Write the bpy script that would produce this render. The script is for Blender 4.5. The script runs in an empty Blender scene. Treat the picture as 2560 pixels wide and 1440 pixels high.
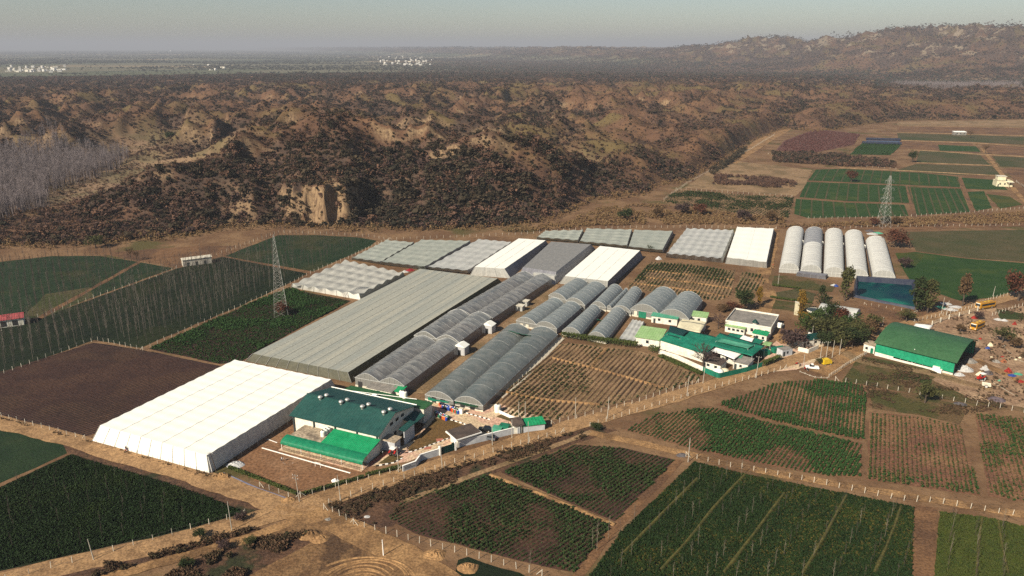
import bpy, bmesh, math, random
import numpy as np
from mathutils import Vector, Matrix

R = random.Random(11)
NR = np.random.default_rng(5)
rad = math.radians
SC = bpy.context.scene
COL = SC.collection

# ------------------------------------------------------------------ camera
CAM_H = 110.0
FPX = 1280 / math.tan(rad(34.0))
PITCH = math.atan(602 / FPX)
CP, SP = math.cos(PITCH), math.sin(PITCH)


def G(px, py, z=0.0):
    """ground point (at height z) surveyed from the photograph's pixel grid"""
    a, b = px - 1280, py - 720
    t = (CAM_H - z) / (b * CP + FPX * SP)
    return (a * t, (FPX * CP - b * SP) * t)


def V(px, py, z=0.0):
    x, y = G(px, py, z)
    return Vector((x, y, z))


cam = bpy.data.cameras.new('camera')
cam_o = bpy.data.objects.new('camera', cam)
COL.objects.link(cam_o)
cam_o.location = (0, 0, CAM_H)
cam_o.rotation_euler = (rad(90) - PITCH, 0, 0)
cam.sensor_fit = 'HORIZONTAL'
cam.angle = rad(68)
cam.clip_start = 1
cam.clip_end = 60000
SC.camera = cam_o

# ------------------------------------------------------------------ light
SUN_EL = 36.0
SUN_X, SUN_Y = -0.69, -0.72
w = bpy.data.worlds.new('World')
SC.world = w
w.use_nodes = True
nt = w.node_tree
bg = nt.nodes['Background']
sky = nt.nodes.new('ShaderNodeTexSky')
sky.sky_type = 'NISHITA'
sky.sun_disc = False
sky.sun_elevation = rad(SUN_EL)
sky.sun_rotation = math.atan2(SUN_X, SUN_Y)
sky.altitude = 300
sky.air_density = 1.0
sky.dust_density = 0.9
sky.ozone_density = 1.4
nt.links.new(sky.outputs[0], bg.inputs[0])
bg.inputs[1].default_value = 0.05
sl = bpy.data.lights.new('sun', 'SUN')
sl.energy = 4.9
sl.angle = rad(0.5)
sl.color = (1.0, 0.90, 0.74)
so = bpy.data.objects.new('sun', sl)
COL.objects.link(so)
sd = Vector((SUN_X * math.cos(rad(SUN_EL)), SUN_Y * math.cos(rad(SUN_EL)), math.sin(rad(SUN_EL))))
so.rotation_euler = sd.to_track_quat('Z', 'Y').to_euler()
so.location = (-100, -100, 300)

SC.view_settings.view_transform = 'Standard'
SC.view_settings.look = 'None'
SC.view_settings.exposure = 0.78
SC.view_settings.gamma = 1
SC.render.engine = 'CYCLES'
SC.cycles.max_bounces = 6
SC.cycles.diffuse_bounces = 2
SC.cycles.glossy_bounces = 2
SC.cycles.transmission_bounces = 3
SC.cycles.transparent_max_bounces = 12
SC.cycles.volume_bounces = 0
SC.cycles.use_denoising = False

# ------------------------------------------------------------------ materials
MATS = {}
_g = (.62, .66, .50)
_s = (.70, .64, .58)
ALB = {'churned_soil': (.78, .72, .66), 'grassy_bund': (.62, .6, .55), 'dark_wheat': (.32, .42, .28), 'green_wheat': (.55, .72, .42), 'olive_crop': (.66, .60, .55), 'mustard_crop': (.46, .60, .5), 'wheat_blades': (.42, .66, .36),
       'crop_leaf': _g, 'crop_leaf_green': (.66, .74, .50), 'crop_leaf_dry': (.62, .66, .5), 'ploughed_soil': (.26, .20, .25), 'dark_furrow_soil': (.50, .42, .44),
       'red_furrow_soil': (.85, .76, .72), 'bare_soil': _s, 'dry_soil': (.88, .84, .78), 'road_dirt': (.92, .86, .78), 'track_dirt': (.82, .75, .66), 'furrow_soil': (.95, .9, .84),
       'weedy_verge': (.75, .68, .7), 'dry_lawn': (.7, .66, .6), 'green_lawn': (.7, .6, .6), 'playground_soil': (.85, .8, .76), 'poplar_bark': (.62, .60, .57), 'far_poplar_bark': (.42, .38, .38),
       'scrub_dark': (.78, .66, .80), 'weed': (.8, .75, .8), 'mustard_leaf': (.44, .60, .5)}


def mat(name, c1, c2=None, scale=1.0, lo=.35, hi=.65, c3=None, scale3=.02, lo3=.45, hi3=.62, rough=.9, bump=0.0,
        bscale=None, coord='pos', stretch=(1, 1, 1), rnd=None, spec=.2, transp=0.0, metal=0.0, detail=5.0, fine=0.0,
        trans=0.0):
    """procedural principled material: two noise-mixed colours, a third one in large patches, bump, per-object tint"""
    if name in MATS:
        return MATS[name]
    k_ = ALB.get(name, (1, 1, 1))
    if k_ != (1, 1, 1):
        c1, c2, c3, rnd = [tuple(a * b for a, b in zip(q, k_)) if q else q for q in (c1, c2, c3, rnd)]
    m = bpy.data.materials.new(name)
    m.use_nodes = True
    n = m.node_tree
    N, L = n.nodes, n.links
    bs = N['Principled BSDF']
    out = N['Material Output']
    bs.inputs['Roughness'].default_value = rough
    bs.inputs['Specular IOR Level'].default_value = spec
    bs.inputs['Metallic'].default_value = metal
    if coord == 'pos':
        co = N.new('ShaderNodeNewGeometry').outputs['Position']
    elif coord == 'uv':
        co = N.new('ShaderNodeTexCoord').outputs['UV']
    else:
        co = N.new('ShaderNodeTexCoord').outputs['Object']
    if stretch != (1, 1, 1):
        mp = N.new('ShaderNodeMapping')
        mp.inputs['Scale'].default_value = stretch
        L.new(co, mp.inputs['Vector'])
        co = mp.outputs[0]

    def nz(sc, det=detail, ro=.6):
        t = N.new('ShaderNodeTexNoise')
        t.inputs['Scale'].default_value = sc
        t.inputs['Detail'].default_value = det
        t.inputs['Roughness'].default_value = ro
        L.new(co, t.inputs['Vector'])
        return t.outputs[0]

    def ramp(src, a, b):
        r = N.new('ShaderNodeMapRange')
        r.inputs[1].default_value = a
        r.inputs[2].default_value = b
        r.interpolation_type = 'SMOOTHSTEP'
        L.new(src, r.inputs[0])
        return r.outputs[0]

    def mix(f, a, b, mode='MIX'):
        x = N.new('ShaderNodeMix')
        x.data_type = 'RGBA'
        x.blend_type = mode
        if isinstance(f, float):
            x.inputs[0].default_value = f
        else:
            L.new(f, x.inputs[0])
        for k, q in ((6, a), (7, b)):
            if isinstance(q, tuple):
                x.inputs[k].default_value = (*q, 1)
            else:
                L.new(q, x.inputs[k])
        return x.outputs[2]

    cur = c1
    if c2:
        cur = mix(ramp(nz(scale), lo, hi), c1, c2)
    if c3:
        cur = mix(ramp(nz(scale3, 4.0), lo3, hi3), cur, c3)
    if fine:
        fa = .86 if any(q in name for q in ('roof', 'wall', 'awning', 'sheet', 'net', 'shed', 'cloth', 'cream', 'plinth')) else .64
        f_ = ramp(nz(fine, 3.0), .3, .7)
        cur = mix(f_, mix(1.0, cur, (fa, fa, fa), 'MULTIPLY'), mix(1.0, cur, (2 - fa,) * 3, 'MULTIPLY'))
    if rnd:
        oi = N.new('ShaderNodeObjectInfo')
        cur = mix(oi.outputs['Random'], cur, rnd)
    if isinstance(cur, tuple):
        bs.inputs['Base Color'].default_value = (*cur, 1)
    else:
        L.new(cur, bs.inputs['Base Color'])
    if bump:
        b = N.new('ShaderNodeBump')
        b.inputs['Strength'].default_value = 1.0
        b.inputs['Distance'].default_value = bump
        L.new(nz(bscale or scale * 3, 6.0), b.inputs['Height'])
        L.new(b.outputs[0], bs.inputs['Normal'])
    sh = bs.outputs[0]
    if trans:
        tl = N.new('ShaderNodeBsdfTranslucent')
        if isinstance(cur, tuple):
            tl.inputs[0].default_value = (*cur, 1)
        else:
            L.new(cur, tl.inputs[0])
        mx = N.new('ShaderNodeMixShader')
        mx.inputs[0].default_value = trans
        L.new(sh, mx.inputs[1])
        L.new(tl.outputs[0], mx.inputs[2])
        sh = mx.outputs[0]
    if transp:
        tr = N.new('ShaderNodeBsdfTransparent')
        mx = N.new('ShaderNodeMixShader')
        mx.inputs[0].default_value = transp
        L.new(sh, mx.inputs[1])
        L.new(tr.outputs[0], mx.inputs[2])
        sh = mx.outputs[0]
    L.new(sh, out.inputs[0])
    MATS[name] = m
    return m


# ------------------------------------------------------------------ mesh building
class MB:
    def __init__(s, o=(0, 0, 0)):
        s.v, s.f, s.uv, s.mi = [], [], [], []
        s.o = Vector(o)

    def face(s, pts, uv=None, mi=0):
        k = len(s.v)
        s.v += [Vector(p) - s.o for p in pts]
        s.f.append(tuple(range(k, k + len(pts))))
        s.uv += uv if uv else [(p[0], p[1]) for p in pts]
        s.mi.append(mi)

    def grid(s, P, UV=None, mi=0):
        """P[j][i] points"""
        k = len(s.v)
        ny, nx = len(P), len(P[0])
        for row in P:
            s.v += [Vector(p) - s.o for p in row]
        for j in range(ny - 1):
            for i in range(nx - 1):
                a = k + j * nx + i
                s.f.append((a, a + 1, a + nx + 1, a + nx))
                if UV:
                    s.uv += [UV[j][i], UV[j][i + 1], UV[j + 1][i + 1], UV[j + 1][i]]
                else:
                    s.uv += [(0, 0)] * 4
                s.mi.append(mi)

    def box(s, x0, y0, z0, x1, y1, z1, mi=0, M=None):
        c = [Vector(q) for q in ((x0, y0, z0), (x1, y0, z0), (x1, y1, z0), (x0, y1, z0),
                                 (x0, y0, z1), (x1, y0, z1), (x1, y1, z1), (x0, y1, z1))]
        if M:
            c = [M @ q for q in c]
        for f in ((0, 3, 2, 1), (4, 5, 6, 7), (0, 1, 5, 4), (1, 2, 6, 5), (2, 3, 7, 6), (3, 0, 4, 7)):
            s.face([c[i] for i in f], mi=mi)
        return s

    def bar(s, a, b, r, r2=None, n=5, mi=0, cap=True):
        a, b = Vector(a), Vector(b)
        r2 = r if r2 is None else r2
        d = (b - a)
        if d.length < 1e-6:
            return s
        d.normalize()
        u = d.orthogonal().normalized()
        w_ = d.cross(u)
        k = len(s.v)
        for q, rr in ((a, r), (b, r2)):
            for i in range(n):
                t = 2 * math.pi * i / n
                s.v.append(q + (u * math.cos(t) + w_ * math.sin(t)) * rr - s.o)
        for i in range(n):
            j = (i + 1) % n
            s.f.append((k + i, k + j, k + n + j, k + n + i))
            s.uv += [(0, 0)] * 4
            s.mi.append(mi)
        if cap:
            s.f.append(tuple(k + n + i for i in range(n)))
            s.uv += [(0, 0)] * n
            s.mi.append(mi)
            s.f.append(tuple(k + i for i in reversed(range(n))))
            s.uv += [(0, 0)] * n
            s.mi.append(mi)
        return s

    def path(s, pts, r, n=5, mi=0):
        for a, b in zip(pts, pts[1:]):
            s.bar(a, b, r, n=n, mi=mi)
        return s

    def prism(s, prof, y0, y1, mi=0, M=None, axis='y'):
        """closed profile [(x,z)] extruded along y"""
        mk = (lambda x, y, z: Vector((x, y, z))) if axis == 'y' else (lambda x, y, z: Vector((y, x, z)))
        A = [mk(x, y0, z) for x, z in prof]
        B = [mk(x, y1, z) for x, z in prof]
        if M:
            A = [M @ q for q in A]
            B = [M @ q for q in B]
        n = len(A)
        for i in range(n):
            j = (i + 1) % n
            s.face([A[i], A[j], B[j], B[i]], mi=mi)
        s.face(A[::-1], mi=mi)
        s.face(B, mi=mi)
        return s

    def lathe(s, prof, c=(0, 0, 0), n=14, mi=0):
        c = Vector(c)
        P = []
        for r, z in prof:
            P.append([c + Vector((r * math.cos(2 * math.pi * i / n), r * math.sin(2 * math.pi * i / n), z)) for i in range(n + 1)])
        s.grid(P, mi=mi)
        return s

    def build(s, name, mats, parent=None, smooth=False, weld=False):
        me = bpy.data.meshes.new(name)
        me.from_pydata([tuple(q) for q in s.v], [], s.f)
        if s.uv:
            ul = me.uv_layers.new(name='UVMap')
            ul.data.foreach_set('uv', np.array(s.uv, dtype=np.float32).ravel())
        if not isinstance(mats, (list, tuple)):
            mats = [mats]
        for m in mats:
            me.materials.append(m)
        if len(mats) > 1:
            me.polygons.foreach_set('material_index', np.array(s.mi, dtype=np.int32))
        if weld:
            bm = bmesh.new()
            bm.from_mesh(me)
            bmesh.ops.remove_doubles(bm, verts=bm.verts, dist=.004)
            bmesh.ops.recalc_face_normals(bm, faces=bm.faces)
            bm.to_mesh(me)
            bm.free()
        if smooth:
            me.polygons.foreach_set('use_smooth', [True] * len(me.polygons))
        me.update()
        o = bpy.data.objects.new(name, me)
        COL.objects.link(o)
        if parent is not None:
            o.parent = parent
        return o


def tag(o, label=None, cat=None, group=None, kind=None):
    if label:
        o['label'] = label
    if cat:
        o['category'] = cat
    if group:
        o['group'] = group
    if kind:
        o['kind'] = kind
    return o


def thing(name, label, cat, loc=(0, 0, 0), rz=0.0, group=None):
    o = bpy.data.objects.new(name, None)
    COL.objects.link(o)
    o.empty_display_size = .5
    o.location = loc
    o.rotation_euler = (0, 0, rz)
    return tag(o, label, cat, group)


def copy_thing(root, loc, rz=0.0, label=None, group=None, scale=1.0):
    r = root.copy()
    COL.objects.link(r)
    r.location = loc
    r.rotation_euler = (0, 0, rz)
    r.scale = (scale,) * 3 if not isinstance(scale, (tuple, Vector)) else scale
    if label:
        r['label'] = label
    if group:
        r['group'] = group
    for ch in list(root.children):
        c = ch.copy()
        COL.objects.link(c)
        c.parent = r
        for g in ch.children:
            d = g.copy()
            COL.objects.link(d)
            d.parent = c
    return r


# ------------------------------------------------------------------ scatter (stuff)
def scatter(name, label, cat, pts, scl, protos, tilt=0.0, kind='stuff'):
    """one object: instances of prototype meshes on points (geometry nodes)"""
    n = len(pts)
    pts = np.asarray(pts, dtype=np.float32)
    scl = np.asarray(scl, dtype=np.float32)
    if scl.ndim == 1:
        scl = np.stack([scl] * 3, 1)
    me = bpy.data.meshes.new(name)
    me.vertices.add(n)
    me.vertices.foreach_set('co', pts.ravel())
    a = me.attributes.new('sc', 'FLOAT_VECTOR', 'POINT')
    a.data.foreach_set('vector', scl.ravel())
    a = me.attributes.new('rt', 'FLOAT_VECTOR', 'POINT')
    rt = np.zeros((n, 3), dtype=np.float32)
    rt[:, 2] = NR.uniform(0, 6.283, n)
    if tilt:
        rt[:, :2] = NR.normal(0, tilt, (n, 2))
    a.data.foreach_set('vector', rt.ravel())
    a = me.attributes.new('ix', 'INT', 'POINT')
    a.data.foreach_set('value', NR.integers(0, len(protos), n).astype(np.int32))
    me.materials.append(protos[0].data.materials[0])
    o = bpy.data.objects.new(name, me)
    COL.objects.link(o)
    pc = bpy.data.collections.new(name + '_kinds')
    for p in protos:
        pc.objects.link(p)
    g = bpy.data.node_groups.new(name + '_scatter', 'GeometryNodeTree')
    g.interface.new_socket('Geometry', in_out='INPUT', socket_type='NodeSocketGeometry')
    g.interface.new_socket('Geometry', in_out='OUTPUT', socket_type='NodeSocketGeometry')
    N, L = g.nodes, g.links
    gi, go = N.new('NodeGroupInput'), N.new('NodeGroupOutput')
    ip = N.new('GeometryNodeInstanceOnPoints')
    ci = N.new('GeometryNodeCollectionInfo')
    ci.inputs['Collection'].default_value = pc
    ci.inputs['Separate Children'].default_value = True
    ci.inputs['Reset Children'].default_value = True
    ip.inputs['Pick Instance'].default_value = True

    def na(nm, ty):
        q = N.new('GeometryNodeInputNamedAttribute')
        q.data_type = ty
        q.inputs[0].default_value = nm
        return q.outputs[0]

    L.new(gi.outputs[0], ip.inputs['Points'])
    L.new(ci.outputs[0], ip.inputs['Instance'])
    L.new(na('ix', 'INT'), ip.inputs['Instance Index'])
    e2r = N.new('FunctionNodeEulerToRotation')
    L.new(na('rt', 'FLOAT_VECTOR'), e2r.inputs[0])
    L.new(e2r.outputs[0], ip.inputs['Rotation'])
    L.new(na('sc', 'FLOAT_VECTOR'), ip.inputs['Scale'])
    L.new(ip.outputs[0], go.inputs[0])
    md = o.modifiers.new('scatter', 'NODES')
    md.node_group = g
    return tag(o, label, cat, kind=kind)


def leafclump(name, m, n=60, leaf=.28, flat=.75, seed=0, hollow=.35, lobes=3, z0=0.0):
    """unit-size leaf clump, radius ~.5, sitting on z=0..1: leaf quads spread through a lobed volume"""
    r = random.Random(seed)
    b = MB()
    cs = [(r.uniform(-.22, .22), r.uniform(-.22, .22), r.uniform(.35, .6), r.uniform(.24, .38)) for _ in range(lobes)]
    for _ in range(n):
        cx, cy, cz, rr = r.choice(cs)
        d = Vector((r.gauss(0, 1), r.gauss(0, 1), r.gauss(0, 1))).normalized() * rr * (hollow + (1 - hollow) * r.random() ** .5)
        p = Vector((cx + d.x, cy + d.y, max(z0 + .02, cz + d.z * flat * 1.25)))
        u = Vector((r.gauss(0, 1), r.gauss(0, 1), r.gauss(0, .6))).normalized()
        q = u.orthogonal().normalized()
        q = (Matrix.Rotation(r.uniform(0, 6.28), 3, u) @ q)
        s_ = leaf * r.uniform(.5, 1.1)
        a, c = u * s_ * .5, q * s_ * .4
        b.face([p - a - c * .6, p + a * .2 - c, p + a + c * .4, p - a * .3 + c])
    o = b.build(name, m)
    COL.objects.unlink(o)
    return o


# ------------------------------------------------------------------ vector noise
_T = NR.random((256, 256))


def vn(x, y, s=0):
    x = np.asarray(x, dtype=float) + s * 17.31
    y = np.asarray(y, dtype=float) + s * 9.77
    xi, yi = np.floor(x).astype(int), np.floor(y).astype(int)
    fx, fy = x - xi, y - yi
    fx = fx * fx * fx * (fx * (fx * 6 - 15) + 10)
    fy = fy * fy * fy * (fy * (fy * 6 - 15) + 10)
    a, b = _T[xi & 255, yi & 255], _T[(xi + 1) & 255, yi & 255]
    c, d = _T[xi & 255, (yi + 1) & 255], _T[(xi + 1) & 255, (yi + 1) & 255]
    return (a * (1 - fx) + b * fx) * (1 - fy) + (c * (1 - fx) + d * fx) * fy


def fbm(x, y, o=4, s=0):
    t, a, n = 0, 1, 0
    for k in range(o):
        t = t + a * vn(x * 2 ** k, y * 2 ** k, s + k)
        n += a
        a *= .5
    return t / n


def ridge(x, y, s=0):
    return 1 - np.abs(2 * vn(x, y, s) - 1)


def sm(a, b, x):
    t = np.clip((np.asarray(x, dtype=float) - a) / (b - a), 0, 1)
    return t * t * (3 - 2 * t)
# ------------------------------------------------------------------ terrain
FOOT = [(-900, 660), (-300, 640), (0, 622), (200, 616), (330, 600), (470, 588), (560, 574), (700, 566), (900, 570), (1100, 574),
        (1230, 572), (1400, 545), (1480, 500), (1600, 487), (1650, 462), (1720, 455), (1800, 408), (1880, 355), (1960, 322),
        (2040, 330), (2130, 318), (2240, 303), (2400, 300), (2560, 298), (2900, 296), (3400, 294)]
_fx = [G(*q) for q in FOOT]
_ft = np.array([math.atan2(x, y) for x, y in _fx])
_fr = np.array([math.hypot(x, y) for x, y in _fx])
_A, _B = G(2620, 214), G(1480, 163)          # foot of the high range on the right
_A, _B = (_A[0], _A[1]), (_B[0], _B[1])
FLATS = [((120, 462), (170, 150)), ((-110, 470), (200, 170)), ((395, 378), (80, 85)), ((2440, 213), (330, 520)), ((2200, 225), (160, 300)), ((1300, 448), (75, 40)), ((1240, 418), (70, 40))]
_flat = [(G(*c), r) for c, r in FLATS]


def foot_d(x, y):
    th = np.arctan2(x, y)
    return np.hypot(x, y) - np.interp(th, _ft, _fr) - 14 * (fbm(x / 40, y / 40, 3, 40) - .5) * 2


def flatmask(x, y):
    k = 1.0
    for (cx, cy), (rx, ry) in _flat:
        q = np.hypot((x - cx) / rx, (y - cy) / ry)
        k = k * sm(.62, 1.15, q + .25 * (fbm(x / 50, y / 50, 3, 71) - .5))
    return k


def cliff_zone(x, y):
    th = np.arctan2(x, y)
    d = foot_d(x, y)
    c = 1.15 * np.exp(-((th + .248) / .038) ** 4) + .70 * np.exp(-((th + .338) / .028) ** 4) + .6 * np.exp(-((th + .105) / .010) ** 2)
    c = c * sm(3, 9, d) * (1 - sm(30, 52, d)) * sm(.42, .56, .5 * fbm(x / 15, y / 24, 3, 61) + .5 * fbm(x / 5, y / 14, 3, 62) + .10 * (c > 1))
    return np.clip(c, 0, 1)


def height(x, y):
    x, y = np.asarray(x, dtype=float), np.asarray(y, dtype=float)
    r = np.hypot(x, y)
    th = np.arctan2(x, y)
    d = foot_d(x, y)
    fm = flatmask(x, y)
    amp = (1 - .45 * sm(1300, 2400, r)) * (1 - sm(2300, 3900, r))
    wx, wy = x + 30 * (vn(x / 90, y / 90, 3) - .5), y + 30 * (vn(x / 90, y / 90, 4) - .5)
    h = 10 * ridge(wx / 260, wy / 230, 1) + 10 * ridge(wx / 120, wy / 105, 2) ** 1.4 + 20 * ridge(wx / 62, wy / 54, 5) ** 1.6 + 15 * ridge(x / 32, y / 29, 6) ** 1.6 + 5.5 * ridge(x / 14, y / 13, 7)
    # bluff at the foot, steepest below the sandy cliff
    cl = np.exp(-((th + .246) / .052) ** 4) + .5 * np.exp(-((th + .335) / .03) ** 2) + .3 * np.exp(-((th + .105) / .025) ** 2)
    cl = np.clip(cl * (.80 + .45 * fbm(x / 22, y / 60, 3, 77)), 0, 1)
    flute = 9 * ridge(x / 8, y / 40, 8) ** 1.5 + 12 * (fbm(x / 17, y / 40, 3, 9) - .5)
    front = (.35 + .65 * cl) * 26 * sm(0, 1, (d - 12 + flute * cl) / (70 - 57 * cl))
    gentle = 1 - .55 * sm(.02, .3, th) * (1 - sm(300, 700, d))
    hz = (front * np.clip(1 - d / 420, 0, 1) + (h * .95 - 6) * sm(8, 130, d) * amp * gentle) * sm(-2, 14, d)
    hz = np.maximum(hz, 0) * (.06 + .94 * fm) * (1 - .8 * sm(-.44, -.55, -0 + th) * (1 - sm(200, 420, d)))
    # lone rise behind the cliff
    cx, cy = G(1480, 330)
    hz = hz + 7 * np.exp(-(((x - cx) / 170) ** 2 + ((y - cy) / 130) ** 2)) * sm(0, 90, d)
    # high range to the right
    ux, uy = _B[0] - _A[0], _B[1] - _A[1]
    ul = math.hypot(ux, uy)
    ux, uy = ux / ul, uy / ul
    sd_ = (x - _A[0]) * uy - (y - _A[1]) * ux           # >0 right of the line
    al = (x - _A[0]) * ux + (y - _A[1]) * uy
    sd_ = sd_ + 260 * (fbm(x / 500, y / 500, 3, 20) - .5)
    big = sm(0, 1000, sd_) * (.30 + .75 * ridge(x / 900, y / 900, 21) * .55 + .34 * ridge(x / 330, y / 330, 22) ** 1.5 + .42 * ridge(x / 140, y / 140, 23) ** 1.6 + .20 * ridge(x / 60, y / 60, 24) ** 1.5)
    hz = hz + 188 * big * (1 - .58 * sm(-300, 4200, al)) * sm(-1600, -300, al)
    hz = hz + 12 * (fbm(x / 600, y / 600, 3, 30) - .45) * sm(3500, 6000, r)
    return np.where(d < -3, 0.0, np.maximum(hz, 0) * sm(-3, 8, d))


def veg(x, y):
    """scrub cover 0..1"""
    r = np.hypot(x, y)
    th = np.arctan2(x, y)
    d = foot_d(x, y)
    wx, wy = x + 30 * (vn(x / 90, y / 90, 3) - .5), y + 30 * (vn(x / 90, y / 90, 4) - .5)
    val = 1 - .2 * ridge(wx / 120, wy / 105, 2) - .45 * ridge(wx / 62, wy / 54, 5) - .35 * ridge(x / 30, y / 27, 6)
    k = .52 + 1.6 * (val - .40) + .45 * (fbm(x / 170, y / 170, 3, 50) - .5) + 1.5 * (fbm(x / 34, y / 28, 3, 52) - .5)
    left = 1 - sm(-.18, .12, th)
    k = k + .20 * left - .16 * sm(.0, .14, th) * (1 - sm(1500, 2600, r)) + .25 * sm(1500, 2800, r)
    # dense wood along the foot, behind the net houses
    k = k + .55 * np.exp(-((th - -.04) / .14) ** 2) * (1 - sm(70, 170, d)) + .35 * (1 - sm(-.2, -.12, th)) * (1 - sm(60, 110, d))
    k = k + .35 * np.exp(-((th + .10) / .12) ** 2) * sm(150, 250, d) * (1 - sm(420, 560, d))
    k = np.where((r > 2600) & (th > .05), k - .55 * sm(.48, .56, fbm(x / 140, y / 200, 4, 55)), k)
    k = k * (1 - .85 * cliff_zone(x, y))
    return np.clip(k, 0.02, 1) * (.12 + .88 * flatmask(x, y))


def build_terrain():
    th = np.linspace(-.98, .98, 700)
    rr = list(np.linspace(40, 400, 10))
    while rr[-1] < 2600:
        q = rr[-1]
        rr.append(q + (1.35 if q < 620 else .0036 * q + .0))
    while rr[-1] < 42000:
        rr.append(rr[-1] * 1.017)
    rr = np.array(rr)
    T, Q = np.meshgrid(th, rr)
    X, Y = Q * np.sin(T), Q * np.cos(T)
    Z = height(X, Y)
    nr_, nt_ = X.shape
    co = np.stack([X, Y, Z], -1).reshape(-1, 3).astype(np.float32)
    me = bpy.data.meshes.new('ground')
    me.vertices.add(len(co))
    me.vertices.foreach_set('co', co.ravel())
    i = np.arange(nr_ - 1)[:, None] * nt_ + np.arange(nt_ - 1)[None]
    q = np.stack([i, i + 1, i + nt_ + 1, i + nt_], -1).reshape(-1, 4)[:, ::-1]
    me.loops.add(q.size)
    me.loops.foreach_set('vertex_index', q.ravel().astype(np.int32))
    me.polygons.add(len(q))
    me.polygons.foreach_set('loop_start', np.arange(0, q.size, 4, dtype=np.int32))
    me.polygons.foreach_set('loop_total', np.full(len(q), 4, dtype=np.int32))
    me.polygons.foreach_set('use_smooth', np.ones(len(q), dtype=bool))
    cover = veg(X, Y) * sm(0, 30, foot_d(X, Y))
    a = me.attributes.new('bare_face', 'FLOAT', 'POINT')
    a.data.foreach_set('value', cliff_zone(X, Y).ravel().astype(np.float32))
    fl = (1 - flatmask(X, Y)) * sm(0, 10, foot_d(X, Y))
    hill = sm(-4, 14, foot_d(X, Y))
    a = me.attributes.new('cover', 'FLOAT_COLOR', 'POINT')
    c4 = np.stack([cover, hill, fl, sm(2900, 3700, np.hypot(X, Y) - 1800 * sm(-.22, .2, np.arctan2(X, Y))) * (Z < 40)], -1).reshape(-1, 4).astype(np.float32)
    a.data.foreach_set('color', c4.ravel())
    me.update()
    me.validate()
    o = bpy.data.objects.new('ground', me)
    COL.objects.link(o)
    tag(o, 'brown farm ground rising into dry scrub covered badland hills and a hazy plain', 'ground', kind='structure')
    # material
    m = bpy.data.materials.new('earth')
    m.use_nodes = True
    N, L = m.node_tree.nodes, m.node_tree.links
    bs = N['Principled BSDF']
    bs.inputs['Roughness'].default_value = .95
    bs.inputs['Specular IOR Level'].default_value = .1
    ge = N.new('ShaderNodeNewGeometry')
    pos = ge.outputs['Position']

    def nz(sc, det=6.0, ro=.62, st=None):
        t = N.new('ShaderNodeTexNoise')
        t.inputs['Scale'].default_value = sc
        t.inputs['Detail'].default_value = det
        t.inputs['Roughness'].default_value = ro
        if st:
            mp = N.new('ShaderNodeMapping')
            mp.inputs['Scale'].default_value = st
            L.new(pos, mp.inputs[0])
            L.new(mp.outputs[0], t.inputs['Vector'])
        else:
            L.new(pos, t.inputs['Vector'])
        return t.outputs[0]

    def rp(src, a, b):
        q = N.new('ShaderNodeMapRange')
        q.inputs[1].default_value = a
        q.inputs[2].default_value = b
        q.interpolation_type = 'SMOOTHSTEP'
        L.new(src, q.inputs[0])
        return q.outputs[0]

    def mx(f, a, b):
        x = N.new('ShaderNodeMix')
        x.data_type = 'RGBA'
        L.new(f, x.inputs[0])
        for k, q in ((6, a), (7, b)):
            if isinstance(q, tuple):
                x.inputs[k].default_value = (*q, 1)
            else:
                L.new(q, x.inputs[k])
        return x.outputs[2]

    at = N.new('ShaderNodeAttribute')
    at.attribute_name = 'cover'
    sep = N.new('ShaderNodeSeparateColor')
    L.new(at.outputs['Color'], sep.inputs[0])
    farm = mx(rp(nz(.045), .4, .62), (.118, .066, .036), (.185, .112, .06))
    farm = mx(rp(nz(.6), .5, .72), farm, (.080, .050, .027))
    farm = mx(rp(nz(.02, 5.0), .54, .66), farm, (.075, .062, .024))
    tan = mx(rp(nz(.03), .38, .62), (.122, .067, .037), (.085, .047, .030))
    tan = mx(rp(nz(.22), .5, .68), tan, (.060, .036, .025))
    tan = mx(rp(nz(.008, 4.0), .48, .62), tan, (.098, .070, .031))
    dark = mx(rp(nz(.12), .4, .6), (.045, .031, .024), (.075, .045, .031))
    ad = N.new('ShaderNodeMath')
    ad.operation = 'MULTIPLY_ADD'
    L.new(nz(.07), ad.inputs[0])
    ad.inputs[1].default_value = .9
    L.new(sep.outputs[0], ad.inputs[2])
    hillc = mx(rp(ad.outputs[0], .82, 1.28), tan, dark)
    # bare steep faces
    sn = N.new('ShaderNodeSeparateXYZ')
    L.new(ge.outputs['Normal'], sn.inputs[0])
    st_ = N.new('ShaderNodeMath')
    st_.operation = 'MULTIPLY_ADD'
    L.new(nz(.08), st_.inputs[0])
    st_.inputs[1].default_value = .35
    L.new(sn.outputs[2], st_.inputs[2])
    cliff = mx(rp(nz(.55, 9.0, .8, (1, 1, .30)), .40, .62), (.25, .170, .096), (.095, .060, .038))
    hillc = mx(rp(st_.outputs[0], .84, .56), hillc, cliff)
    bf = N.new('ShaderNodeAttribute')
    bf.attribute_name = 'bare_face'
    hillc = mx(bf.outputs['Fac'], hillc, cliff)
    hillc = mx(sep.outputs[2], hillc, mx(rp(nz(.03), .4, .6), (.20, .13, .08), (.13, .10, .055)))
    sz = N.new('ShaderNodeSeparateXYZ')
    L.new(pos, sz.inputs[0])
    crag = N.new('ShaderNodeMath')
    crag.operation = 'MULTIPLY'
    L.new(rp(sz.outputs[2], 55, 95), crag.inputs[0])
    L.new(rp(nz(.011, 6.0, .7), .545, .60), crag.inputs[1])
    hillc = mx(crag.outputs[0], hillc, (.20, .155, .105))
    cur = mx(sep.outputs[1], farm, hillc)
    # far plain: fields and woods in long patches
    vt = N.new('ShaderNodeTexVoronoi')
    vt.inputs['Scale'].default_value = .0016
    mp = N.new('ShaderNodeMapping')
    mp.inputs['Scale'].default_value = (.55, 1.0, 1)
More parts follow.
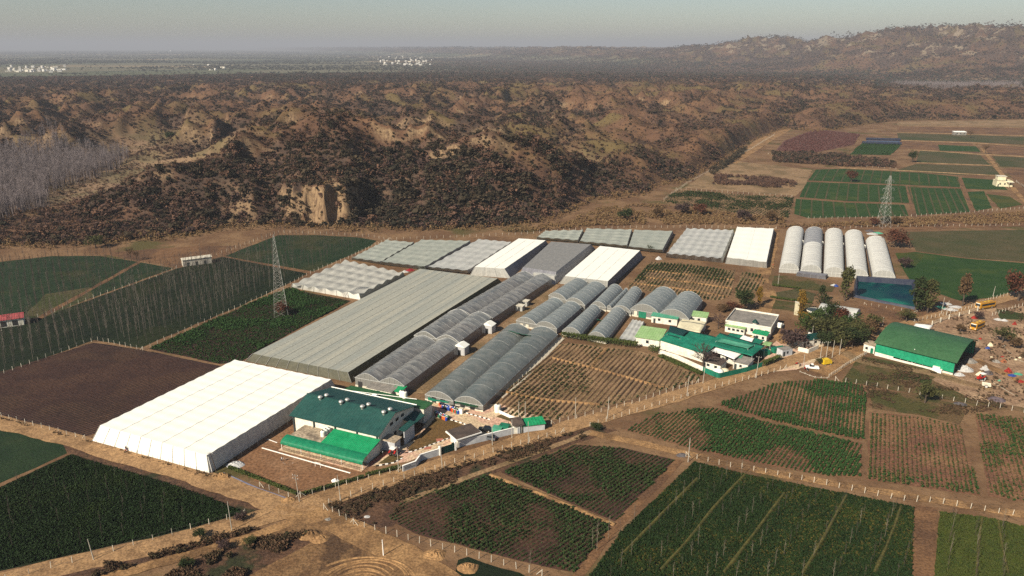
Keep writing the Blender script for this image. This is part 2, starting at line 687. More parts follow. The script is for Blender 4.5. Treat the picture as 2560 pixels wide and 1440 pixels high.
    L.new(pos, mp.inputs[0])
    L.new(mp.outputs[0], vt.inputs['Vector'])
    sc_ = N.new('ShaderNodeSeparateColor')
    L.new(vt.outputs['Color'], sc_.inputs[0])
    plain = mx(rp(sc_.outputs[0], .3, .5), (.035, .045, .026), (.075, .08, .042))
    plain = mx(rp(sc_.outputs[1], .72, .8), plain, (.20, .15, .085))
    plain = mx(rp(sc_.outputs[2], .62, .75), plain, (.11, .10, .06))
    al = N.new('ShaderNodeMath')
    al.operation = 'MULTIPLY'
    al.inputs[1].default_value = 1.0
    L.new(at.outputs['Alpha'], al.inputs[0])
    cur = mx(al.outputs[0], cur, plain)
    L.new(cur, bs.inputs['Base Color'])
    b = N.new('ShaderNodeBump')
    b.inputs['Distance'].default_value = .35
    L.new(nz(.5, 8.0, .7), b.inputs['Height'])
    L.new(b.outputs[0], bs.inputs['Normal'])
    me.materials.append(m)
    return o


build_terrain()

# ------------------------------------------------------------------ haze
hz = MB()
hz.box(-46000, -60, -1, 46000, 46000, 330)
hm = bpy.data.materials.new('haze')
hm.use_nodes = True
hm.node_tree.nodes.clear()
ho = hm.node_tree.nodes.new('ShaderNodeOutputMaterial')
pv = hm.node_tree.nodes.new('ShaderNodeVolumePrincipled')
pv.inputs['Color'].default_value = (.50, .53, .60, 1)
pv.inputs['Density'].default_value = 0.95e-4
pv.inputs['Anisotropy'].default_value = 0.0
hm.node_tree.links.new(pv.outputs[0], ho.inputs['Volume'])
tag(hz.build('haze', hm), 'pale blue grey winter haze thickening towards the far plain', 'haze', kind='stuff')

# ------------------------------------------------------------------ scrub on the hills
m_scrub_d = mat('scrub_dark', (.030, .034, .018), (.020, .024, .016), scale=.5, rnd=(.075, .066, .034), rough=.95, spec=.05)
m_scrub_p = mat('scrub_twiggy', (.070, .042, .036), (.045, .032, .030), scale=.5, rnd=(.125, .070, .045), rough=.95, spec=.05)
m_scrub_t = mat('dry_grass_tuft', (.15, .088, .042), (.105, .062, .034), scale=.5, rnd=(.19, .125, .06), rough=.95, spec=.05)
P_D = [leafclump('dark_shrub', m_scrub_d, 46, .30, seed=s) for s in (1, 2, 3)]
P_P = [leafclump('twiggy_shrub', m_scrub_p, 46, .26, seed=s) for s in (4, 5, 6)]
P_T = [leafclump('dry_tuft', m_scrub_t, 22, .34, seed=s, flat=.5) for s in (7, 8)]


def zone_points(n, r0, r1, th0=-.74, th1=.74, p=1.0):
    """random ground points, density falling with distance"""
    u = NR.random(n)
    r = (r0 ** (2 - p) + u * (r1 ** (2 - p) - r0 ** (2 - p))) ** (1 / (2 - p)) if abs(p - 2) > 1e-3 else r0 * (r1 / r0) ** u
    t = NR.uniform(th0, th1, n)
    return r * np.sin(t), r * np.cos(t), r


def scrub():
    x, y, r = zone_points(800000, 400, 3300, p=.85)
    d = foot_d(x, y)
    k = veg(x, y)
    keep = (d > 3) & (NR.random(len(x)) < k * (1.1 + .5 * sm(600, 1500, r)) * sm(0, 16, d) + .13 * (1 - cliff_zone(x, y)))
    x, y, r, k, d = x[keep], y[keep], r[keep], k[keep], d[keep]
    z = height(x, y)
    s = NR.uniform(.8, 2.7, len(x)) * (1 + .9 * sm(700, 2800, r)) * (.7 + .55 * k) * (1 + .4 * (NR.random(len(x)) < .12))
    # the wood along the foot is taller
    th = np.arctan2(x, y)
    wood = np.exp(-((th + .04) / .14) ** 2) * (1 - sm(70, 170, d))
    s = s * (1 + .55 * wood) * np.exp(NR.normal(0, .30, len(s)))
    isd = NR.random(len(x)) < np.clip(.15 + .5 * k + .4 * (fbm(x / 120, y / 120, 3, 60) - .5) - .25 * (1 - sm(-.5, -.2, th)), .12, .9)
    P = np.stack([x, y, z - .12 * s], 1)
    S = np.stack([s * 1.25, s * 1.25, s * .95], 1)
    scatter('scrub', 'dark green thorny scrub covering the badland hills', 'scrub', P[isd], S[isd], P_D, .12)
    scatter('bare_scrub', 'leafless purple brown scrub covering the badland hills', 'scrub', P[~isd], S[~isd], P_P, .12)
    # dry grass and reeds
    x, y, r = zone_points(260000, 390, 2400, p=.9)
    d = foot_d(x, y)
    th = np.arctan2(x, y)
    band = np.exp(-((d - 4) / 12) ** 2)
    keep = (d > -16) & (NR.random(len(x)) < .30 + .15 * sm(0, .2, th) * (d > 6) + .9 * band * (th < .42) * (th > -.62)) & (d > -9)
    x, y, d, r_ = x[keep], y[keep], d[keep], r[keep]
    z = height(x, y)
    s = NR.uniform(.8, 2.0, len(x)) * (1 + .6 * sm(700, 2200, r_)) * (1 + .5 * np.exp(-((d - 4) / 12) ** 2))
    scatter('dry_grass', 'tan dry reed and grass tufts along the foot of the hills', 'grass', np.stack([x, y, z - .1], 1), np.stack([s, s, s * 1.25], 1), P_T, .1)


scrub()


def far_woods():
    m = mat('far_wood', (.026, .034, .022), (.036, .042, .026), scale=.02, rnd=(.055, .05, .036), rough=1, spec=0)
    P = [leafclump('far_grove', m, 26, .42, seed=s, flat=.6) for s in (11, 12)]
    x, y, r = zone_points(90000, 2500, 24000, -.72, .72, p=1.55)
    k = fbm(x / 900, y / 330, 4, 80)
    d = sm(.42, .56, k)
    keep = NR.random(len(x)) < np.where(r < 3300, .8, np.maximum(d * .9 + .03, .75 * (height(x, y) > 35)))
    x, y, r = x[keep], y[keep], r[keep]
    z = height(x, y)
    keep2 = ~((z > 30) & (np.arctan2(x, y) > .02))
    x, y, r, z = x[keep2], y[keep2], r[keep2], z[keep2]
    s = NR.uniform(5, 10, len(x)) * (1 + .5 * sm(3000, 8000, r) + sm(9000, 20000, r))
    scatter('distant_woods', 'dark woods and tree lines scattered over the hazy far plain', 'woods', np.stack([x, y, z - .5], 1), np.stack([s * 1.6, s * 1.6, s], 1), P)


far_woods()


def range_scrub():
    x, y, r = zone_points(210000, 2300, 8000, -.25, .72, p=1.3)
    z = height(x, y)
    k = NR.random(len(x)) < (.30 + .65 * veg(x, y)) * sm(-.2, .12, np.arctan2(x, y) + .12 * (fbm(x / 500, y / 500, 3, 90) - .5))
    x, y, z, r = x[k], y[k], z[k], r[k]
    s = NR.uniform(3, 7, len(x)) * (1 + .5 * sm(3000, 8000, r))
    P_R = [leafclump('range_shrub', m_scrub_d, 20, .42, seed=s_) for s_ in (13, 14)] + [leafclump('range_bush', m_scrub_p, 20, .42, seed=s_) for s_ in (15, 16)]
    scatter('range_scrub', 'dark scrub speckling the high hazy range at right', 'scrub', np.stack([x, y, z - .5], 1), np.stack([s * 1.4, s * 1.4, s], 1), P_R, .1)


range_scrub()
# ------------------------------------------------------------------ flat ground sheets
m_road = mat('road_dirt', (.31, .20, .105), (.24, .152, .082), scale=.35, c3=(.185, .115, .06), scale3=.16, lo3=.5, hi3=.66, bump=.08, bscale=1.6, fine=2.2)
m_track = mat('track_dirt', (.33, .21, .105), (.24, .148, .075), scale=.3, c3=(.15, .092, .048), scale3=.1, bump=.1, bscale=1.5, fine=2.0)
m_soil = mat('bare_soil', (.215, .125, .065), (.165, .095, .052), scale=.2, c3=(.12, .07, .042), scale3=.05, bump=.06, bscale=2, fine=1.6)
m_beige = mat('dry_soil', (.27, .185, .105), (.20, .13, .075), scale=.25, c3=(.15, .105, .055), scale3=.05, bump=.08, bscale=2, fine=1.6)
m_verge = mat('weedy_verge', (.070, .042, .026), (.12, .07, .038), scale=.22, c3=(.030, .036, .014), scale3=.09, lo3=.5, hi3=.62, bump=.3, bscale=1.5, fine=1.2)
m_plough = mat('ploughed_soil', (.060, .036, .030), (.085, .050, .038), scale=.12, c3=(.034, .034, .022), scale3=.03, bump=.12, bscale=1.2, fine=1.2)  # brown soil, darkened further to carry vignetting on the left
m_wheat_d = mat('dark_wheat', (.012, .022, .008), (.022, .032, .011), scale=.1, c3=(.036, .040, .012), scale3=.03, lo3=.5, hi3=.68, bump=.25, bscale=2.2, fine=1.5)  # dark crop; on the left its depth also stands for vignetting
m_wheat = mat('green_wheat', (.020, .050, .012), (.032, .062, .016), scale=.12, c3=(.060, .072, .018), scale3=.03, lo3=.52, hi3=.66, bump=.2, bscale=2.0, fine=1.5)
m_olive = mat('olive_crop', (.075, .075, .030), (.10, .088, .042), scale=.1, c3=(.055, .070, .022), scale3=.02, bump=.15, bscale=1.5, fine=1.2)
m_yell = mat('mustard_crop', (.085, .085, .012), (.045, .062, .014), scale=.09, c3=(.11, .085, .016), scale3=.04, bump=.2, bscale=2.0, fine=1.5)
m_lawn = mat('dry_lawn', (.082, .075, .024), (.060, .066, .020), scale=.2, c3=(.135, .09, .045), scale3=.07, lo3=.48, hi3=.6, bump=.1, bscale=2.0, fine=1.5)
m_lawn_g = mat('green_lawn', (.030, .058, .013), (.048, .070, .018), scale=.3, bump=.1, bscale=2, fine=1.5)
m_blawn = mat('brown_lawn', (.115, .066, .022), (.095, .055, .02), scale=.3, c3=(.07, .052, .018), scale3=.1, fine=2)
m_pave = mat('paving', (.50, .38, .24), (.42, .31, .20), scale=.8, c3=(.45, .28, .2), scale3=.15, fine=1.5)
m_redpave = mat('red_paving', (.36, .13, .085), (.30, .11, .075), scale=1.0)
m_ridge = mat('furrow_soil', (.24, .155, .085), (.17, .105, .06), scale=.3, c3=(.12, .075, .045), scale3=.06, bump=.06, bscale=3, fine=1.5)
m_ridge_d = mat('dark_furrow_soil', (.105, .063, .042), (.075, .046, .033), scale=.3, c3=(.13, .08, .048), scale3=.06, bump=.06, bscale=3, fine=1.5)
m_ridge_r = mat('red_furrow_soil', (.165, .088, .052), (.125, .07, .043), scale=.3, c3=(.19, .115, .062), scale3=.06, bump=.06, bscale=3, fine=1.5)
m_wheat_m = mat('mid_wheat', (.007, .020, .006), (.012, .026, .008), scale=.12, c3=(.026, .030, .009), scale3=.03, lo3=.5, hi3=.66, bump=.2, bscale=2.0, fine=1.5)  # left fields only: crop colour lowered to carry some edge darkening
m_churn = mat('churned_soil', (.155, .092, .046), (.205, .128, .064), scale=.22, c3=(.085, .052, .030), scale3=.09, lo3=.5, hi3=.64, bump=.3, bscale=.9, fine=1.6)
m_bund = mat('grassy_bund', (.135, .120, .035), (.085, .085, .025), scale=.6, fine=1.5)
_zk = [0.012]


def nextz():
    _zk[0] += .0012
    return _zk[0]


def smooth_poly(px, it=0):
    return [V(*q) for q in px]


def sheet(name, px, m, label, cat='ground', z=None, jag=.7, kind='structure'):
    """flat polygon on the ground with a slightly ragged edge"""
    z = nextz() if z is None else z
    pts = [Vector((*G(*q), 0)) for q in px]
    out = []
    for a, b in zip(pts, pts[1:] + pts[:1]):
        n = max(1, int((b - a).length / 4))
        nrm = Vector((-(b - a).y, (b - a).x, 0)).normalized() if (b - a).length > 0 else Vector()
        for i in range(n):
            p = a.lerp(b, i / n)
            j = 0 if i == 0 else (float(fbm(p.x / 6, p.y / 6, 3, 33)) - .5) * 2 * jag
            q = p + nrm * j
            out.append((q.x, q.y, z))
    bm = bmesh.new()
    f = bm.faces.new([bm.verts.new(q) for q in out])
    bm.normal_update()
    if f.normal.z < 0:
        f.normal_flip()
    bmesh.ops.triangulate(bm, faces=bm.faces)
    me = bpy.data.meshes.new(name)
    bm.to_mesh(me)
    bm.free()
    me.materials.append(m)
    o = bpy.data.objects.new(name, me)
    COL.objects.link(o)
    return tag(o, label, cat, kind=kind)


def ribbon(name, px, width, m, label, cat='road', jag=.6, crown=.0, kind='structure'):
    z = nextz()
    P = [Vector((*G(*q), 0)) for q in px]
    S = []
    for i, (a, b) in enumerate(zip(P, P[1:])):
        n = max(1, int((b - a).length / 3))
        S += [a.lerp(b, k / n) for k in range(n)]
    S.append(P[-1])
    # smooth the polyline
    for _ in range(6):
        S = [S[0]] + [(S[i - 1] + S[i] * 2 + S[i + 1]) / 4 for i in range(1, len(S) - 1)] + [S[-1]]
    rows = []
    for i, p in enumerate(S):
        t = (S[min(i + 1, len(S) - 1)] - S[max(i - 1, 0)]).normalized()
        nrm = Vector((-t.y, t.x, 0))
        wl = width / 2 + (float(fbm(p.x / 5, p.y / 5, 3, 91)) - .5) * 2 * jag
        wr = width / 2 + (float(fbm(p.x / 5, p.y / 5, 3, 95)) - .5) * 2 * jag
        row = []
        for k in range(9):
            u = -1 + k / 4
            q = p + nrm * (u * (wl if u < 0 else wr))
            rut = .09 if k in (2, 6) else 0.0
            row.append((q.x, q.y, z + (.05 if 0 < k < 8 else 0) - (.04 if rut else 0) + crown * (1 - u * u)))
        rows.append(row)
    b = MB()
    b.grid(rows)
    o = b.build(name, m, smooth=True)
    return tag(o, label, cat, kind=kind)


def inside(poly, x, y):
    c = np.zeros(np.shape(x), dtype=bool)
    n = len(poly)
    for i in range(n):
        x1, y1 = poly[i]
        x2, y2 = poly[(i + 1) % n]
        k = ((y1 > y) != (y2 > y)) & (x < (x2 - x1) * (y - y1) / (y2 - y1 + 1e-12) + x1)
        c ^= k
    return c


def row_lines(px, d0, d1, spacing, world=False):
    """furrow lines clipped to the field: list of (a, b) in world xy"""
    poly = [G(*q) for q in px]
    a, b = Vector(G(*d0)), Vector(G(*d1))
    d = (b - a).normalized()
    nrm = Vector((-d.y, d.x))
    o = [Vector(q).dot(nrm) for q in poly]
    out = []
    k = min(o) + spacing * .5
    while k < max(o):
        xs = []
        for i in range(len(poly)):
            p, q = Vector(poly[i]), Vector(poly[(i + 1) % len(poly)])
            s0, s1 = p.dot(nrm) - k, q.dot(nrm) - k
            if (s0 > 0) != (s1 > 0):
                xs.append((p + (q - p) * (s0 / (s0 - s1))).dot(d))
        xs.sort()
        for u, v in zip(xs[::2], xs[1::2]):
            if v - u > 1.5:
                out.append((d * (u + R.uniform(0, .8)) + nrm * k, d * (v - R.uniform(0, .8)) + nrm * k))
        k += spacing
    return out


def field(name, px, label, soil, ridge_m=None, d0=None, d1=None, spacing=1.0, rh=.22, rw=.6):
    """a ploughed field: soil sheet and, when given, its earth ridges in the same object"""
    o = sheet(name, px, soil, label, 'field', jag=.5)
    if not ridge_m:
        return o, []
    z0 = o.data.vertices[0].co.z
    L = row_lines(px, d0, d1, spacing)
    b = MB()
    for a, q in L:
        d = (q - a)
        n = max(1, int(d.length / 5))
        nrm = Vector((-d.y, d.x)).normalized()
        rows = []
        for i in range(n + 1):
            p = a.lerp(q, i / n) + nrm * (float(fbm(a.x / 9 + i * .3, a.y / 9, 2, 17)) - .5) * .25
            h = rh * R.uniform(.7, 1.15) * (0.1 if i in (0, n) else 1)
            rows.append([(p.x - nrm.x * rw / 2, p.y - nrm.y * rw / 2, z0 + .002), (p.x - nrm.x * rw * .14, p.y - nrm.y * rw * .14, z0 + h),
                         (p.x + nrm.x * rw * .14, p.y + nrm.y * rw * .14, z0 + h), (p.x + nrm.x * rw / 2, p.y + nrm.y * rw / 2, z0 + .002)])
        b.grid(rows)
    ro = b.build('ridges', ridge_m)
    # join the ridges into the field object
    bm = bmesh.new()
    bm.from_mesh(o.data)
    nb = len(bm.faces)
    bm.from_mesh(ro.data)
    bm.faces.ensure_lookup_table()
    for f in bm.faces[nb:]:
        f.material_index = 1
    bm.normal_update()
    for f in bm.faces[nb:]:
        if f.normal.z < 0:
            f.normal_flip()
    bm.to_mesh(o.data)
    bm.free()
    o.data.materials.append(ridge_m)
    bpy.data.objects.remove(ro)
    return o, L


m_leaf = mat('crop_leaf', (.022, .046, .014), (.034, .060, .018), scale=.6, rnd=(.048, .062, .022), rough=.8)
m_leaf_g = mat('crop_leaf_green', (.020, .060, .020), (.030, .078, .024), scale=.6, rnd=(.034, .064, .020), rough=.8)
m_leaf_dry = mat('crop_leaf_dry', (.085, .080, .030), (.055, .062, .024), scale=.6, rnd=(.13, .10, .045), rough=.85)
m_grass = mat('wheat_blades', (.016, .030, .009), (.026, .040, .012), scale=.12, c3=(.062, .060, .014), scale3=.03, lo3=.5, hi3=.66, rnd=(.024, .036, .011), rough=.8)
P_C = [leafclump('crop_plant', m_leaf, 15, .5, seed=s, flat=.6, lobes=2) for s in (21, 22, 23)]
P_CG = [leafclump('green_crop_plant', m_leaf_g, 15, .5, seed=s, flat=.6, lobes=2) for s in (24, 25, 26)]
P_CD = [leafclump('dry_crop_plant', m_leaf_dry, 13, .5, seed=s, flat=.6, lobes=2) for s in (27, 28)]


def plants(name, label, L, step, size, protos, gap=.1, patch=.5, seed=0, z=.12):
    pts, scl = [], []
    for a, q in L:
        n = int((q - a).length / step)
        if n < 1:
            continue
        t = (np.arange(n) + NR.uniform(-.25, .25, n)) * step
        d = (q - a).normalized()
        x, y = a.x + d.x * t, a.y + d.y * t
        k = fbm(x / 14, y / 14, 3, 100 + seed)
        rowk = float(fbm(a.x / 2.1, a.y / 2.1, 2, 140 + seed))
        keep = NR.random(n) < np.clip(1 - gap - patch * sm(.47, .60, k * .6 + rowk * .4), 0, 1)
        s = size * NR.uniform(.7, 1.25, n) * (1.1 - .45 * sm(.4, .62, k))
        pts.append(np.stack([x, y, np.full(n, _zk[0])], 1)[keep])
        scl.append(s[keep])
    return scatter(name, label, 'crop', np.concatenate(pts), np.concatenate(scl), protos, .1)


# ---- dark wheat and ploughed land on the left, colours deepened to imitate vignetting
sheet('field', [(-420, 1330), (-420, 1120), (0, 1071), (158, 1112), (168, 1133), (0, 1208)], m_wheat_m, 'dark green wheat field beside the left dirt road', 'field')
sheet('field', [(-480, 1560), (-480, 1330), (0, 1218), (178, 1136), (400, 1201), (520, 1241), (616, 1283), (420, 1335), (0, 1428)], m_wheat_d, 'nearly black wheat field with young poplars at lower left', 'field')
sheet('verge', [(-200, 1090), (0, 1045), (160, 1088), (280, 1124), (520, 1190), (690, 1248), (640, 1290), (616, 1283), (400, 1203), (178, 1138), (158, 1112), (0, 1071), (-200, 1125)], m_verge, 'weedy brown verge along the left dirt road')
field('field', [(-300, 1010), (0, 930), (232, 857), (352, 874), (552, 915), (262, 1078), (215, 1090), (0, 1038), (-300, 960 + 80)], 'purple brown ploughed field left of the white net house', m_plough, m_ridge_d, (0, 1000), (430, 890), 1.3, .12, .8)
F3 = [(372, 872), (640, 752), (735, 718), (755, 728), (878, 752), (640, 880), (600, 905), (548, 910)]
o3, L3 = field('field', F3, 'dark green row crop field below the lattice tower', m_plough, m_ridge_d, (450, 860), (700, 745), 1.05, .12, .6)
plants('row_crop', 'dark green crop rows below the lattice tower', L3, .6, 1.05, P_CG, .03, .15, 1)
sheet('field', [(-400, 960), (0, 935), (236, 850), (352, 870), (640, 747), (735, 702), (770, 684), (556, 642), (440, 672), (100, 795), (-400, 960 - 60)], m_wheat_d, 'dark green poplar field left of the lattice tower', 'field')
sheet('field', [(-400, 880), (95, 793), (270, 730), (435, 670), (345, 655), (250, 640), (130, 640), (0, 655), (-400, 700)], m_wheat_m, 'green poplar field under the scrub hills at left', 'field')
sheet('field', [(115, 735), (225, 718), (235, 740), (120, 790), (60, 790)], m_olive, 'brownish clearing among the poplars', 'field')
sheet('bare_ground', [(250, 634), (390, 622), (480, 616), (585, 615), (560, 640), (448, 668), (345, 652)], m_soil, 'bare brown plot behind the low white shed')
sheet('field', [(560, 641), (695, 588), (800, 588), (900, 594), (942, 602), (925, 616), (783, 679)], m_wheat_m, 'green young poplar field below the sandy cliff', 'field')
sheet('path', [(548, 640), (562, 640), (790, 682), (780, 686)], m_soil, 'narrow earth path between poplar fields', 'path')
sheet('path', [(95, 792), (345, 654), (352, 656), (105, 797)], m_soil, 'thin earth balk crossing the poplar fields', 'path')
# ---- bottom middle
sheet('verge', [(815, 1262), (1000, 1203), (1240, 1128), (1480, 1066), (1545, 1075), (1440, 1108), (1230, 1185), (1050, 1250), (980, 1318), (900, 1318)], m_verge, 'weedy brown verge below the main road')
F4a = [(968, 1298), (1010, 1250), (1222, 1188), (1380, 1248), (1534, 1312), (1440, 1432), (1290, 1400), (1180, 1372), (1040, 1335)]
o4, L4a = field('field', F4a, 'dark crop field in straight rows at bottom centre', m_ridge_d, m_ridge_d, (1040, 1345), (1290, 1215), 1.15, .30, .7)
plants('row_crop', 'dark green crop rows at bottom centre', L4a, .31, .76, P_C + P_CG[:1], .02, .08, 2)
F4b = [(1250, 1180), (1440, 1112), (1560, 1120), (1690, 1150), (1540, 1305), (1390, 1242)]
o4b, L4b = field('field', F4b, 'dark crop field in straight rows above the dividing path', m_ridge_d, m_ridge_d, (1330, 1215), (1500, 1112), 1.15, .30, .7)
plants('row_crop', 'dark green crop rows above the dividing path', L4b, .31, .76, P_C + P_CG[:1], .02, .08, 3)
ribbon('path', [(1225, 1187), (1382, 1246), (1538, 1312)], 1.6, m_track, 'pale earth balk between two dark crop fields', 'path', .3, .25)
ribbon('path', [(1700, 1150), (1620, 1235), (1538, 1315), (1480, 1395), (1430, 1460)], 2.2, m_soil, 'reddish earth strip beside the lower right poplar field', 'path', .4)
sheet('field', [(1455, 1470), (1550, 1335), (1735, 1157), (1880, 1192), (2080, 1230), (2284, 1270), (2278, 1470)], m_wheat_d, 'dark green poplar field at lower right', 'field')
sheet('field', [(1135, 1470), (1145, 1400), (1170, 1392), (1300, 1432), (1360, 1470)], m_wheat_d, 'dark green field corner at bottom edge', 'field')
sheet('bare_ground', [(2290, 1262), (2345, 1270), (2336, 1470), (2262, 1470)], m_soil, 'reddish bare strip crossed by poplar shadows')
sheet('field', [(2350, 1280), (2480, 1298), (2560, 1318), (2900, 1400), (2900, 1560), (2335, 1470)], m_yell, 'yellow green poplar field at lower right corner', 'field')
for q in ([(1557, 1387), (1677, 1265), (1742, 1200)], [(1650, 1430), (1727, 1347), (1782, 1272), (1862, 1190)], [(1807, 1437), (1872, 1355), (1920, 1290), (1960, 1237)], [(2005, 1440), (2060, 1345), (2115, 1243)], [(2185, 1437), (2225, 1350), (2252, 1270)]):
    ribbon('bund', q, 1.1, m_bund, 'pale grassy bund crossing the lower right poplar field', 'bund', .25, .75)
for q in ([(2440, 1440), (2445, 1370), (2455, 1300)], [(2520, 1440), (2505, 1370), (2495, 1305)]):
    ribbon('bund', q, .9, m_bund, 'pale grassy bund in the yellow green corner field', 'bund', .25, .7)
# ---- right hand crop fields
F2a = [(1790, 1012), (1930, 960), (1975, 952), (2050, 950), (2120, 957), (2162, 968), (2165, 1025), (2155, 1102), (1960, 1060)]
o2, L2a = field('field', F2a, 'green row crop field beside the yard of the green shed', m_ridge_r, m_ridge_r, (2050, 1070), (2070, 955), 1.15, .28, .7)
plants('row_crop', 'green crop rows in front of the green shed', L2a, .27, .84, P_CG, .01, .10, 4)
F2b = [(1560, 1075), (1640, 1035), (1780, 1018), (1960, 1066), (2154, 1108), (2152, 1195), (2060, 1190), (1900, 1160), (1740, 1125)]
o2b, L2b = field('field', F2b, 'green row crop field along the lower fence', m_ridge_r, m_ridge_r, (1740, 1110), (1830, 1020), 1.15, .28, .7)
plants('row_crop', 'green crop rows along the lower fence', L2b, .27, .84, P_CG, .01, .10, 5)
F2c = [(2172, 1030), (2300, 1042), (2400, 1065), (2425, 1150), (2450, 1240), (2300, 1218), (2168, 1200)]
o2c, L2c = field('field', F2c, 'striped red brown field with broken green rows', m_ridge_r, m_ridge_r, (2210, 1190), (2212, 1045), 1.15, .24, .62)
plants('row_crop', 'broken green crop rows on red brown soil', L2c, .36, .85, P_CD + P_CG[:2], .05, .62, 6)
F2d = [(2438, 1035), (2560, 1045), (2900, 1075), (2900, 1300), (2560, 1255), (2470, 1240)]
o2d, L2d = field('field', F2d, 'striped field with green rows at right edge', m_ridge_r, m_ridge_r, (2560, 1240), (2500, 1045), 1.15, .24, .62)
plants('row_crop', 'green crop rows at right edge', L2d, .36, .85, P_CD + P_CG[:2], .05, .5, 7)
sheet('lawn', [(2105, 952), (2150, 890), (2300, 915), (2470, 985), (2450, 1012), (2360, 998), (2230, 975)], m_lawn, 'patchy dry lawn in front of the green shed', 'lawn')
sheet('lawn', [(2235, 931), (2330, 948), (2328, 962), (2234, 945)], m_lawn_g, 'green lawn strip in front of the green shed', 'lawn')
sheet('lawn', [(2170, 975), (2290, 985), (2400, 1012), (2410, 1040), (2400, 1060), (2300, 1038), (2180, 1022)], m_lawn, 'olive grass patch below the shed fence', 'lawn')
# ---- pale row crops in the middle
F1 = [(1240, 1000), (1395, 862), (1420, 858), (1530, 870), (1600, 878), (1690, 910), (1752, 945), (1735, 957), (1560, 1005), (1380, 1052), (1330, 1048), (1240, 1035)]
o1, L1 = field('field', F1, 'pale beige row field between tunnels and road', m_beige, m_ridge, (1300, 1035), (1480, 870), 1.75, .48, 1.0)
plants('row_crop', 'sparse dark seedlings in the pale beige row field', L1, .5, .72, P_C, .12, .5, 8)
for q in ([(1242, 975), (1340, 999), (1500, 1012)], [(1380, 895), (1520, 930), (1660, 970)], [(1475, 923), (1515, 872)]):
    ribbon('path', q, 1.6, m_track, 'pale earth balk crossing the beige row field', 'path', .2, .45)
# ---- nursery beds behind the arched houses
FN = [(1565, 722), (1630, 655), (1735, 664), (1838, 678), (1830, 735), (1800, 752), (1750, 748), (1700, 738)]
on, LN = field('field', FN, 'nursery beds in narrow rows behind the arched houses', m_beige, m_ridge, (1620, 715), (1665, 662), 1.7, .3, 1.0)
plants('row_crop', 'dark green bedding rows behind the arched houses', LN, .6, 1.0, P_C, .05, .35, 9)
FN2 = [(1855, 680), (1905, 688), (1915, 705), (1870, 745), (1835, 740)]
on2, LN2 = field('field', FN2, 'small nursery beds left of the dirt lane', m_beige, m_ridge, (1850, 735), (1880, 685), 1.7, .3, 1.0)
plants('row_crop', 'small green bedding rows left of the dirt lane', LN2, .6, .9, P_C, .1, .5, 10)
for q in ([(1597, 692), (1720, 705), (1830, 722)], [(1612, 676), (1720, 687), (1836, 700)], [(1580, 708), (1700, 722), (1820, 742)]):
    ribbon('path', q, 1.8, m_track, 'pale balk crossing the nursery beds', 'path', .2, .4)
# ---- far right fields
sheet('field', [(2262, 580), (2400, 577), (2900, 570), (2900, 690), (2560, 655), (2420, 645), (2290, 628)], m_olive, 'olive stubble field right of the red brown tree', 'field')
sheet('field', [(2237, 634), (2290, 630), (2420, 647), (2560, 658), (2900, 692), (2900, 760), (2560, 738), (2400, 752), (2280, 712)], m_wheat, 'bright green wheat field right of the white tunnels', 'field')
sheet('field', [(2240, 632), (2312, 635), (2290, 665), (2255, 660)], m_yell, 'small yellow green plot beside the white tunnels', 'field')
FA = [(2040, 424), (2110, 422), (2300, 432), (2395, 442), (2400, 468), (2270, 462), (2110, 455), (2020, 451)]
FB = [(2015, 455), (2110, 458), (2272, 466), (2285, 508), (2120, 503), (1998, 493)]
FC = [(1990, 497), (2120, 507), (2260, 512), (2272, 540), (2020, 545), (1985, 535)]
FD = [(2276, 468), (2402, 472), (2425, 530), (2290, 538)]
FE = [(2404, 444), (2490, 450), (2520, 475), (2415, 472)]
FF = [(1690, 476), (1985, 495), (1972, 545), (1850, 535), (1655, 505)]
for k, (F, lab, mm) in enumerate(((FA, 'uppermost bright green strip field at right', m_wheat), (FB, 'second bright green strip field at right', m_wheat), (FC, 'lowest bright green strip field behind the tower', m_wheat),
                                  (FD, 'green field right of the steel tower', m_wheat), (FE, 'small green field beside the pump house', m_wheat))):
    sheet('field', F, mm, lab, 'field', jag=.4)
LB = []
for F in (FA, FB, FC):
    LB += row_lines(F, F[0], F[-1], 7.5)
LB += row_lines(FD, FD[0], FD[-1], 5.0)
b = MB()
for a, q in LB:
    d = (q - a).normalized()
    nrm = Vector((-d.y, d.x)) * .55
    b.face([(a.x - nrm.x, a.y - nrm.y, .17), (q.x - nrm.x, q.y - nrm.y, .17), (q.x + nrm.x, q.y + nrm.y, .17), (a.x + nrm.x, a.y + nrm.y, .17)])
tag(b.build('irrigation_bunds', m_olive), 'thin pale bunds running across the bright green strip fields', 'bunds', kind='structure')
off, LF = field('field', FF, 'dull green row field behind the net houses', m_beige, m_ridge, (1700, 505), (1760, 480), 2.2, .35, 1.3)
plants('row_crop', 'dull green crop rows behind the net houses', LF, .9, 1.35, P_C, .05, .35, 12, .2)
sheet('field', [(2418, 480), (2460, 478), (2480, 520), (2440, 528)], m_wheat, 'narrow green plot beside the path', 'field')
sheet('field', [(2465, 485), (2525, 492), (2556, 512), (2500, 522)], m_yell, 'yellow mustard plot at the far right', 'field')
sheet('bare_ground', [(1710, 470), (1780, 425), (1850, 404), (1945, 415), (2030, 425), (2010, 470), (1990, 490), (1850, 480)], m_beige, 'pale dry plot with brown bushes left of the green strips')
sheet('bare_ground', [(1885, 352), (1945, 322), (1985, 320), (1930, 352), (1880, 385), (1840, 410), (1830, 402)], m_track, 'pale dirt road running up into the hills')
sheet('bare_ground', [(1960, 352), (2040, 322), (2150, 335), (2135, 362), (2020, 385), (1940, 376)], mat('red_fallow', (.12, .055, .042), (.09, .045, .036), scale=.1, bump=.2, bscale=1, fine=.8), 'dull red fallow plot below the hills')
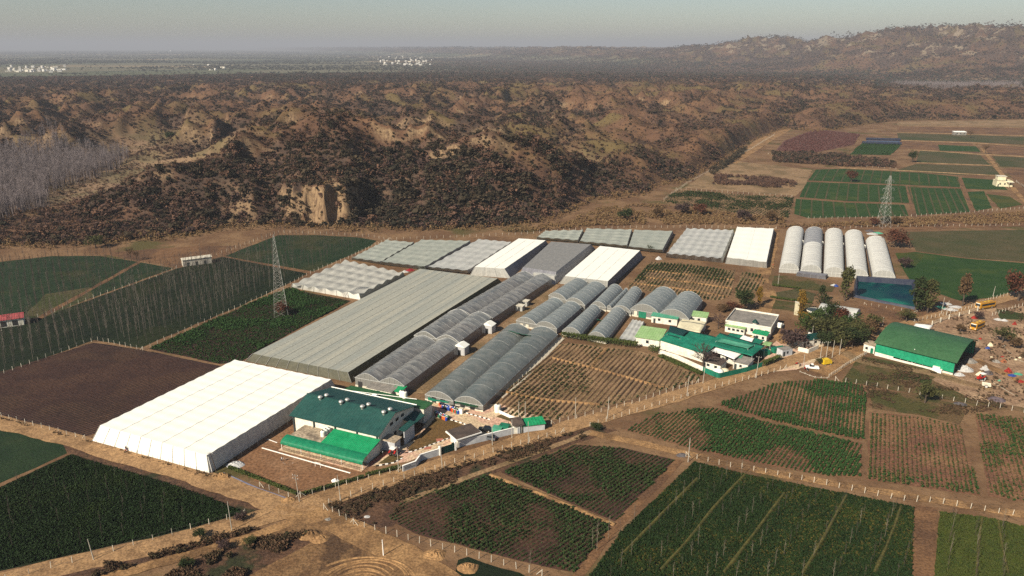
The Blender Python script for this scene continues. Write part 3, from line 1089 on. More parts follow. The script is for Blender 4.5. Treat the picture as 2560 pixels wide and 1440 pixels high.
fg, Lg = field('field', [(2155, 358), (2255, 362), (2225, 388), (2125, 386)], 'small square of green rows below the dam pond', m_wheat, m_wheat, (2170, 385), (2200, 360), 3, .3, 1.4)
plants('row_crop', 'green crop rows below the dam pond', Lg, 1.2, 1.7, P_CG, 0, .1, 13, .2)
terr = [((2245, 305), (2560, 300), (2900, 296), (2900, 318), (2560, 317), (2242, 313), 'tan', 1), ((2242, 316), (2560, 320), (2900, 322), (2900, 340), (2560, 338), (2245, 330), 'brown', 2),
        ((2243, 333), (2400, 337), (2560, 342), (2560, 362), (2430, 355), (2245, 349), 'olive', 3), ((2248, 353), (2430, 359), (2450, 385), (2345, 378), (2250, 372), 'brown', 4),
        ((2345, 362), (2440, 366), (2452, 380), (2350, 377), 'green', 5), ((2300, 376), (2450, 388), (2475, 412), (2350, 410), (2290, 405), 'olive', 6), ((2290, 410), (2480, 416), (2500, 436), (2400, 438), (2240, 426), 'olive', 7),
        ((2455, 362), (2560, 368), (2900, 380), (2900, 400), (2560, 390), (2460, 383), 'brown', 8), ((2480, 390), (2560, 394), (2900, 405), (2900, 440), (2560, 420), (2500, 415), 'olive', 9), ((2510, 420), (2560, 424), (2900, 445), (2900, 500), (2560, 470), (2535, 450), 'brown', 10)]
TM = {'tan': m_beige, 'brown': m_soil, 'olive': m_olive, 'green': m_wheat}
TW = ['', 'farthest', 'second farthest', 'third farthest', 'fourth', 'small bright', 'fifth', 'nearest', 'right hand', 'right hand lower', 'lowest right hand']
for t in terr:
    *F, kk, i = t
    sheet('field', F, TM[kk], f'{TW[i]} {kk} terrace field at upper right', 'field', jag=.5)
for q in ([(2245, 315), (2560, 319)], [(2243, 331), (2560, 340)], [(2246, 351), (2440, 358), (2560, 366)], [(2270, 374), (2450, 386), (2560, 392)], [(2290, 407), (2480, 414)], [(2100, 420), (2300, 429), (2500, 440)]):
    ribbon('path', q, 3.0, m_beige, 'pale terrace bund between far fields', 'path', .8, .5)
ribbon('path', [(2020, 453), (2120, 456), (2272, 464), (2400, 470)], 1.6, m_soil, 'brown balk between green strips', 'path', .3)
ribbon('path', [(1996, 495), (2120, 505), (2285, 510)], 1.6, m_soil, 'lower brown balk between green strips', 'path', .3)
ribbon('path', [(2268, 464), (2286, 540)], 3.0, m_soil, 'brown path beside the steel tower fields', 'path', .4)
ribbon('path', [(2400, 445), (2432, 530)], 2.6, m_soil, 'second brown path among the green fields', 'path', .4)
ribbon('path', [(2455, 370), (2500, 430), (2540, 480), (2580, 520)], 4, m_track, 'pale lane past the pump house', 'path', .6)
# bank behind the fence and strip of reeds at right
sheet('bank', [(1940, 566), (2270, 545), (2560, 528), (2900, 505), (2900, 565), (2560, 566), (2260, 575), (1940, 572)], m_soil, 'brown reedy bank behind the white tunnels', 'bank')
# ---- compound ground
sheet('bare_ground', [(560, 1150), (655, 1095), (735, 1040), (745, 1082), (905, 1150), (960, 1185), (745, 1236), (640, 1205)], mat('playground_soil', (.20, .108, .055), (.17, .092, .048), scale=.2, c3=(.23, .135, .075), scale3=.06, fine=1.3), 'bare brown playground in front of the main building')
sheet('yard', [(905, 1170), (1020, 1155), (1150, 1110), (1360, 1045), (1250, 1010), (1180, 1015), (1065, 1005), (1035, 1030), (1080, 1030), (1040, 1100), (980, 1130)], m_pave, 'pale paved yard inside the gate')
sheet('lawn', [(1020, 1122), (1088, 1045), (1130, 1052), (1165, 1066), (1168, 1076), (1120, 1095), (1060, 1118), (1025, 1132)], m_blawn, 'brown lawn beside the main building', 'lawn')
sheet('lawn', [(945, 1160), (975, 1138), (1010, 1142), (985, 1158)], m_blawn, 'small brown lawn near the name wall', 'lawn')
sheet('lawn', [(1240, 1042), (1255, 1036), (1300, 1046), (1280, 1056)], m_blawn, 'tiny brown lawn beside the white drain wall', 'lawn')
for i, q in enumerate(([(1090, 1098), (1108, 1096), (1107, 1103), (1092, 1105)], [(1062, 1119), (1080, 1117), (1077, 1123), (1060, 1125)])):
    sheet('paving_patch', q, m_redpave, ('red paving patch near the gate', 'red paving patch left of the gate')[i], 'paving', jag=0)
ribbon('path', [(920, 1165), (975, 1128)], 1.6, m_redpave, 'red brown path beside the main building', 'path', .1)
sheet('bare_ground', [(1130, 1010), (1400, 715), (1385, 708), (1300, 780), (1010, 985), (1060, 985)], m_beige, 'sandy lane between long greenhouses')
sheet('concrete_strip', [(1262, 1000), (1412, 846), (1400, 842), (1240, 985)], mat('pale_concrete', (.45, .40, .31), (.36, .31, .24), scale=.4), 'pale concrete drain beside the dark tunnel', 'drain', jag=.1)
ribbon('path', [(1936, 572), (1918, 668), (1900, 700), (1928, 735), (1905, 780), (1935, 830), (1975, 860)], 6.5, m_track, 'sandy lane left of the white tunnels', 'lane', .8)
sheet('bare_ground', [(1960, 840), (2010, 848), (2090, 870), (2060, 900), (1990, 925), (1930, 930), (1900, 880)], m_pave, 'pale yard by the compound gate')
sheet('lawn', [(1935, 690), (1990, 690), (2090, 712), (2080, 730), (1990, 722), (1930, 712)], m_lawn, 'dry lawn before the white tunnels', 'lawn')
sheet('field', [(1925, 735), (1990, 722), (2040, 735), (2030, 757), (1920, 742)], m_olive, 'brown garden plot behind the flat roofed house', 'field')
sheet('lawn', [(1918, 748), (2030, 762), (2010, 780), (1915, 770)], m_lawn, 'olive garden lawn behind the flat roofed house', 'lawn')
sheet('bare_ground', [(2110, 790), (2165, 755), (2290, 768), (2330, 790), (2280, 815), (2180, 840)], m_soil, 'bare brown plot below the pond')
sheet('bare_ground', [(2290, 820), (2440, 775), (2900, 740), (2900, 1080), (2560, 1020), (2430, 1000), (2330, 950), (2440, 880)], mat('scrap_yard_dirt', (.24, .15, .09), (.17, .105, .062), scale=.3, c3=(.30, .20, .12), scale3=.1, bump=.15, bscale=1.2, fine=1.4), 'rough dirt of the scrap yard beside the green shed')
sheet('lawn', [(2490, 772), (2560, 785), (2560, 800), (2500, 798)], m_lawn_g, 'green grass patch behind the buses', 'lawn')
sheet('bare_ground', [(2015, 925), (2095, 865), (2170, 855), (2160, 890), (2075, 945)], m_track, 'dirt parking patch below the road')
# white drain channel at the bottom of the playground
sheet('drain_channel', [(545, 1190), (560, 1182), (650, 1222), (720, 1246), (705, 1252), (630, 1228)], mat('liner', (.12, .12, .17), (.2, .2, .26), scale=.5, rough=.4), 'grey lined drain along the playground edge', 'drain', jag=.1)
# ---- roads
ribbon('road', [(-350, 975), (0, 1056), (160, 1095), (270, 1128), (400, 1166), (530, 1204), (640, 1242), (745, 1282)], 6.5, m_road, 'sandy dirt road along the left fields', 'road', 1.0)
ribbon('road', [(-300, 1530), (0, 1456), (200, 1408), (420, 1358), (600, 1312), (740, 1270), (900, 1218), (1100, 1162), (1300, 1105), (1480, 1048), (1700, 988), (1900, 926), (2010, 893), (2100, 866), (2170, 840), (2290, 806), (2400, 776), (2540, 738), (2800, 670)], 7.0, m_road, 'main dirt road passing the farm gate', 'road', .9)
ribbon('road', [(690, 1268), (790, 1285), (880, 1330), (985, 1372), (1060, 1418), (1180, 1500)], 7.5, m_track, 'sandy track from the junction to the bottom edge', 'road', 1.0)
ribbon('road', [(1470, 1082), (1560, 1098), (1700, 1132), (1900, 1178), (2100, 1212), (2400, 1262), (2700, 1310)], 3.2, m_track, 'narrow sandy track along the lower fence', 'road', .5)
ribbon('path', [(760, 1290), (640, 1345), (430, 1400), (250, 1450), (100, 1490)], 3.2, m_track, 'second sandy track at lower left', 'road', .7)
ribbon('path', [(1010, 1255), (1180, 1190), (1360, 1125), (1480, 1080)], 2.0, m_beige, 'pale wheel path between verge and dark crop rows', 'road', .4)
ribbon('path', [(2440, 900), (2510, 935), (2600, 975)], 4.0, m_track, 'pale wheel track through the scrap yard', 'path', .8)
ribbon('path', [(2110, 880), (2150, 910), (2300, 925), (2400, 955), (2480, 975)], 4.5, m_beige, 'pale strip along the front of the green shed', 'path', .8)
sheet('bare_ground', [(420, 1470), (520, 1405), (640, 1352), (760, 1300), (820, 1310), (900, 1345), (1000, 1392), (1080, 1470)], m_churn, 'churned sandy ground at the road junction')
sheet('verge', [(-100, 1500), (200, 1425), (420, 1372), (620, 1318), (660, 1322), (430, 1390), (150, 1475)], m_verge, 'bushy verge between two lower left tracks')
sheet('verge', [(380, 1470), (470, 1410), (640, 1350), (790, 1330), (790, 1350), (660, 1420), (560, 1470)], m_verge, 'shrubby bank at the bottom edge')


def tyre_tracks():
    c = Vector((*G(905, 1462), 0))
    b = MB()
    for k in range(9):
        r0 = 3.0 + 1.0 * k + R.uniform(-.35, .35)
        wv = R.uniform(.2, .4)
        rows = []
        a0, a1 = R.uniform(-.2, 1.0), R.uniform(1.7, 3.3)
        for i in range(44):
            a = a0 + (a1 - a0) * i / 43
            r_ = r0 * (1 + .05 * math.sin(a * 2 + k))
            e = Vector((math.cos(a), math.sin(a) * .85, 0))
            p = c + e * r_
            q = c + e * (r_ + wv)
            o = c + e * (r_ + wv * 2)
            h = .16 * math.sin(math.pi * i / 43)
            rows.append([(p.x, p.y, .15), ((p.x + q.x) / 2, (p.y + q.y) / 2, .20 + h), (q.x, q.y, .20 + h), (o.x, o.y, .15)])
        b.grid(rows)
    tag(b.build('tyre_ruts', m_track, smooth=True), 'curved tyre ruts in the sand at bottom edge', 'tyre ruts', kind='structure')


tyre_tracks()


def tufts(name, label, px, n, size, protos, cat='grass', k0=.0, pf=40, seed=0):
    poly = [G(*q) for q in px]
    a = np.array(poly)
    x = NR.uniform(a[:, 0].min(), a[:, 0].max(), n * 2)
    y = NR.uniform(a[:, 1].min(), a[:, 1].max(), n * 2)
    k = inside(poly, x, y) & (fbm(x / pf, y / pf, 3, 200 + seed) > k0)
    x, y = x[k], y[k]
    s = size * NR.uniform(.5, 1.3, len(x))
    return scatter(name, label, cat, np.stack([x, y, np.full(len(x), .1)], 1), s, protos, .15)


m_weed = mat('weed', (.055, .040, .020), (.035, .040, .014), scale=.3, rnd=(.11, .065, .035), rough=.9)
P_G = [leafclump('wheat_tuft', m_grass, 14, .55, seed=s, flat=.7, lobes=2) for s in (31, 32, 33)]
P_W = [leafclump('weed_tuft', m_weed, 18, .4, seed=s, flat=.6) for s in (34, 35, 36)]
tufts('wheat', 'dark wheat standing in the lower right poplar field', [(1455, 1470), (1550, 1335), (1735, 1157), (1880, 1192), (2080, 1230), (2284, 1270), (2278, 1470)], 34000, .6, P_G + [leafclump('ripening_tuft', mat('ripening_blades', (.020, .030, .007), (.034, .036, .009), scale=.05, c3=(.075, .060, .012), scale3=.03, lo3=.46, hi3=.62), 14, .55, seed=39, flat=.7, lobes=2)], 'wheat', seed=1)
tufts('wheat', 'dark wheat standing in the lower left field', [(-200, 1500), (-200, 1270), (0, 1222), (178, 1140), (400, 1205), (520, 1244), (612, 1285), (420, 1333), (0, 1425)], 30000, .6, P_G, 'wheat', seed=2)
P_Y = [leafclump('mustard_tuft', mat('mustard_leaf', (.080, .082, .014), (.050, .064, .014), scale=.2, rnd=(.10, .085, .018)), 14, .55, seed=s, flat=.7, lobes=2) for s in (37, 38)]
tufts('wheat', 'yellow green crop standing in the lower right corner', [(2350, 1283), (2480, 1300), (2560, 1320), (2700, 1380), (2700, 1470), (2336, 1470)], 11000, .6, P_Y, 'wheat', seed=3)
tufts('weeds', 'brown weeds along the verge below the main road', [(815, 1265), (1000, 1206), (1240, 1132), (1480, 1070), (1530, 1075), (1440, 1102), (1230, 1175), (1050, 1238), (960, 1310), (900, 1318)], 5200, .9, P_W, 'weeds', .44, 9, 4)
tufts('weeds', 'brown weeds between the lower left tracks', [(-100, 1500), (200, 1425), (420, 1376), (620, 1322), (655, 1324), (430, 1388), (150, 1475)], 2200, 1.2, P_W, 'weeds', .42, 9, 5)
tufts('weeds', 'dark weeds on the bank at bottom edge', [(380, 1470), (470, 1412), (640, 1352), (780, 1332), (785, 1350), (660, 1420), (560, 1470)], 2400, 1.3, P_W, 'weeds', .45, 7, 6)
tufts('weeds', 'weeds along the left dirt road', [(0, 1045), (160, 1087), (280, 1122), (520, 1188), (560, 1200), (500, 1190), (270, 1122), (0, 1050)], 1500, .8, P_W, 'weeds', .4, 9, 7)
tufts('weeds', 'scattered weeds around the green shed yard', [(2110, 945), (2160, 895), (2330, 930), (2470, 985), (2520, 1020), (2400, 1040), (2180, 1020)], 2600, .7, P_W, 'weeds', .48, 9, 8)
tufts('weeds', 'weeds and litter grass in the scrap yard', [(2300, 822), (2440, 778), (2700, 760), (2700, 1040), (2560, 1010), (2440, 990), (2460, 890)], 2600, .9, P_W, 'weeds', .5, 9, 9)
tufts('reeds', 'tan reeds on the bank behind the white tunnels', [(1945, 566), (2270, 548), (2560, 532), (2900, 510), (2900, 558), (2560, 560), (2260, 568), (1945, 570)], 3400, 2.2, P_T, 'reeds', .3, 20, 10)
tufts('reeds', 'tan reeds between net houses and the wood', [(1250, 580), (1420, 556), (1500, 520), (1640, 512), (1960, 548), (1960, 562), (1700, 562), (1500, 566), (1300, 582)], 2600, 2.2, P_T, 'reeds', .4, 20, 11)
tufts('bushes', 'low brown bushes on the pale dry plot', [(1790, 440), (1900, 445), (1990, 455), (1990, 470), (1900, 470), (1780, 462)], 900, 3.0, P_P, 'bushes', .5, 16, 12)
tufts('bushes', 'dark hedge bushes along the hill road fence', [(1770, 432), (1860, 372), (1870, 378), (1785, 440)], 700, 4.0, P_D, 'bushes', .2, 16, 13)
tufts('bushes', 'scrub belt between red fallow and green strips', [(1930, 385), (2050, 384), (2130, 392), (2240, 405), (2235, 420), (2100, 416), (1930, 405)], 1300, 4.0, P_D + P_P, 'bushes', .36, 20, 14)
tufts('weeds', 'dry red stalks on the fallow plot below the hills', [(1960, 354), (2040, 326), (2150, 337), (2135, 362), (2020, 385), (1945, 376)], 2600, 2.2, [leafclump('red_stalk', mat('red_stalk', (.10, .040, .034), (.075, .034, .03), scale=.2), 18, .4, seed=40)], 'weeds', 0, 20, 15)
# ------------------------------------------------------------------ greenhouse covers
def film(name, base, streak, transp, rough=.35, across=.6, along=.05, lo=.4, hi=.65, seam=0.0, seam_c=(.05, .05, .05), trans=.25, dirt=None):
    """plastic film or net: colour streaks in surface (uv metre) space, partly see-through"""
    if name in MATS:
        return MATS[name]
    m = bpy.data.materials.new(name)
    m.use_nodes = True
    N, L = m.node_tree.nodes, m.node_tree.links
    bs, out = N['Principled BSDF'], N['Material Output']
    bs.inputs['Roughness'].default_value = rough
    bs.inputs['Specular IOR Level'].default_value = .35
    dirt_ = .14 if dirt is None else dirt
    tc = N.new('ShaderNodeTexCoord')
    mp = N.new('ShaderNodeMapping')
    mp.inputs['Scale'].default_value = (across, along, 1)
    L.new(tc.outputs['UV'], mp.inputs[0])
    n1 = N.new('ShaderNodeTexNoise')
    n1.inputs['Scale'].default_value = 1
    n1.inputs['Detail'].default_value = 3
    L.new(mp.outputs[0], n1.inputs['Vector'])
    r = N.new('ShaderNodeMapRange')
    r.inputs[1].default_value, r.inputs[2].default_value = lo, hi
    L.new(n1.outputs[0], r.inputs[0])
    mx = N.new('ShaderNodeMix')
    mx.data_type = 'RGBA'
    L.new(r.outputs[0], mx.inputs[0])
    mx.inputs[6].default_value = (*base, 1)
    mx.inputs[7].default_value = (*streak, 1)
    cur = mx.outputs[2]
    n2 = N.new('ShaderNodeTexNoise')
    n2.inputs['Scale'].default_value = .9
    n2.inputs['Detail'].default_value = 6
    n2.inputs['Roughness'].default_value = .7
    L.new(tc.outputs['UV'], n2.inputs['Vector'])
    r2 = N.new('ShaderNodeMapRange')
    r2.inputs[1].default_value, r2.inputs[2].default_value = .35, .7
    r2.inputs[3].default_value, r2.inputs[4].default_value = 1.0 + dirt_, 1.0 - dirt_ * 1.4
    L.new(n2.outputs[0], r2.inputs[0])
    mm = N.new('ShaderNodeMix')
    mm.data_type = 'RGBA'
    mm.blend_type = 'MULTIPLY'
    mm.inputs[0].default_value = 1
    L.new(cur, mm.inputs[6])
    L.new(r2.outputs[0], mm.inputs[7])
    cur = mm.outputs[2]
    if seam:
        sx = N.new('ShaderNodeSeparateXYZ')
        L.new(tc.outputs['UV'], sx.inputs[0])
        md = N.new('ShaderNodeMath')
        md.operation = 'PINGPONG'
        md.inputs[1].default_value = seam / 2
        L.new(sx.outputs[0], md.inputs[0])
        lt = N.new('ShaderNodeMath')
        lt.operation = 'LESS_THAN'
        lt.inputs[1].default_value = .09
        L.new(md.outputs[0], lt.inputs[0])
        m3 = N.new('ShaderNodeMix')
        m3.data_type = 'RGBA'
        L.new(lt.outputs[0], m3.inputs[0])
        L.new(cur, m3.inputs[6])
        m3.inputs[7].default_value = (*seam_c, 1)
        cur = m3.outputs[2]
    L.new(cur, bs.inputs['Base Color'])
    sh = bs.outputs[0]
    if trans:
        tl = N.new('ShaderNodeBsdfTranslucent')
        L.new(cur, tl.inputs[0])
        q = N.new('ShaderNodeMixShader')
        q.inputs[0].default_value = trans
        L.new(sh, q.inputs[1])
        L.new(tl.outputs[0], q.inputs[2])
        sh = q.outputs[0]
    if transp:
        tr = N.new('ShaderNodeBsdfTransparent')
        q = N.new('ShaderNodeMixShader')
        q.inputs[0].default_value = transp
        L.new(sh, q.inputs[1])
        L.new(tr.outputs[0], q.inputs[2])
        sh = q.outputs[0]
    L.new(sh, out.inputs[0])
    MATS[name] = m
    return m


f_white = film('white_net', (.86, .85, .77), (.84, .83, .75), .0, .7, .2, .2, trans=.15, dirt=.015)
f_whiteside = film('white_net_side', (.55, .54, .52), (.46, .46, .46), .05, .6, .9, .05, trans=.2)  # darker white net: shade of the sunless wall in its colour; also grey plastic
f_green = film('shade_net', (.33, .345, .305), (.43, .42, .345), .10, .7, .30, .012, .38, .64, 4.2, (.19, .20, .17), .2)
f_greenside = film('shade_net_side', (.065, .085, .05), (.09, .105, .06), .22, .7, .3, .3, trans=.1)  # sunless wall of the shade house, its shade darkened into the net colour
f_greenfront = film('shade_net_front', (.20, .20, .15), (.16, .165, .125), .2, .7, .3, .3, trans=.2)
f_grey = film('grey_net', (.48, .47, .42), (.40, .40, .36), .08, .7, .25, .25, trans=.25)
f_grey2 = film('pale_green_net', (.36, .39, .34), (.44, .46, .40), .12, .7, .2, .3, trans=.25)
f_grey3 = film('light_grey_net', (.52, .52, .49), (.44, .45, .42), .06, .7, .2, .3, trans=.25)
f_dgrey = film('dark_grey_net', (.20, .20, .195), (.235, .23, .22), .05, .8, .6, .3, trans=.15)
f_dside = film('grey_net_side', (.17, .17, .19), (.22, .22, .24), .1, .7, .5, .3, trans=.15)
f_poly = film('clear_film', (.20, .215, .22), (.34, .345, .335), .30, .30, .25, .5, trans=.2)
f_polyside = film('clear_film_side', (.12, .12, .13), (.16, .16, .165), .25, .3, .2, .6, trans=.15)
f_dark = film('green_film', (.150, .180, .178), (.225, .245, .235), .22, .38, .2, .35, trans=.2)
f_grn2 = film('grey_green_film', (.205, .235, .235), (.28, .305, .30), .12, .45, .12, .8, trans=.2)
f_wtun = film('white_film', (.80, .79, .72), (.66, .65, .60), .04, .45, .08, 1.1, trans=.3)
f_wgrey = film('worn_grey_film', (.30, .31, .33), (.44, .44, .44), .1, .45, .1, 1.6, trans=.3)
f_end = film('end_net', (.24, .24, .22), (.30, .30, .27), .2, .6, .8, .1, trans=.2)
f_wend = film('white_end_net', (.40, .40, .37), (.48, .47, .43), .1, .6, 1.0, .05, trans=.2)
m_pipe = mat('galvanised_pipe', (.46, .46, .43), (.36, .36, .35), scale=2, rough=.5)
m_gutter = mat('gutter_metal', (.10, .10, .105), (.16, .16, .16), scale=1, rough=.5)
m_plinth = mat('plinth', (.56, .52, .42), (.44, .40, .32), scale=.6, fine=2)
m_gdark = mat('dark_opening', (.03, .03, .03))
m_shade_green = mat('green_shade_cloth', (.012, .155, .085), (.010, .12, .070), scale=.6, rough=.7, fine=2.5)
m_inside = mat('greenhouse_floor', (.05, .045, .03), (.035, .05, .02), scale=.5)


def quad_pts(q):
    return [V(*p) for p in q]


def bil(Q, u, v):
    return (Q[0] * (1 - u) + Q[1] * u) * (1 - v) + (Q[3] * (1 - u) + Q[2] * u) * v


def tunnel(q, label, hs=2.0, ht=4.2, spans=1, ribs=8, cover=f_dark, side=f_polyside, end=f_end, shape='arch', sag=.10, group=None,
           name='polytunnel', door=None, extra=None, ripple=.06, gutters=True, ribm=None, ribr=.05, plinth=True, tag_cat='greenhouse', split=None):
    """arched film greenhouse on a surveyed footprint quad (near-left, near-right, far-right, far-left)"""
    Q = quad_pts(q)
    c = (Q[0] + Q[1] + Q[2] + Q[3]) / 4
    root = thing(name, label, tag_cat, c, 0, group)
    W = ((Q[1] - Q[0]).length + (Q[2] - Q[3]).length) / 2
    Ln = ((Q[3] - Q[0]).length + (Q[2] - Q[1]).length) / 2
    K = 14

    def prof(t):
        if shape == 'arch':
            return hs + (ht - hs) * math.sin(math.pi * t) ** .72
        if shape == 'round':
            return hs + (ht - hs) * math.sqrt(max(0, 1 - (2 * t - 1) ** 2))
        a = 1 - abs(2 * t - 1)               # pointed
        return hs + (ht - hs) * (a * .45 + .55 * math.sin(math.pi * t / 1) ** .8)

    nv = max(24, int(Ln / 1.0))
    for s in range(spans):
        rows, uvs = [], []
        for j in range(nv + 1):
            v = j / nv
            ph = abs(math.sin(math.pi * v * ribs))
            row, uvr = [], []
            for i in range(K + 1):
                t = i / K
                u = (s + t) / spans
                p = bil(Q, u, v)
                edge = math.sin(math.pi * t)
                nz_ = (float(vn(p.x / 1.7, p.y / 1.7, 5)) - .5) * 2 * ripple
                z = prof(t) - sag * ph * (.3 + edge) + nz_ * edge
                row.append((p.x, p.y, z))
                uvr.append((u * W * 1.15, v * Ln))
            rows.append(row)
            uvs.append(uvr)
        if split and s == 0:
            k = int(nv * split[0])
            b = MB(c)
            b.grid(rows[:k + 1], uvs[:k + 1])
            b.build('cover', cover, root, smooth=True)
            b = MB(c)
            b.grid(rows[k:], uvs[k:])
            tag(b.build('cover', split[1], root, smooth=True), 'worn grey film over the far half')
        else:
            b = MB(c)
            b.grid(rows, uvs)
            b.build('cover', cover, root, smooth=True)
    # side walls
    for u in (0, 1):
        n2 = max(6, int(Ln / 4))
        rows = [[bil(Q, u, j / n2) + Vector((0, 0, hs)) for j in range(n2 + 1)], [bil(Q, u, j / n2) for j in range(n2 + 1)]]
        uvs = [[(j / n2 * Ln, hs) for j in range(n2 + 1)], [(j / n2 * Ln, 0) for j in range(n2 + 1)]]
        b = MB(c)
        b.grid(rows, uvs)
        b.build('side_wall', side, root)
    # gable ends
    for v in (0, 1):
        pts = []
        for s in range(spans):
            for i in range(K + 1):
                if s and i == 0:
                    continue
                t = i / K
                p = bil(Q, (s + t) / spans, v)
                pts.append((p.x, p.y, prof(t) - .04))
        b = MB(c)
        a0, a1 = bil(Q, 0, v), bil(Q, 1, v)
        for (p1, p2) in zip(pts, pts[1:]):
            b.face([(p1[0], p1[1], 0), (p2[0], p2[1], 0), p2, p1], uv=[(0, 0), (1, 0), (1, 3), (0, 3)])
        b.build('end_wall', end, root)
    # ribs
    for k in range(ribs + 1):
        v = k / ribs
        for s in range(spans):
            b = MB(c)
            pts = []
            for i in range(0, K + 1, 2 if K % 2 == 0 else 1):
                t = i / K
                p = bil(Q, (s + t) / spans, v)
                pts.append(Vector((p.x, p.y, prof(t) + .05)))
            rr = ribr * (1.6 if k in (0, ribs) else .42)
            b.path(pts, rr, 4)
            b.build('rib', ribm or m_pipe, root)
    if gutters:
        for s in range(spans + 1):
            b = MB(c)
            u = s / spans
            n2 = 6
            b.path([bil(Q, u, j / n2) + Vector((0, 0, hs + .02)) for j in range(n2 + 1)], .16 if 0 < s < spans else .08, 5)
            b.build('gutter', m_gutter, root)
    if plinth:
        b = MB(c)
        d = (Q[1] - Q[0]).normalized()
        o_ = Vector((d.y, -d.x, 0)) * .12
        A, B = Q[0] + o_, Q[1] + o_
        for p1, p2 in ((A, B),):
            b.face([p1, p2, p2 + Vector((0, 0, .7)), p1 + Vector((0, 0, .7))])
            b.face([p1 + Vector((0, 0, .7)), p2 + Vector((0, 0, .7)), Q[1] + Vector((0, 0, .7)), Q[0] + Vector((0, 0, .7))])
        b.build('plinth', m_plinth, root)
    # near gable framing and doors
    d = (Q[1] - Q[0]) / spans
    f_ = d.normalized()
    out = Vector((f_.y, -f_.x, 0))
    for s in range(spans):
        b = MB(c)
        o0 = Q[0] + d * s + out * .10
        b.bar(o0 + Vector((0, 0, hs)), o0 + d + Vector((0, 0, hs)), .07)
        for t in (.2, .4, .6, .8):
            b.bar(o0 + d * t, o0 + d * t + Vector((0, 0, prof(t))), .045)
        b.build('gable_frame', ribm or m_pipe, root)
        if door:
            for t, ww, hh, mm in door:
                b = MB(c)
                a = o0 + d * t + out * .06
                e = f_ * ww
                b.face([a, a + e, a + e + Vector((0, 0, hh)), a + Vector((0, 0, hh))])
                b.face([a + out * .05, a + e + out * .05, a + e, a])
                b.build('door', mm, root)
    return root, Q, prof


def net_house(base, top, h, label, roof_m, side_m, front_m=None, nx=6, ny=8, peak=.0, sagz=.25, seg=4, seams=0, name='net_house', posts=True, group=None, ridge_amp=0, post_m=None, skew=None, cat='net house', left_m=None):
    """net stretched over a post grid; base = ground quad, top = roof quad at height h (photo pixels)"""
    B = quad_pts(base)
    T = [V(*p, h) for p in top]
    c = (B[0] + B[1] + B[2] + B[3]) / 4
    root = thing(name, label, cat, c, 0, group)
    W, Ln = (T[1] - T[0]).length, (T[3] - T[0]).length

    NU, NV = nx * seg, ny * seg

    def roofpt(u, v):
        p = bil(T, u, v)
        a, b_ = abs(math.cos(math.pi * u * nx)), abs(math.cos(math.pi * v * ny))
        tent = (a ** 1.5) * (b_ ** 1.5)
        z = -sagz * (1 - max(a, b_) ** .7) * .7 + peak * tent
        z += (float(fbm(p.x / 6, p.y / 6, 3, 6)) - .5) * (.3 * sagz + .35 * peak)
        if ridge_amp:
            z += ridge_amp * (1 - abs(2 * u - 1)) - ridge_amp * .5
        return Vector((p.x, p.y, p.z + z))

    rows = [[roofpt(i / NU, j / NV) for i in range(NU + 1)] for j in range(NV + 1)]
    uvs = [[(i / NU * W, j / NV * Ln) for i in range(NU + 1)] for j in range(NV + 1)]
    b = MB(c)
    b.grid(rows, uvs)
    b.build('roof_net', roof_m, root, smooth=True)

    def wall(nm, m, top_pts, b0, b1):
        n = len(top_pts) - 1
        R_ = []
        for k in range(5):
            f = k / 4
            row = []
            for i, p in enumerate(top_pts):
                g = b0.lerp(b1, i / n)
                q = p.lerp(g, f)
                bulge = .10 * math.sin(f * math.pi) * math.sin(i / n * math.pi * max(nx, ny) * 2)
                row.append(Vector((q.x + bulge, q.y - bulge, q.z if k < 4 else 0)))
            R_.append(row)
        L_ = (b1 - b0).length
        bb = MB(c)
        bb.grid(R_, [[(i / n * L_, k) for i in range(n + 1)] for k in range(5)])
        bb.build(nm, m, root, smooth=True)

    wall('front_net', front_m or side_m, rows[0], B[0], B[1])
    wall('side_net', side_m, [r[-1] for r in rows], B[1], B[2])  # right wall: most houses pass a darker net, its shade put into colour
    wall('back_net', side_m, rows[-1], B[3], B[2])
    wall('side_net', left_m or front_m or side_m, [r[0] for r in rows], B[0], B[3])
    if posts:
        for i in range(nx + 1):
            b = MB(c)
            p = rows[0][min(i * seg, NU)]
            g = B[0].lerp(B[1], i / nx)
            d = (B[0] - B[3]).normalized() * .12
            b.bar(g + d, p + d, .06)
            b.build('post', post_m or m_pipe, root)
    if seams:
        for k in range(1, seams):
            b = MB(c)
            u = k / seams
            i = round(u * NU)
            b.path([rows[j][i] + Vector((0, 0, .05)) for j in range(0, NV + 1, 2)], .05, 4)
            b.build('support_cable', mat('seam_wire', (.62, .60, .52)), root)
    return root


# 1 the huge white net house
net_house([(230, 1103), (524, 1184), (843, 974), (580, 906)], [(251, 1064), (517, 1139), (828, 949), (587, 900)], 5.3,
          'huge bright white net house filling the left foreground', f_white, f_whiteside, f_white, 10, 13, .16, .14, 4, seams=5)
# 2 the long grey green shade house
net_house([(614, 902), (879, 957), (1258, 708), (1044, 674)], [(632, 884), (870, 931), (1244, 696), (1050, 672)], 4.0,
          'long grey green striped shade net house behind the white one', f_green, f_greenside, f_greenfront, 10, 24, .04, .04, 3, seams=10)
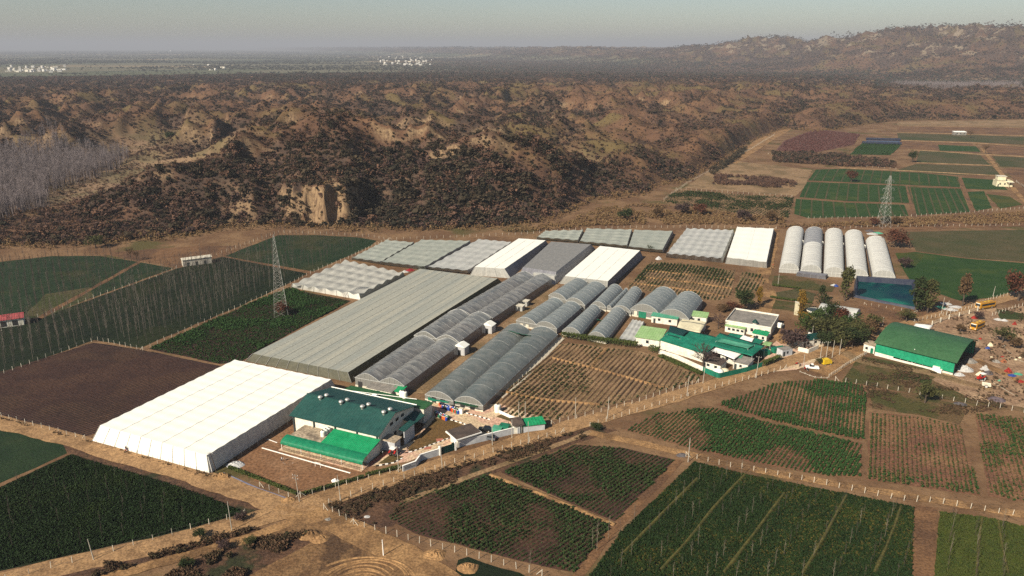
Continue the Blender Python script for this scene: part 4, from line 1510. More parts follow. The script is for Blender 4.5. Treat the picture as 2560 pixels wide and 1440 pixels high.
# 3 twin span pointed film houses, three in a line
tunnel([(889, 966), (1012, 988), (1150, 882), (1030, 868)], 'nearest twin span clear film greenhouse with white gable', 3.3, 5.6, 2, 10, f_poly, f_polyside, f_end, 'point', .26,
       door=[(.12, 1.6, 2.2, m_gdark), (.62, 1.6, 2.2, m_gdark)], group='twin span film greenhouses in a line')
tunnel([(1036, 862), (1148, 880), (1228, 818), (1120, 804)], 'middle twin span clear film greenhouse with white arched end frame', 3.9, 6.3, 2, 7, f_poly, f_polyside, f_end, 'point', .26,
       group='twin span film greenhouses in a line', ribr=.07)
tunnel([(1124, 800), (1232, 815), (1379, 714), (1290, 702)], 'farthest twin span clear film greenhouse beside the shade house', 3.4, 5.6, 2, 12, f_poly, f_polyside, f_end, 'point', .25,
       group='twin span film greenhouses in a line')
# 4 two long dark tunnels
g4 = 'pair of long dark film tunnels'
tunnel([(1063, 1001), (1134, 1018), (1326, 842), (1268, 828)], 'left long dark green tunnel with torn green shade cloth', 2.1, 4.3, 1, 7, f_dark, f_polyside, f_end, 'arch', .05, g4, door=[(.25, 1.6, 2.1, m_gdark), (.55, 1.6, 2.1, m_gdark)], ribr=.05)
tunnel([(1137, 1016), (1208, 1030), (1394, 850), (1330, 836)], 'right long dark grey tunnel with green shade cloth over its gable', 2.1, 4.4, 1, 7, f_dark, f_polyside, f_end, 'arch', .05, g4, door=[(.2, 1.6, 2.1, m_gdark), (.55, 1.6, 2.1, m_gdark)], ribr=.05)
# 5 middle cluster
tunnel([(1371, 752), (1462, 778), (1514, 732), (1428, 715)], 'twin span grey green arched house nearest the sandy lane', 2.6, 4.8, 2, 6, f_grn2, f_dside, f_end, 'arch', .1, door=[(.35, 3.4, 2.2, m_shade_green)])
tunnel([(1290, 814), (1392, 836), (1453, 782), (1368, 764)], 'twin span grey arched house with white louvre boxes', 2.3, 4.5, 2, 7, f_grn2, f_dside, f_end, 'arch', .14, door=[(.22, 1.4, 1.6, m_plinth), (.5, 1.4, 1.6, m_plinth)])
tunnel([(1477, 772), (1515, 779), (1556, 734), (1522, 727)], 'narrow ribbed film tunnel in the greenhouse cluster', 1.8, 4.0, 1, 10, f_grn2, f_dside, f_end, 'arch', .05)
tunnel([(1516, 778), (1529, 781), (1571, 737), (1559, 734)], 'very narrow grey tunnel squeezed between two others', 1.5, 3.0, 1, 8, f_grn2, f_dside, f_end, 'arch', .05)
tunnel([(1530, 781), (1577, 791), (1605, 740), (1573, 734)], 'narrow ribbed film tunnel left of the wide arches', 1.8, 4.0, 1, 10, f_grn2, f_dside, f_end, 'arch', .05)
tunnel([(1405, 838), (1452, 848), (1502, 788), (1470, 780)], 'front ribbed film tunnel above the clipped hedge', 1.8, 4.2, 1, 11, f_grn2, f_dside, f_end, 'arch', .06)
tunnel([(1469, 850), (1516, 860), (1566, 795), (1528, 786)], 'second front ribbed film tunnel above the clipped hedge', 1.8, 4.2, 1, 11, f_grn2, f_dside, f_end, 'arch', .06)
tunnel([(1575, 789), (1721, 816), (1755, 768), (1632, 744)], 'wide twin arched grey house with two green doors', 3.0, 6.3, 2, 9, f_grn2, f_dside, f_end, 'arch', .08,
       door=[(.30, 3.4, 2.8, m_shade_green), (.14, 1.4, 2.6, m_plinth)])
# low plastic tunnel heap
net_house([(1545, 850), (1588, 858), (1612, 808), (1580, 801)], [(1549, 847), (1586, 854), (1609, 806), (1582, 800)], 1.2, 'low crumpled plastic tunnel left of the green roofed house',
          f_grey3, f_grey3, f_grey3, 3, 4, .5, .3, 4, name='low_tunnel', posts=False)
# 6 net houses at the back
net_house([(728, 719), (902, 750), (1012, 690), (862, 656)], [(731, 713), (898, 739), (1008, 684), (864, 653)], 2.3, 'lumpy grey net house nearest the lattice tower', f_grey, f_grey, f_white, 6, 5, .95, .35, 6)
net_house([(878, 649), (953, 661), (1037, 612), (965, 604)], [(881, 645), (950, 656), (1034, 607), (966, 601)], 2.2, 'small pale green net house at the left end of the back row', f_grey2, f_dside, f_grey2, 3, 6, .5, .3, 5)
net_house([(952, 661), (1066, 676), (1178, 611), (1052, 603)], [(955, 655), (1062, 667), (1175, 603), (1054, 600)], 3.0, 'large pale green net house second in the back row', f_grey2, f_dside, f_grey2, 5, 6, .4, .3, 5)
net_house([(1068, 673), (1172, 684), (1282, 614), (1195, 602)], [(1071, 668), (1168, 677), (1278, 606), (1197, 599)], 3.0, 'cream net house with a grey valley line beside the white one', f_grey3, f_dside, f_grey3, 4, 6, .45, .35, 5)
net_house([(1175, 688), (1277, 696), (1372, 612), (1292, 604)], [(1187, 667), (1261, 672), (1364, 601), (1297, 596)], 4.6, 'tall white net house left of the dark grey one', f_white, f_dside, f_wend, 3, 7, .08, .05, 3, left_m=f_white, seams=3)
net_house([(1292, 700), (1388, 712), (1488, 622), (1372, 612)], [(1308, 668), (1390, 680), (1477, 611), (1378, 604)], 4.6, 'dark grey net house between two white ones', f_dgrey, f_dside, f_dside, 4, 7, .08, .05, 3)
net_house([(1331, 699), (1387, 709), (1396, 701), (1342, 692)], [(1333, 682), (1386, 691), (1394, 684), (1342, 676)], 3.6, 'small pale net porch against the dark grey net house', f_grey3, f_wend, f_wend, 2, 1, .02, .02, 3, name='net_porch')
net_house([(1397, 709), (1518, 724), (1608, 644), (1494, 628)], [(1412, 690), (1520, 703), (1600, 626), (1500, 615)], 4.6, 'tall white net house beside the nursery beds', f_white, f_dside, f_wend, 4, 7, .08, .05, 3, left_m=f_white, seams=4)
net_house([(1341, 598), (1445, 607), (1459, 580), (1362, 582)], [(1343, 594), (1444, 602), (1457, 576), (1363, 578)], 2.2, 'low pale green net house behind the tall white one', f_grey2, f_dside, f_grey2, 4, 4, .6, .3, 5)
net_house([(1448, 608), (1569, 621), (1581, 580), (1465, 576)], [(1450, 604), (1567, 615), (1579, 575), (1467, 572)], 2.6, 'pale green net house right of centre in the far row', f_grey2, f_dside, f_grey2, 4, 5, .5, .3, 5)
net_house([(1570, 623), (1658, 632), (1684, 584), (1584, 580)], [(1572, 617), (1656, 625), (1681, 578), (1586, 575)], 2.8, 'pale green net house with a bare tree in front', f_grey2, f_dside, f_grey2, 3, 5, .3, .25, 5)
net_house([(1664, 643), (1806, 657), (1836, 584), (1716, 578)], [(1667, 635), (1803, 647), (1833, 577), (1717, 572)], 3.2, 'lumpy light grey net house behind the nursery beds', f_grey3, f_grey3, f_wend, 6, 6, .75, .3, 5)
net_house([(1813, 659), (1917, 671), (1937, 578), (1841, 572)], [(1817, 644), (1916, 656), (1934, 572), (1843, 568)], 3.8, 'white net house with a plain panel beside the five tunnels', f_white, f_dside, f_wend, 3, 7, .25, .1, 4, left_m=f_white, seams=2)
net_house([(1845, 660), (1869, 663), (1871, 657), (1848, 654)], [(1846, 652), (1868, 655), (1870, 650), (1848, 647)], 2.5, 'small net porch at the foot of the white net house', f_grey3, f_grey3, f_wend, 1, 1, 0, .02, 3, name='net_porch')
# five white arched tunnels
g6 = 'row of five white arched tunnels'
WT = [([(1947, 681), (1996, 684), (2009, 586), (1966, 586)], 'leftmost of the five white arched tunnels'),
      ([(2000, 686), (2052, 688), (2056, 588), (2012, 587)], 'white arched tunnel whose far half is worn grey'),
      ([(2058, 691), (2109, 694), (2106, 592), (2062, 590)], 'middle one of the five white arched tunnels'),
      ([(2117, 695), (2169, 699), (2156, 596), (2111, 594)], 'white arched tunnel behind the tall pond side tree'),
      ([(2180, 699), (2237, 703), (2213, 612), (2163, 610)], 'rightmost white arched tunnel above the pond')]
for i, (q, lab) in enumerate(WT):
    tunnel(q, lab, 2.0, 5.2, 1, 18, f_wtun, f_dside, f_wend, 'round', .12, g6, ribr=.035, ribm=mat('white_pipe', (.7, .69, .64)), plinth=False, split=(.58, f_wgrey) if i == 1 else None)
# links between the five tunnels and the net lobby in front
for k, (a, bq) in enumerate((((2004, 610), (2013, 616)), ((2054, 613), (2062, 619)), ((2106, 617), (2114, 624)), ((2158, 622), (2170, 629)))):
    P, Q_ = V(a[0], a[1]), V(bq[0], bq[1])
    t = thing('net_passage', f'pale net passage joining white tunnels, {("leftmost", "second from left", "third from left", "rightmost")[k]} of four', 'passage', P, 0, 'net passages between the white tunnels')
    b = MB(P)
    d = Vector((Q_.x - P.x, 0, 0))
    b.box(P.x - .3, P.y - 2.2, 0, Q_.x + .3, P.y + 2.2, 2.2)
    b.build('wall', f_wend, t)
    b = MB(P)
    b.prism([(P.x - .4, 2.21), (Q_.x + .4, 2.21), ((P.x + Q_.x) / 2, 2.7)], P.y - 2.3, P.y + 2.3)
    b.build('roof', f_wtun, t)
net_house([(1990, 690), (2064, 699), (2070, 692), (1998, 684)], [(1992, 682), (2063, 690), (2069, 685), (1999, 677)], 2.0, 'low grey net lobby before the second white tunnel', f_dside, f_dside, f_dside, 4, 1, .05, .05, 3, name='net_lobby')


# green shade cloths hung over the dark tunnels
def cloth(pts, label, name='shade_cloth', m=m_shade_green, n=8, sag=.3, cat='shade cloth'):
    A, B, C_, D = [Vector(p) for p in pts]
    b = MB(A)
    rows = []
    for j in range(n + 1):
        v = j / n
        row = []
        for i in range(n + 1):
            u = i / n
            p = (A * (1 - u) + B * u) * (1 - v) + (D * (1 - u) + C_ * u) * v
            s = -sag * 4 * u * (1 - u) * v + (float(vn(p.x * 1.1, p.y * 1.1 + p.z, 3)) - .5) * .35
            row.append(p + Vector((0, 0, s)))
        rows.append(row)
    b.grid(rows)
    o = b.build(name, m, smooth=True)
    o.location = A
    md = o.modifiers.new('thickness', 'SOLIDIFY')
    md.thickness = .03
    return tag(o, label, cat)


cloth([V(1137, 1008, 2.6), V(1196, 1020, 2.4), V(1196, 1016, 4.3), V(1138, 1003, 4.6)], 'bright green shade cloth on the gable of the right dark tunnel', sag=-.1)
cloth([V(1070, 1000, 4.2), V(1120, 1008, 3.2), V(1126, 1004, 3.6), V(1070, 992, 4.6)], 'torn green shade cloth on the left dark tunnel')
cloth([V(1268, 828, 2.2), V(1325, 842, 2.2), V(1328, 839, 4.9), V(1272, 826, 4.9)], 'green shade cloth at the far end of the left dark tunnel')
cloth([V(1492, 800, 0.4), V(1514, 806, 0.3), V(1516, 801, 2.6), V(1494, 797, 2.6)], 'green cloth screen between the two front ribbed tunnels')
cloth([V(1442, 797, 0.4), V(1456, 790, 0.3), V(1458, 789, 3.4), V(1444, 795, 3.4)], 'dark green cloth screen behind the louvred twin house', m=mat('dark_green_cloth', (.008, .06, .05), (.01, .05, .045), scale=.5))
# ventilator boxes on the lane side of the twin span houses
for (px, py), lab in (((1154, 884), 'white plastic wrapped annex on the nearest twin span house'), ((1222, 830), 'white plastic wrapped annex on the middle twin span house')):
    p = V(px, py)
    t = thing('greenhouse_annex', lab, 'annex', p, rad(-24))
    MB().box(-2.2, -1.8, 0, 2.2, 1.8, 3.4).build('wall', f_whiteside, t)
    MB().prism([(-2.5, 3.41), (2.5, 3.41), (0, 4.5)], -2.0, 2.0).build('roof', f_white, t)
    MB().box(-.6, -1.86, 0, .6, -1.82, 2.1).build('door', m_gdark, t)
for k, (px, py) in enumerate(((1300, 776), (1312, 764))):
    t = thing('vent_hut', ('small grey roofed hut on the sandy lane', 'second small hut behind the lane hut')[k], 'hut', V(px, py), rad(-24))
    MB().box(-1.6, -1.2, 0, 1.6, 1.2, 2.4).build('wall', f_wend, t)
    MB().box(-2.0, -1.6, 2.41, 2.0, 1.6, 2.6).build('roof', m_plinth, t)
    MB().box(-.5, -1.26, 0, .5, -1.22, 1.9).build('door', m_gdark, t)
# ------------------------------------------------------------------ buildings
AX = rad(-24)
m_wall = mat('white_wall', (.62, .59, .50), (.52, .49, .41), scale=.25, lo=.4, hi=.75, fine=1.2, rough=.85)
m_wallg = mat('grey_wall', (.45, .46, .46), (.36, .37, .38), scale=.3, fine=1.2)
m_groof = mat('dark_green_roof', (.010, .050, .044), (.016, .062, .052), scale=.15, rough=.55, spec=.3, fine=.8)
m_groof2 = mat('green_roof', (.022, .085, .030), (.032, .10, .036), scale=.2, rough=.6, fine=.8)
m_bright = mat('bright_green_sheet', (.008, .20, .075), (.014, .24, .095), scale=.4, rough=.5, fine=1.5)
m_awn = mat('awning_green', (.006, .125, .060), (.01, .155, .075), scale=.5, rough=.5, fine=1.5)
m_lgreen = mat('pale_green_roof', (.20, .33, .13), (.25, .37, .17), scale=.3, rough=.7, fine=1)
m_teal = mat('teal_green_net', (.006, .115, .072), (.010, .15, .092), scale=.25, rough=.75, fine=1)
m_teal2 = mat('light_teal_net', (.05, .22, .14), (.07, .26, .17), scale=.3, rough=.75, fine=1)
m_cream = mat('cream_sheet', (.62, .56, .38), (.52, .47, .32), scale=.25, rough=.7, fine=1)
m_conc = mat('concrete', (.34, .27, .19), (.25, .20, .14), scale=.3, c3=(.14, .11, .08), scale3=.15, lo3=.55, hi3=.7, fine=1.5)
m_cgrey = mat('grey_asbestos_sheet', (.22, .20, .175), (.15, .14, .125), scale=.4, fine=1.4)
m_bronze = mat('dark_roof_tile', (.085, .062, .05), (.055, .042, .036), scale=.5, fine=2)
m_glass = mat('window_glass', (.02, .025, .03), rough=.15, spec=.5)
m_frame = mat('dark_frame', (.035, .045, .045), rough=.5)
m_doorg = mat('green_door', (.010, .12, .07), rough=.5)
m_gate = mat('gate_green', (.006, .035, .030), rough=.5)
m_white = mat('white_paint', (.78, .76, .70), rough=.5)
m_steel = mat('turbine_steel', (.55, .53, .48), rough=.35, metal=.6)
m_red = mat('red_paint', (.42, .018, .014), (.30, .015, .012), scale=2, rough=.5)
m_blue = mat('blue_plastic', (.015, .05, .26), rough=.45)
m_yellow = mat('yellow_paint', (.62, .42, .02), (.55, .36, .02), scale=1, rough=.45)
m_busy = mat('bus_ochre', (.50, .24, .018), (.40, .19, .018), scale=1, rough=.45)
m_black = mat('black_paint', (.012, .012, .014), rough=.25, spec=.5)
m_tyre = mat('tyre', (.012, .012, .012), rough=.9)
m_tank = mat('white_tank', (.70, .68, .60), rough=.5)
m_wood = mat('weathered_wood', (.17, .12, .075), (.12, .08, .05), scale=1)


def win(parent, x0, x1, z0, z1, y, axis='x', out=-1, name='window', m=None):
    """framed window on a wall plane; axis x: wall along x at y"""
    a = MB()
    g = MB()
    d = .05 * out
    if axis == 'x':
        a.box(x0, min(y, y + d), z0, x1, max(y, y + d), z1)
        g.box(x0 + .1, min(y + d, y + 1.6 * d), z0 + .1, x1 - .1, max(y + d, y + 1.6 * d), z1 - .1)
    else:
        a.box(min(y, y + d), x0, z0, max(y, y + d), x1, z1)
        g.box(min(y + d, y + 1.6 * d), x0 + .1, z0 + .1, max(y + d, y + 1.6 * d), x1 - .1, z1 - .1)
    w_ = a.build(name, m_frame if m is None else m_white, parent)
    g.build('pane', m or m_glass, w_)
    return w_


def slab(parent, name, P, m, t=.12):
    """sheet roof from 4 local points (counter-clockwise from above)"""
    b = MB()
    P = [Vector(p) for p in P]
    Q = [p - Vector((0, 0, t)) for p in P]
    b.face(P)
    b.face(Q[::-1])
    n = len(P)
    for i in range(n):
        j = (i + 1) % n
        b.face([Q[i], Q[j], P[j], P[i]])
    return b.build(name, m, parent)


def corrug(parent, name, P, m, step=.9, h=.07):
    """corrugated sheet: P0->P1 along eave, P3->P2 along ridge"""
    P = [Vector(p) for p in P]
    n = int((P[1] - P[0]).length / step)
    nrm = (P[1] - P[0]).cross(P[3] - P[0]).normalized()
    rows = []
    for v in (0, .5, 1):
        row = []
        for i in range(n * 4 + 1):
            u = i / (n * 4)
            p = (P[0] * (1 - u) + P[1] * u) * (1 - v) + (P[3] * (1 - u) + P[2] * u) * v
            row.append(p + nrm * (h if i % 4 == 1 else 0))
        rows.append(row)
    b = MB()
    b.grid(rows)
    for e in ((P[0], P[1]), (P[1], P[2]), (P[2], P[3]), (P[3], P[0])):
        b.face([e[0] - nrm * .14, e[1] - nrm * .14, e[1], e[0]])
    b.face([p - nrm * .14 for p in P[::-1]])
    return b.build(name, m, parent)


def water_tank(px, py, z, label, r=.75, h=1.5, stand=0.0, m=None, group=None):
    t = thing('water_tank', label, 'water tank', V(px, py, z), 0, group)
    b = MB()
    prof = [(r, 0)]
    for k in range(6):
        prof += [(r, h * k / 6 + .02), (r * 1.04, h * k / 6 + h / 12), (r, h * (k + 1) / 6 - .02)]
    prof += [(r * .8, h + .15), (r * .35, h + .28), (r * .33, h + .3)]
    b.lathe([(q, z_ + stand) for q, z_ in prof], n=16)
    b.build('barrel', m or m_tank, t, smooth=True)
    MB().lathe([(0.001, h + stand + .40), (r * .36, h + stand + .38), (r * .36, h + stand + .27)], n=12).build('lid', m_gdark if m is None else m_tank, t)
    if stand:
        for sx in (-1, 1):
            for sy in (-1, 1):
                MB().bar((sx * r * .7, sy * r * .7, 0), (sx * r * .7, sy * r * .7, stand), .07).build('leg', m_pipe, t)
    return t


# ---- main building
o5 = V(726, 1036, 6.0)
main = thing('processing_hall', 'large white walled hall with a dark green gabled sheet roof', 'building', (o5.x + .5, o5.y + .5, 0), AX)
LW, LD, EZ, RZ = 30.2, 19.2, 5.9, 8.9
b = MB()
for (x0, y0, x1, y1) in ((0, 0, LW, 0), (0, LD, LW, LD)):
    b.face([(x0, y0, 0), (x1, y1, 0), (x1, y1, EZ), (x0, y0, EZ)] if y0 == 0 else [(x1, y1, 0), (x0, y0, 0), (x0, y0, EZ), (x1, y1, EZ)])
for x in (0, LW):
    pts = [(x, 0, 0), (x, LD, 0), (x, LD, EZ), (x, LD * .42, RZ - .25), (x, 0, EZ)]
    b.face(pts if x else pts[::-1])
b.build('wall', m_wall, main)
ry = LD * .42
corrug(main, 'roof_slope', [(-.7, -.9, EZ - .25), (LW + .7, -.9, EZ - .25), (LW + .7, ry, RZ), (-.7, ry, RZ)], m_groof)
corrug(main, 'roof_slope', [(LW + .7, LD + .6, EZ + .1), (-.7, LD + .6, EZ + .1), (-.7, ry, RZ), (LW + .7, ry, RZ)], m_groof)
MB().box(-.75, ry - .25, RZ + .01, LW + .75, ry + .25, RZ + .12).build('ridge_cap', m_groof, main)
for x in (.2, 7.6, 15.2, 22.8, 29.6):
    MB().box(x, -.35, 0, x + .4, -.02, EZ - .4).build('column', m_frame, main)
MB().bar((-.7, LD + .7, EZ + .2), (LW + .7, LD + .7, EZ + .2), .16).build('gutter', m_white, main)
for k in range(6):
    win(main, 2 + k * 2.9, 3.3 + k * 2.9, 1.2, 2.6, LW, 'y', 1)
for k in range(3):
    win(main, 6 + k * 3, 7.6 + k * 3, 5.4, 6.3, LW, 'y', 1)
for i, (x, y) in enumerate(((5.0, ry - 1.0), (5.9, ry + .9), (12.6, ry - 1.0), (13.5, ry + .9), (20.2, ry - 1.0), (21.1, ry + .9), (27.8, ry - 1.3), (28.7, ry + .7))):
    v = MB()
    zb = RZ - abs(y - ry) * .33
    v.lathe([(.42, zb - .2), (.42, zb + .35), (.62, zb + .45), (.75, zb + .75), (.6, zb + 1.05), (.2, zb + 1.2), (0.001, zb + 1.22)], (x, y, 0), 12)
    v.build('roof_turbine', m_steel, main, smooth=True)
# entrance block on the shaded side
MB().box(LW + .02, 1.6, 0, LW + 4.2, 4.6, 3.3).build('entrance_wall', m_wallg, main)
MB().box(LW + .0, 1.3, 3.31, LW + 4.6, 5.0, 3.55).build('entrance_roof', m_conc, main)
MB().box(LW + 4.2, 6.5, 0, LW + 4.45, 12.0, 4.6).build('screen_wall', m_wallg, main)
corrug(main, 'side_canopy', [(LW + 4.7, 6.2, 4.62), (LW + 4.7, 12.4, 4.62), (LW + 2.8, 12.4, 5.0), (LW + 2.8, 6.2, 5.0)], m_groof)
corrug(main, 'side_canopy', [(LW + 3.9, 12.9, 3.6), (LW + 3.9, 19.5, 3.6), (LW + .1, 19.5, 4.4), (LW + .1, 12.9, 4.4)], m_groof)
# front annex: concrete terrace, lean-to, awning, veranda
MB().box(4.6, -6.6, 0, 15.0, -.05, 3.0).build('annex_wall', m_wall, main)
MB().box(4.3, -6.9, 3.01, 15.2, -.04, 3.25).build('terrace_slab', m_conc, main)
corrug(main, 'lean_to_roof', [(15.3, -6.9, 3.35), (31.2, -6.9, 3.35), (31.2, -.5, 4.6), (15.3, -.5, 4.6)], m_bright, .55, .06)
MB().box(15.6, -6.5, 0, 30.6, -.42, 3.1).build('annex_wall', m_wall, main)
rows = []
for i in range(7):
    a = i / 6
    y = -6.95 - 3.0 * math.sin(a * math.pi / 2)
    z = 3.36 - 1.35 * (1 - math.cos(a * math.pi / 2))
    rows.append([(3.4 + 28.0 * k / 30, y, z + (.05 if k % 2 else 0)) for k in range(31)])
b = MB()
b.grid(rows[::-1])
b.build('awning', m_awn, main)
MB().box(3.4, -10.0, 1.72, 31.4, -9.95, 2.02).build('awning_valance', m_awn, main)
MB().box(3.2, -10.8, .0, 31.6, -6.62, .22).build('veranda_floor', m_pave, main)
for x in (3.6, 10.5, 17.4, 24.3, 31.2):
    MB().bar((x, -9.8, .2), (x, -9.8, 2.2), .09).build('awning_post', m_white, main)
for (xa, xb) in ((4.6, 11.2), (12.0, 18.0), (18.6, 25.0), (26.0, 30.6)):
    b = MB()
    for z in (.35, 1.05):
        b.bar((xa, -10.4, z), (xb, -10.4, z), .05)
    n = int((xb - xa) / .9)
    for k in range(n + 1):
        x = xa + (xb - xa) * k / n
        b.bar((x, -10.4, .2), (x, -10.4, 1.1), .04)
        if k < n:
            x2 = xa + (xb - xa) * (k + 1) / n
            b.bar((x, -10.4, .35), (x2, -10.4, 1.05), .03)
            b.bar((x, -10.4, 1.05), (x2, -10.4, .35), .03)
    b.build('lattice_railing', m_wood, main)
for k in range(3):
    c0 = V(808 + 7 * k, 1090 - 4 * k, 3.26)
    water_tank(808 + 7 * k, 1090 - 4 * k, 3.26, ('left', 'middle', 'right')[k] + ' white water tank on the concrete terrace', .7, 1.5, group='tanks on the concrete terrace')
# rear wing with green roof
rear = thing('rear_wing', 'low rear wing with ribbed green roof behind the hall', 'building', main.matrix_world @ Vector((0, 0, 0)) if False else (o5.x + .5, o5.y + .5, 0), AX)
MB().box(2.8, LD + 1.2, 0, 33.0, LD + 6.2, 4.6).build('wall', m_wall, rear)
corrug(rear, 'roof', [(2.4, LD + .9, 5.1), (33.4, LD + .9, 5.1), (33.4, LD + 6.6, 4.7), (2.4, LD + 6.6, 4.7)], m_groof2, 1.0)
MB().bar((3, LD + 1.5, 5.45), (28, LD + 5.5, 5.3), .1).build('roof_pipe', m_white, rear)
MB().box(14, LD + 1.6, 5.2, 15.6, LD + 2.6, 5.9).build('roof_unit', m_white, rear)
for i, (px, py) in enumerate(((1005, 992), (1012, 994))):
    water_tank(px, py, 4.9, ('white water tank beside the rear wing', 'second white water tank beside the rear wing')[i], .8, 1.9)
t = thing('store_shed', 'pale sheet roofed store before the nearest twin span house', 'shed', V(958, 985), AX)
MB().box(-4.5, -2, 0, 4.5, 2, 2.5).build('wall', m_wall, t)
corrug(t, 'roof', [(-5, -2.4, 2.55), (5, -2.4, 2.55), (5, 2.4, 3.0), (-5, 2.4, 3.0)], m_cgrey)
MB().box(-1, -2.06, 0, 0, -2.01, 2).build('door', m_frame, t)
t = thing('green_kiosk', 'small bright green roofed kiosk beside the store', 'kiosk', V(998, 990), AX)
MB().box(-1.6, -1.5, 0, 1.6, 1.5, 2.4).build('wall', m_wall, t)
corrug(t, 'roof', [(-2, -2, 2.5), (2, -2, 2.5), (2, 2, 3.1), (-2, 2, 3.1)], m_bright)

# ---- gate, name wall, gate house
def wall_run(px, h, th, m, label, name='boundary_wall', cat='wall', coping=True, posts=0):
    P = [V(*q) for q in px]
    t = thing(name, label, cat, P[0])
    b = MB(P[0])
    c = MB(P[0])
    for a, e in zip(P, P[1:]):
        d = (e - a).normalized()
        n = Vector((-d.y, d.x, 0)) * th / 2
        for mb, z0, z1, k in ((b, 0, h, 1), (c, h + .003, h + .10, 1.5)):
            A, B, C_, D = a - n * k, e - n * k, e + n * k, a + n * k
            up0, up1 = Vector((0, 0, z0)), Vector((0, 0, z1))
            for p, q in ((A, B), (B, C_), (C_, D), (D, A)):
                mb.face([p + up0, q + up0, q + up1, p + up1])
            mb.face([A + up1, B + up1, C_ + up1, D + up1])
    b.build('wall', m, t)
    if coping:
        c.build('coping', m_white, t)
    return t, P


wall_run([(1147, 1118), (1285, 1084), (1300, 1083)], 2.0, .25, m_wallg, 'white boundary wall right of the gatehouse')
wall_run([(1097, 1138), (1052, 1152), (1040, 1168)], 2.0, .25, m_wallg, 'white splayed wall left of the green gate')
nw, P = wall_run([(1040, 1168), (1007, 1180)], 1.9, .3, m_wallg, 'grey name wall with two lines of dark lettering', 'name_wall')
d = (P[0] - P[1]).normalized()
n = Vector((d.y, -d.x, 0))
bb = MB(P[0])
o0 = P[1] + n * .155
bb.face([o0 + d * .3 + Vector((0, 0, .35)), o0 + d * 4.0 + Vector((0, 0, .35)), o0 + d * 4.0 + Vector((0, 0, 1.7)), o0 + d * .3 + Vector((0, 0, 1.7))])
bb.build('plaque', m_gutter if False else mat('plaque', (.30, .31, .32)), nw)
bb = MB(P[0])
for zz, hh, xs in ((1.1, .34, 9), (.70, .26, 14)):
    x = .55
    for k in range(xs):
        wv = R.uniform(.12, .24)
        o1 = o0 + n * .02 + d * x + Vector((0, 0, zz))
        bb.face([o1, o1 + d * .06, o1 + d * .06 + Vector((0, 0, hh)), o1 + Vector((0, 0, hh))])
        bb.face([o1 + n * .004, o1 + n * .004 + d * wv, o1 + n * .004 + d * wv + Vector((0, 0, .07)), o1 + n * .004 + Vector((0, 0, .07))])
        x += wv + .06
        if x > 3.7:
            break
bb.build('lettering', m_black, nw)
# gate
P0, P1 = V(1102, 1137), V(1136, 1126)
gt = thing('entrance_gate', 'dark green double gate between two white pillars', 'gate', P0, math.atan2(P1.y - P0.y, P1.x - P0.x))
gl = (P1 - P0).length
for x in (-.5, gl + .1):
    MB().box(x, -.3, 0, x + .5, .3, 2.8).build('pillar', m_white, gt)
for x0, x1 in ((.05, gl / 2 - .03), (gl / 2 + .03, gl - .0)):
    b = MB().box(x0, -.05, .12, x1, .05, 2.3)
    n_ = 4
    for k in range(n_ + 1):
        x = x0 + (x1 - x0) * k / n_
        b.box(x - .04, -.10, .1, x + .04, -.055, 2.35)
    b.build('gate_leaf', m_gate, gt)
gh = thing('gatehouse', 'white gatehouse with flat dark tiled roof beside the green gate', 'gatehouse', V(1146, 1119), math.atan2(P1.y - P0.y, P1.x - P0.x))
MB().box(-.2, 0, 0, 6.5, 4.2, 2.9).build('wall', m_wall, gh)
b = MB()
b.box(-1.2, -1.0, 2.92, 7.4, 5.4, 3.22)
b.build('roof_edge', m_white, gh)
slab(gh, 'roof', [(-1.0, -.8, 3.30), (7.2, -.8, 3.30), (7.2, 5.2, 3.5), (-1.0, 5.2, 3.5)], m_bronze, .06)
win(gh, 1.0, 2.4, 1.0, 2.2, 0, 'x', -1)
MB().box(-2.2, -.05, 0, -1.0, .08, 2.2).build('wicket_door', m_gate, gh)
hut = thing('guard_shed', 'white shed with bright green sheet roof at the wall end', 'shed', V(1309, 1082), rad(14))
MB().box(0, 0, 0, 6.6, 3.6, 2.3).build('wall', m_wallg, hut)
corrug(hut, 'roof', [(-.2, -.3, 2.35), (6.9, -.3, 2.35), (6.9, 4.0, 2.75), (-.2, 4.0, 2.75)], m_bright)
cab = thing('pump_cabin', 'small white cabin with dark tiled roof against the green shed', 'cabin', V(1286, 1084), rad(14))
MB().box(-.2, -.2, 0, 2.3, 3.0, 3.0).build('wall', m_wall, cab)
slab(cab, 'roof', [(-.7, -.9, 3.02), (2.9, -.9, 3.02), (2.9, 3.6, 3.5), (-.7, 3.6, 3.5)], m_bronze)
MB().box(1.2, -.26, 0, 2.1, -.21, 2.2).build('door', m_frame, cab)
# green generator boxes
for k, (px, py, lab) in enumerate(((1244, 1083, 'pale green generator box inside the wall'), (1262, 1080, 'bright green generator with sloped cover inside the wall'))):
    t = thing('generator', lab, 'generator', V(px, py), rad(-20))
    MB().box(-1.5, -1.1, .25, 1.5, 1.1, 2.1 + .4 * k).build('housing', m_teal2 if k == 0 else m_shade_green, t)
    MB().box(-1.6, -1.2, 0, 1.6, 1.2, .24).build('base', m_gdark, t)
    MB().bar((1, .5, 2.1 + .4 * k), (1, .5, 3.0 + .4 * k), .1).build('exhaust', m_frame, t)
wall_run([(1238, 1028), (1270, 1043), (1300, 1055)], 1.0, .3, m_white, 'low white wall in front of the pale row field', coping=False)
water_tank(1244, 1030, 0, 'white water tank at the end of the concrete drain', 1.0, 2.4)
MBt = thing('white_cabinet', 'white cabinet at the end of the barrel row', 'cabinet', V(1153, 1034), AX)
MB().box(-.6, -.5, 0, .6, .5, 1.8).build('body', m_white, MBt)
MB().box(-.65, -.55, 1.81, .65, .55, 1.92).build('top', m_plinth, MBt)
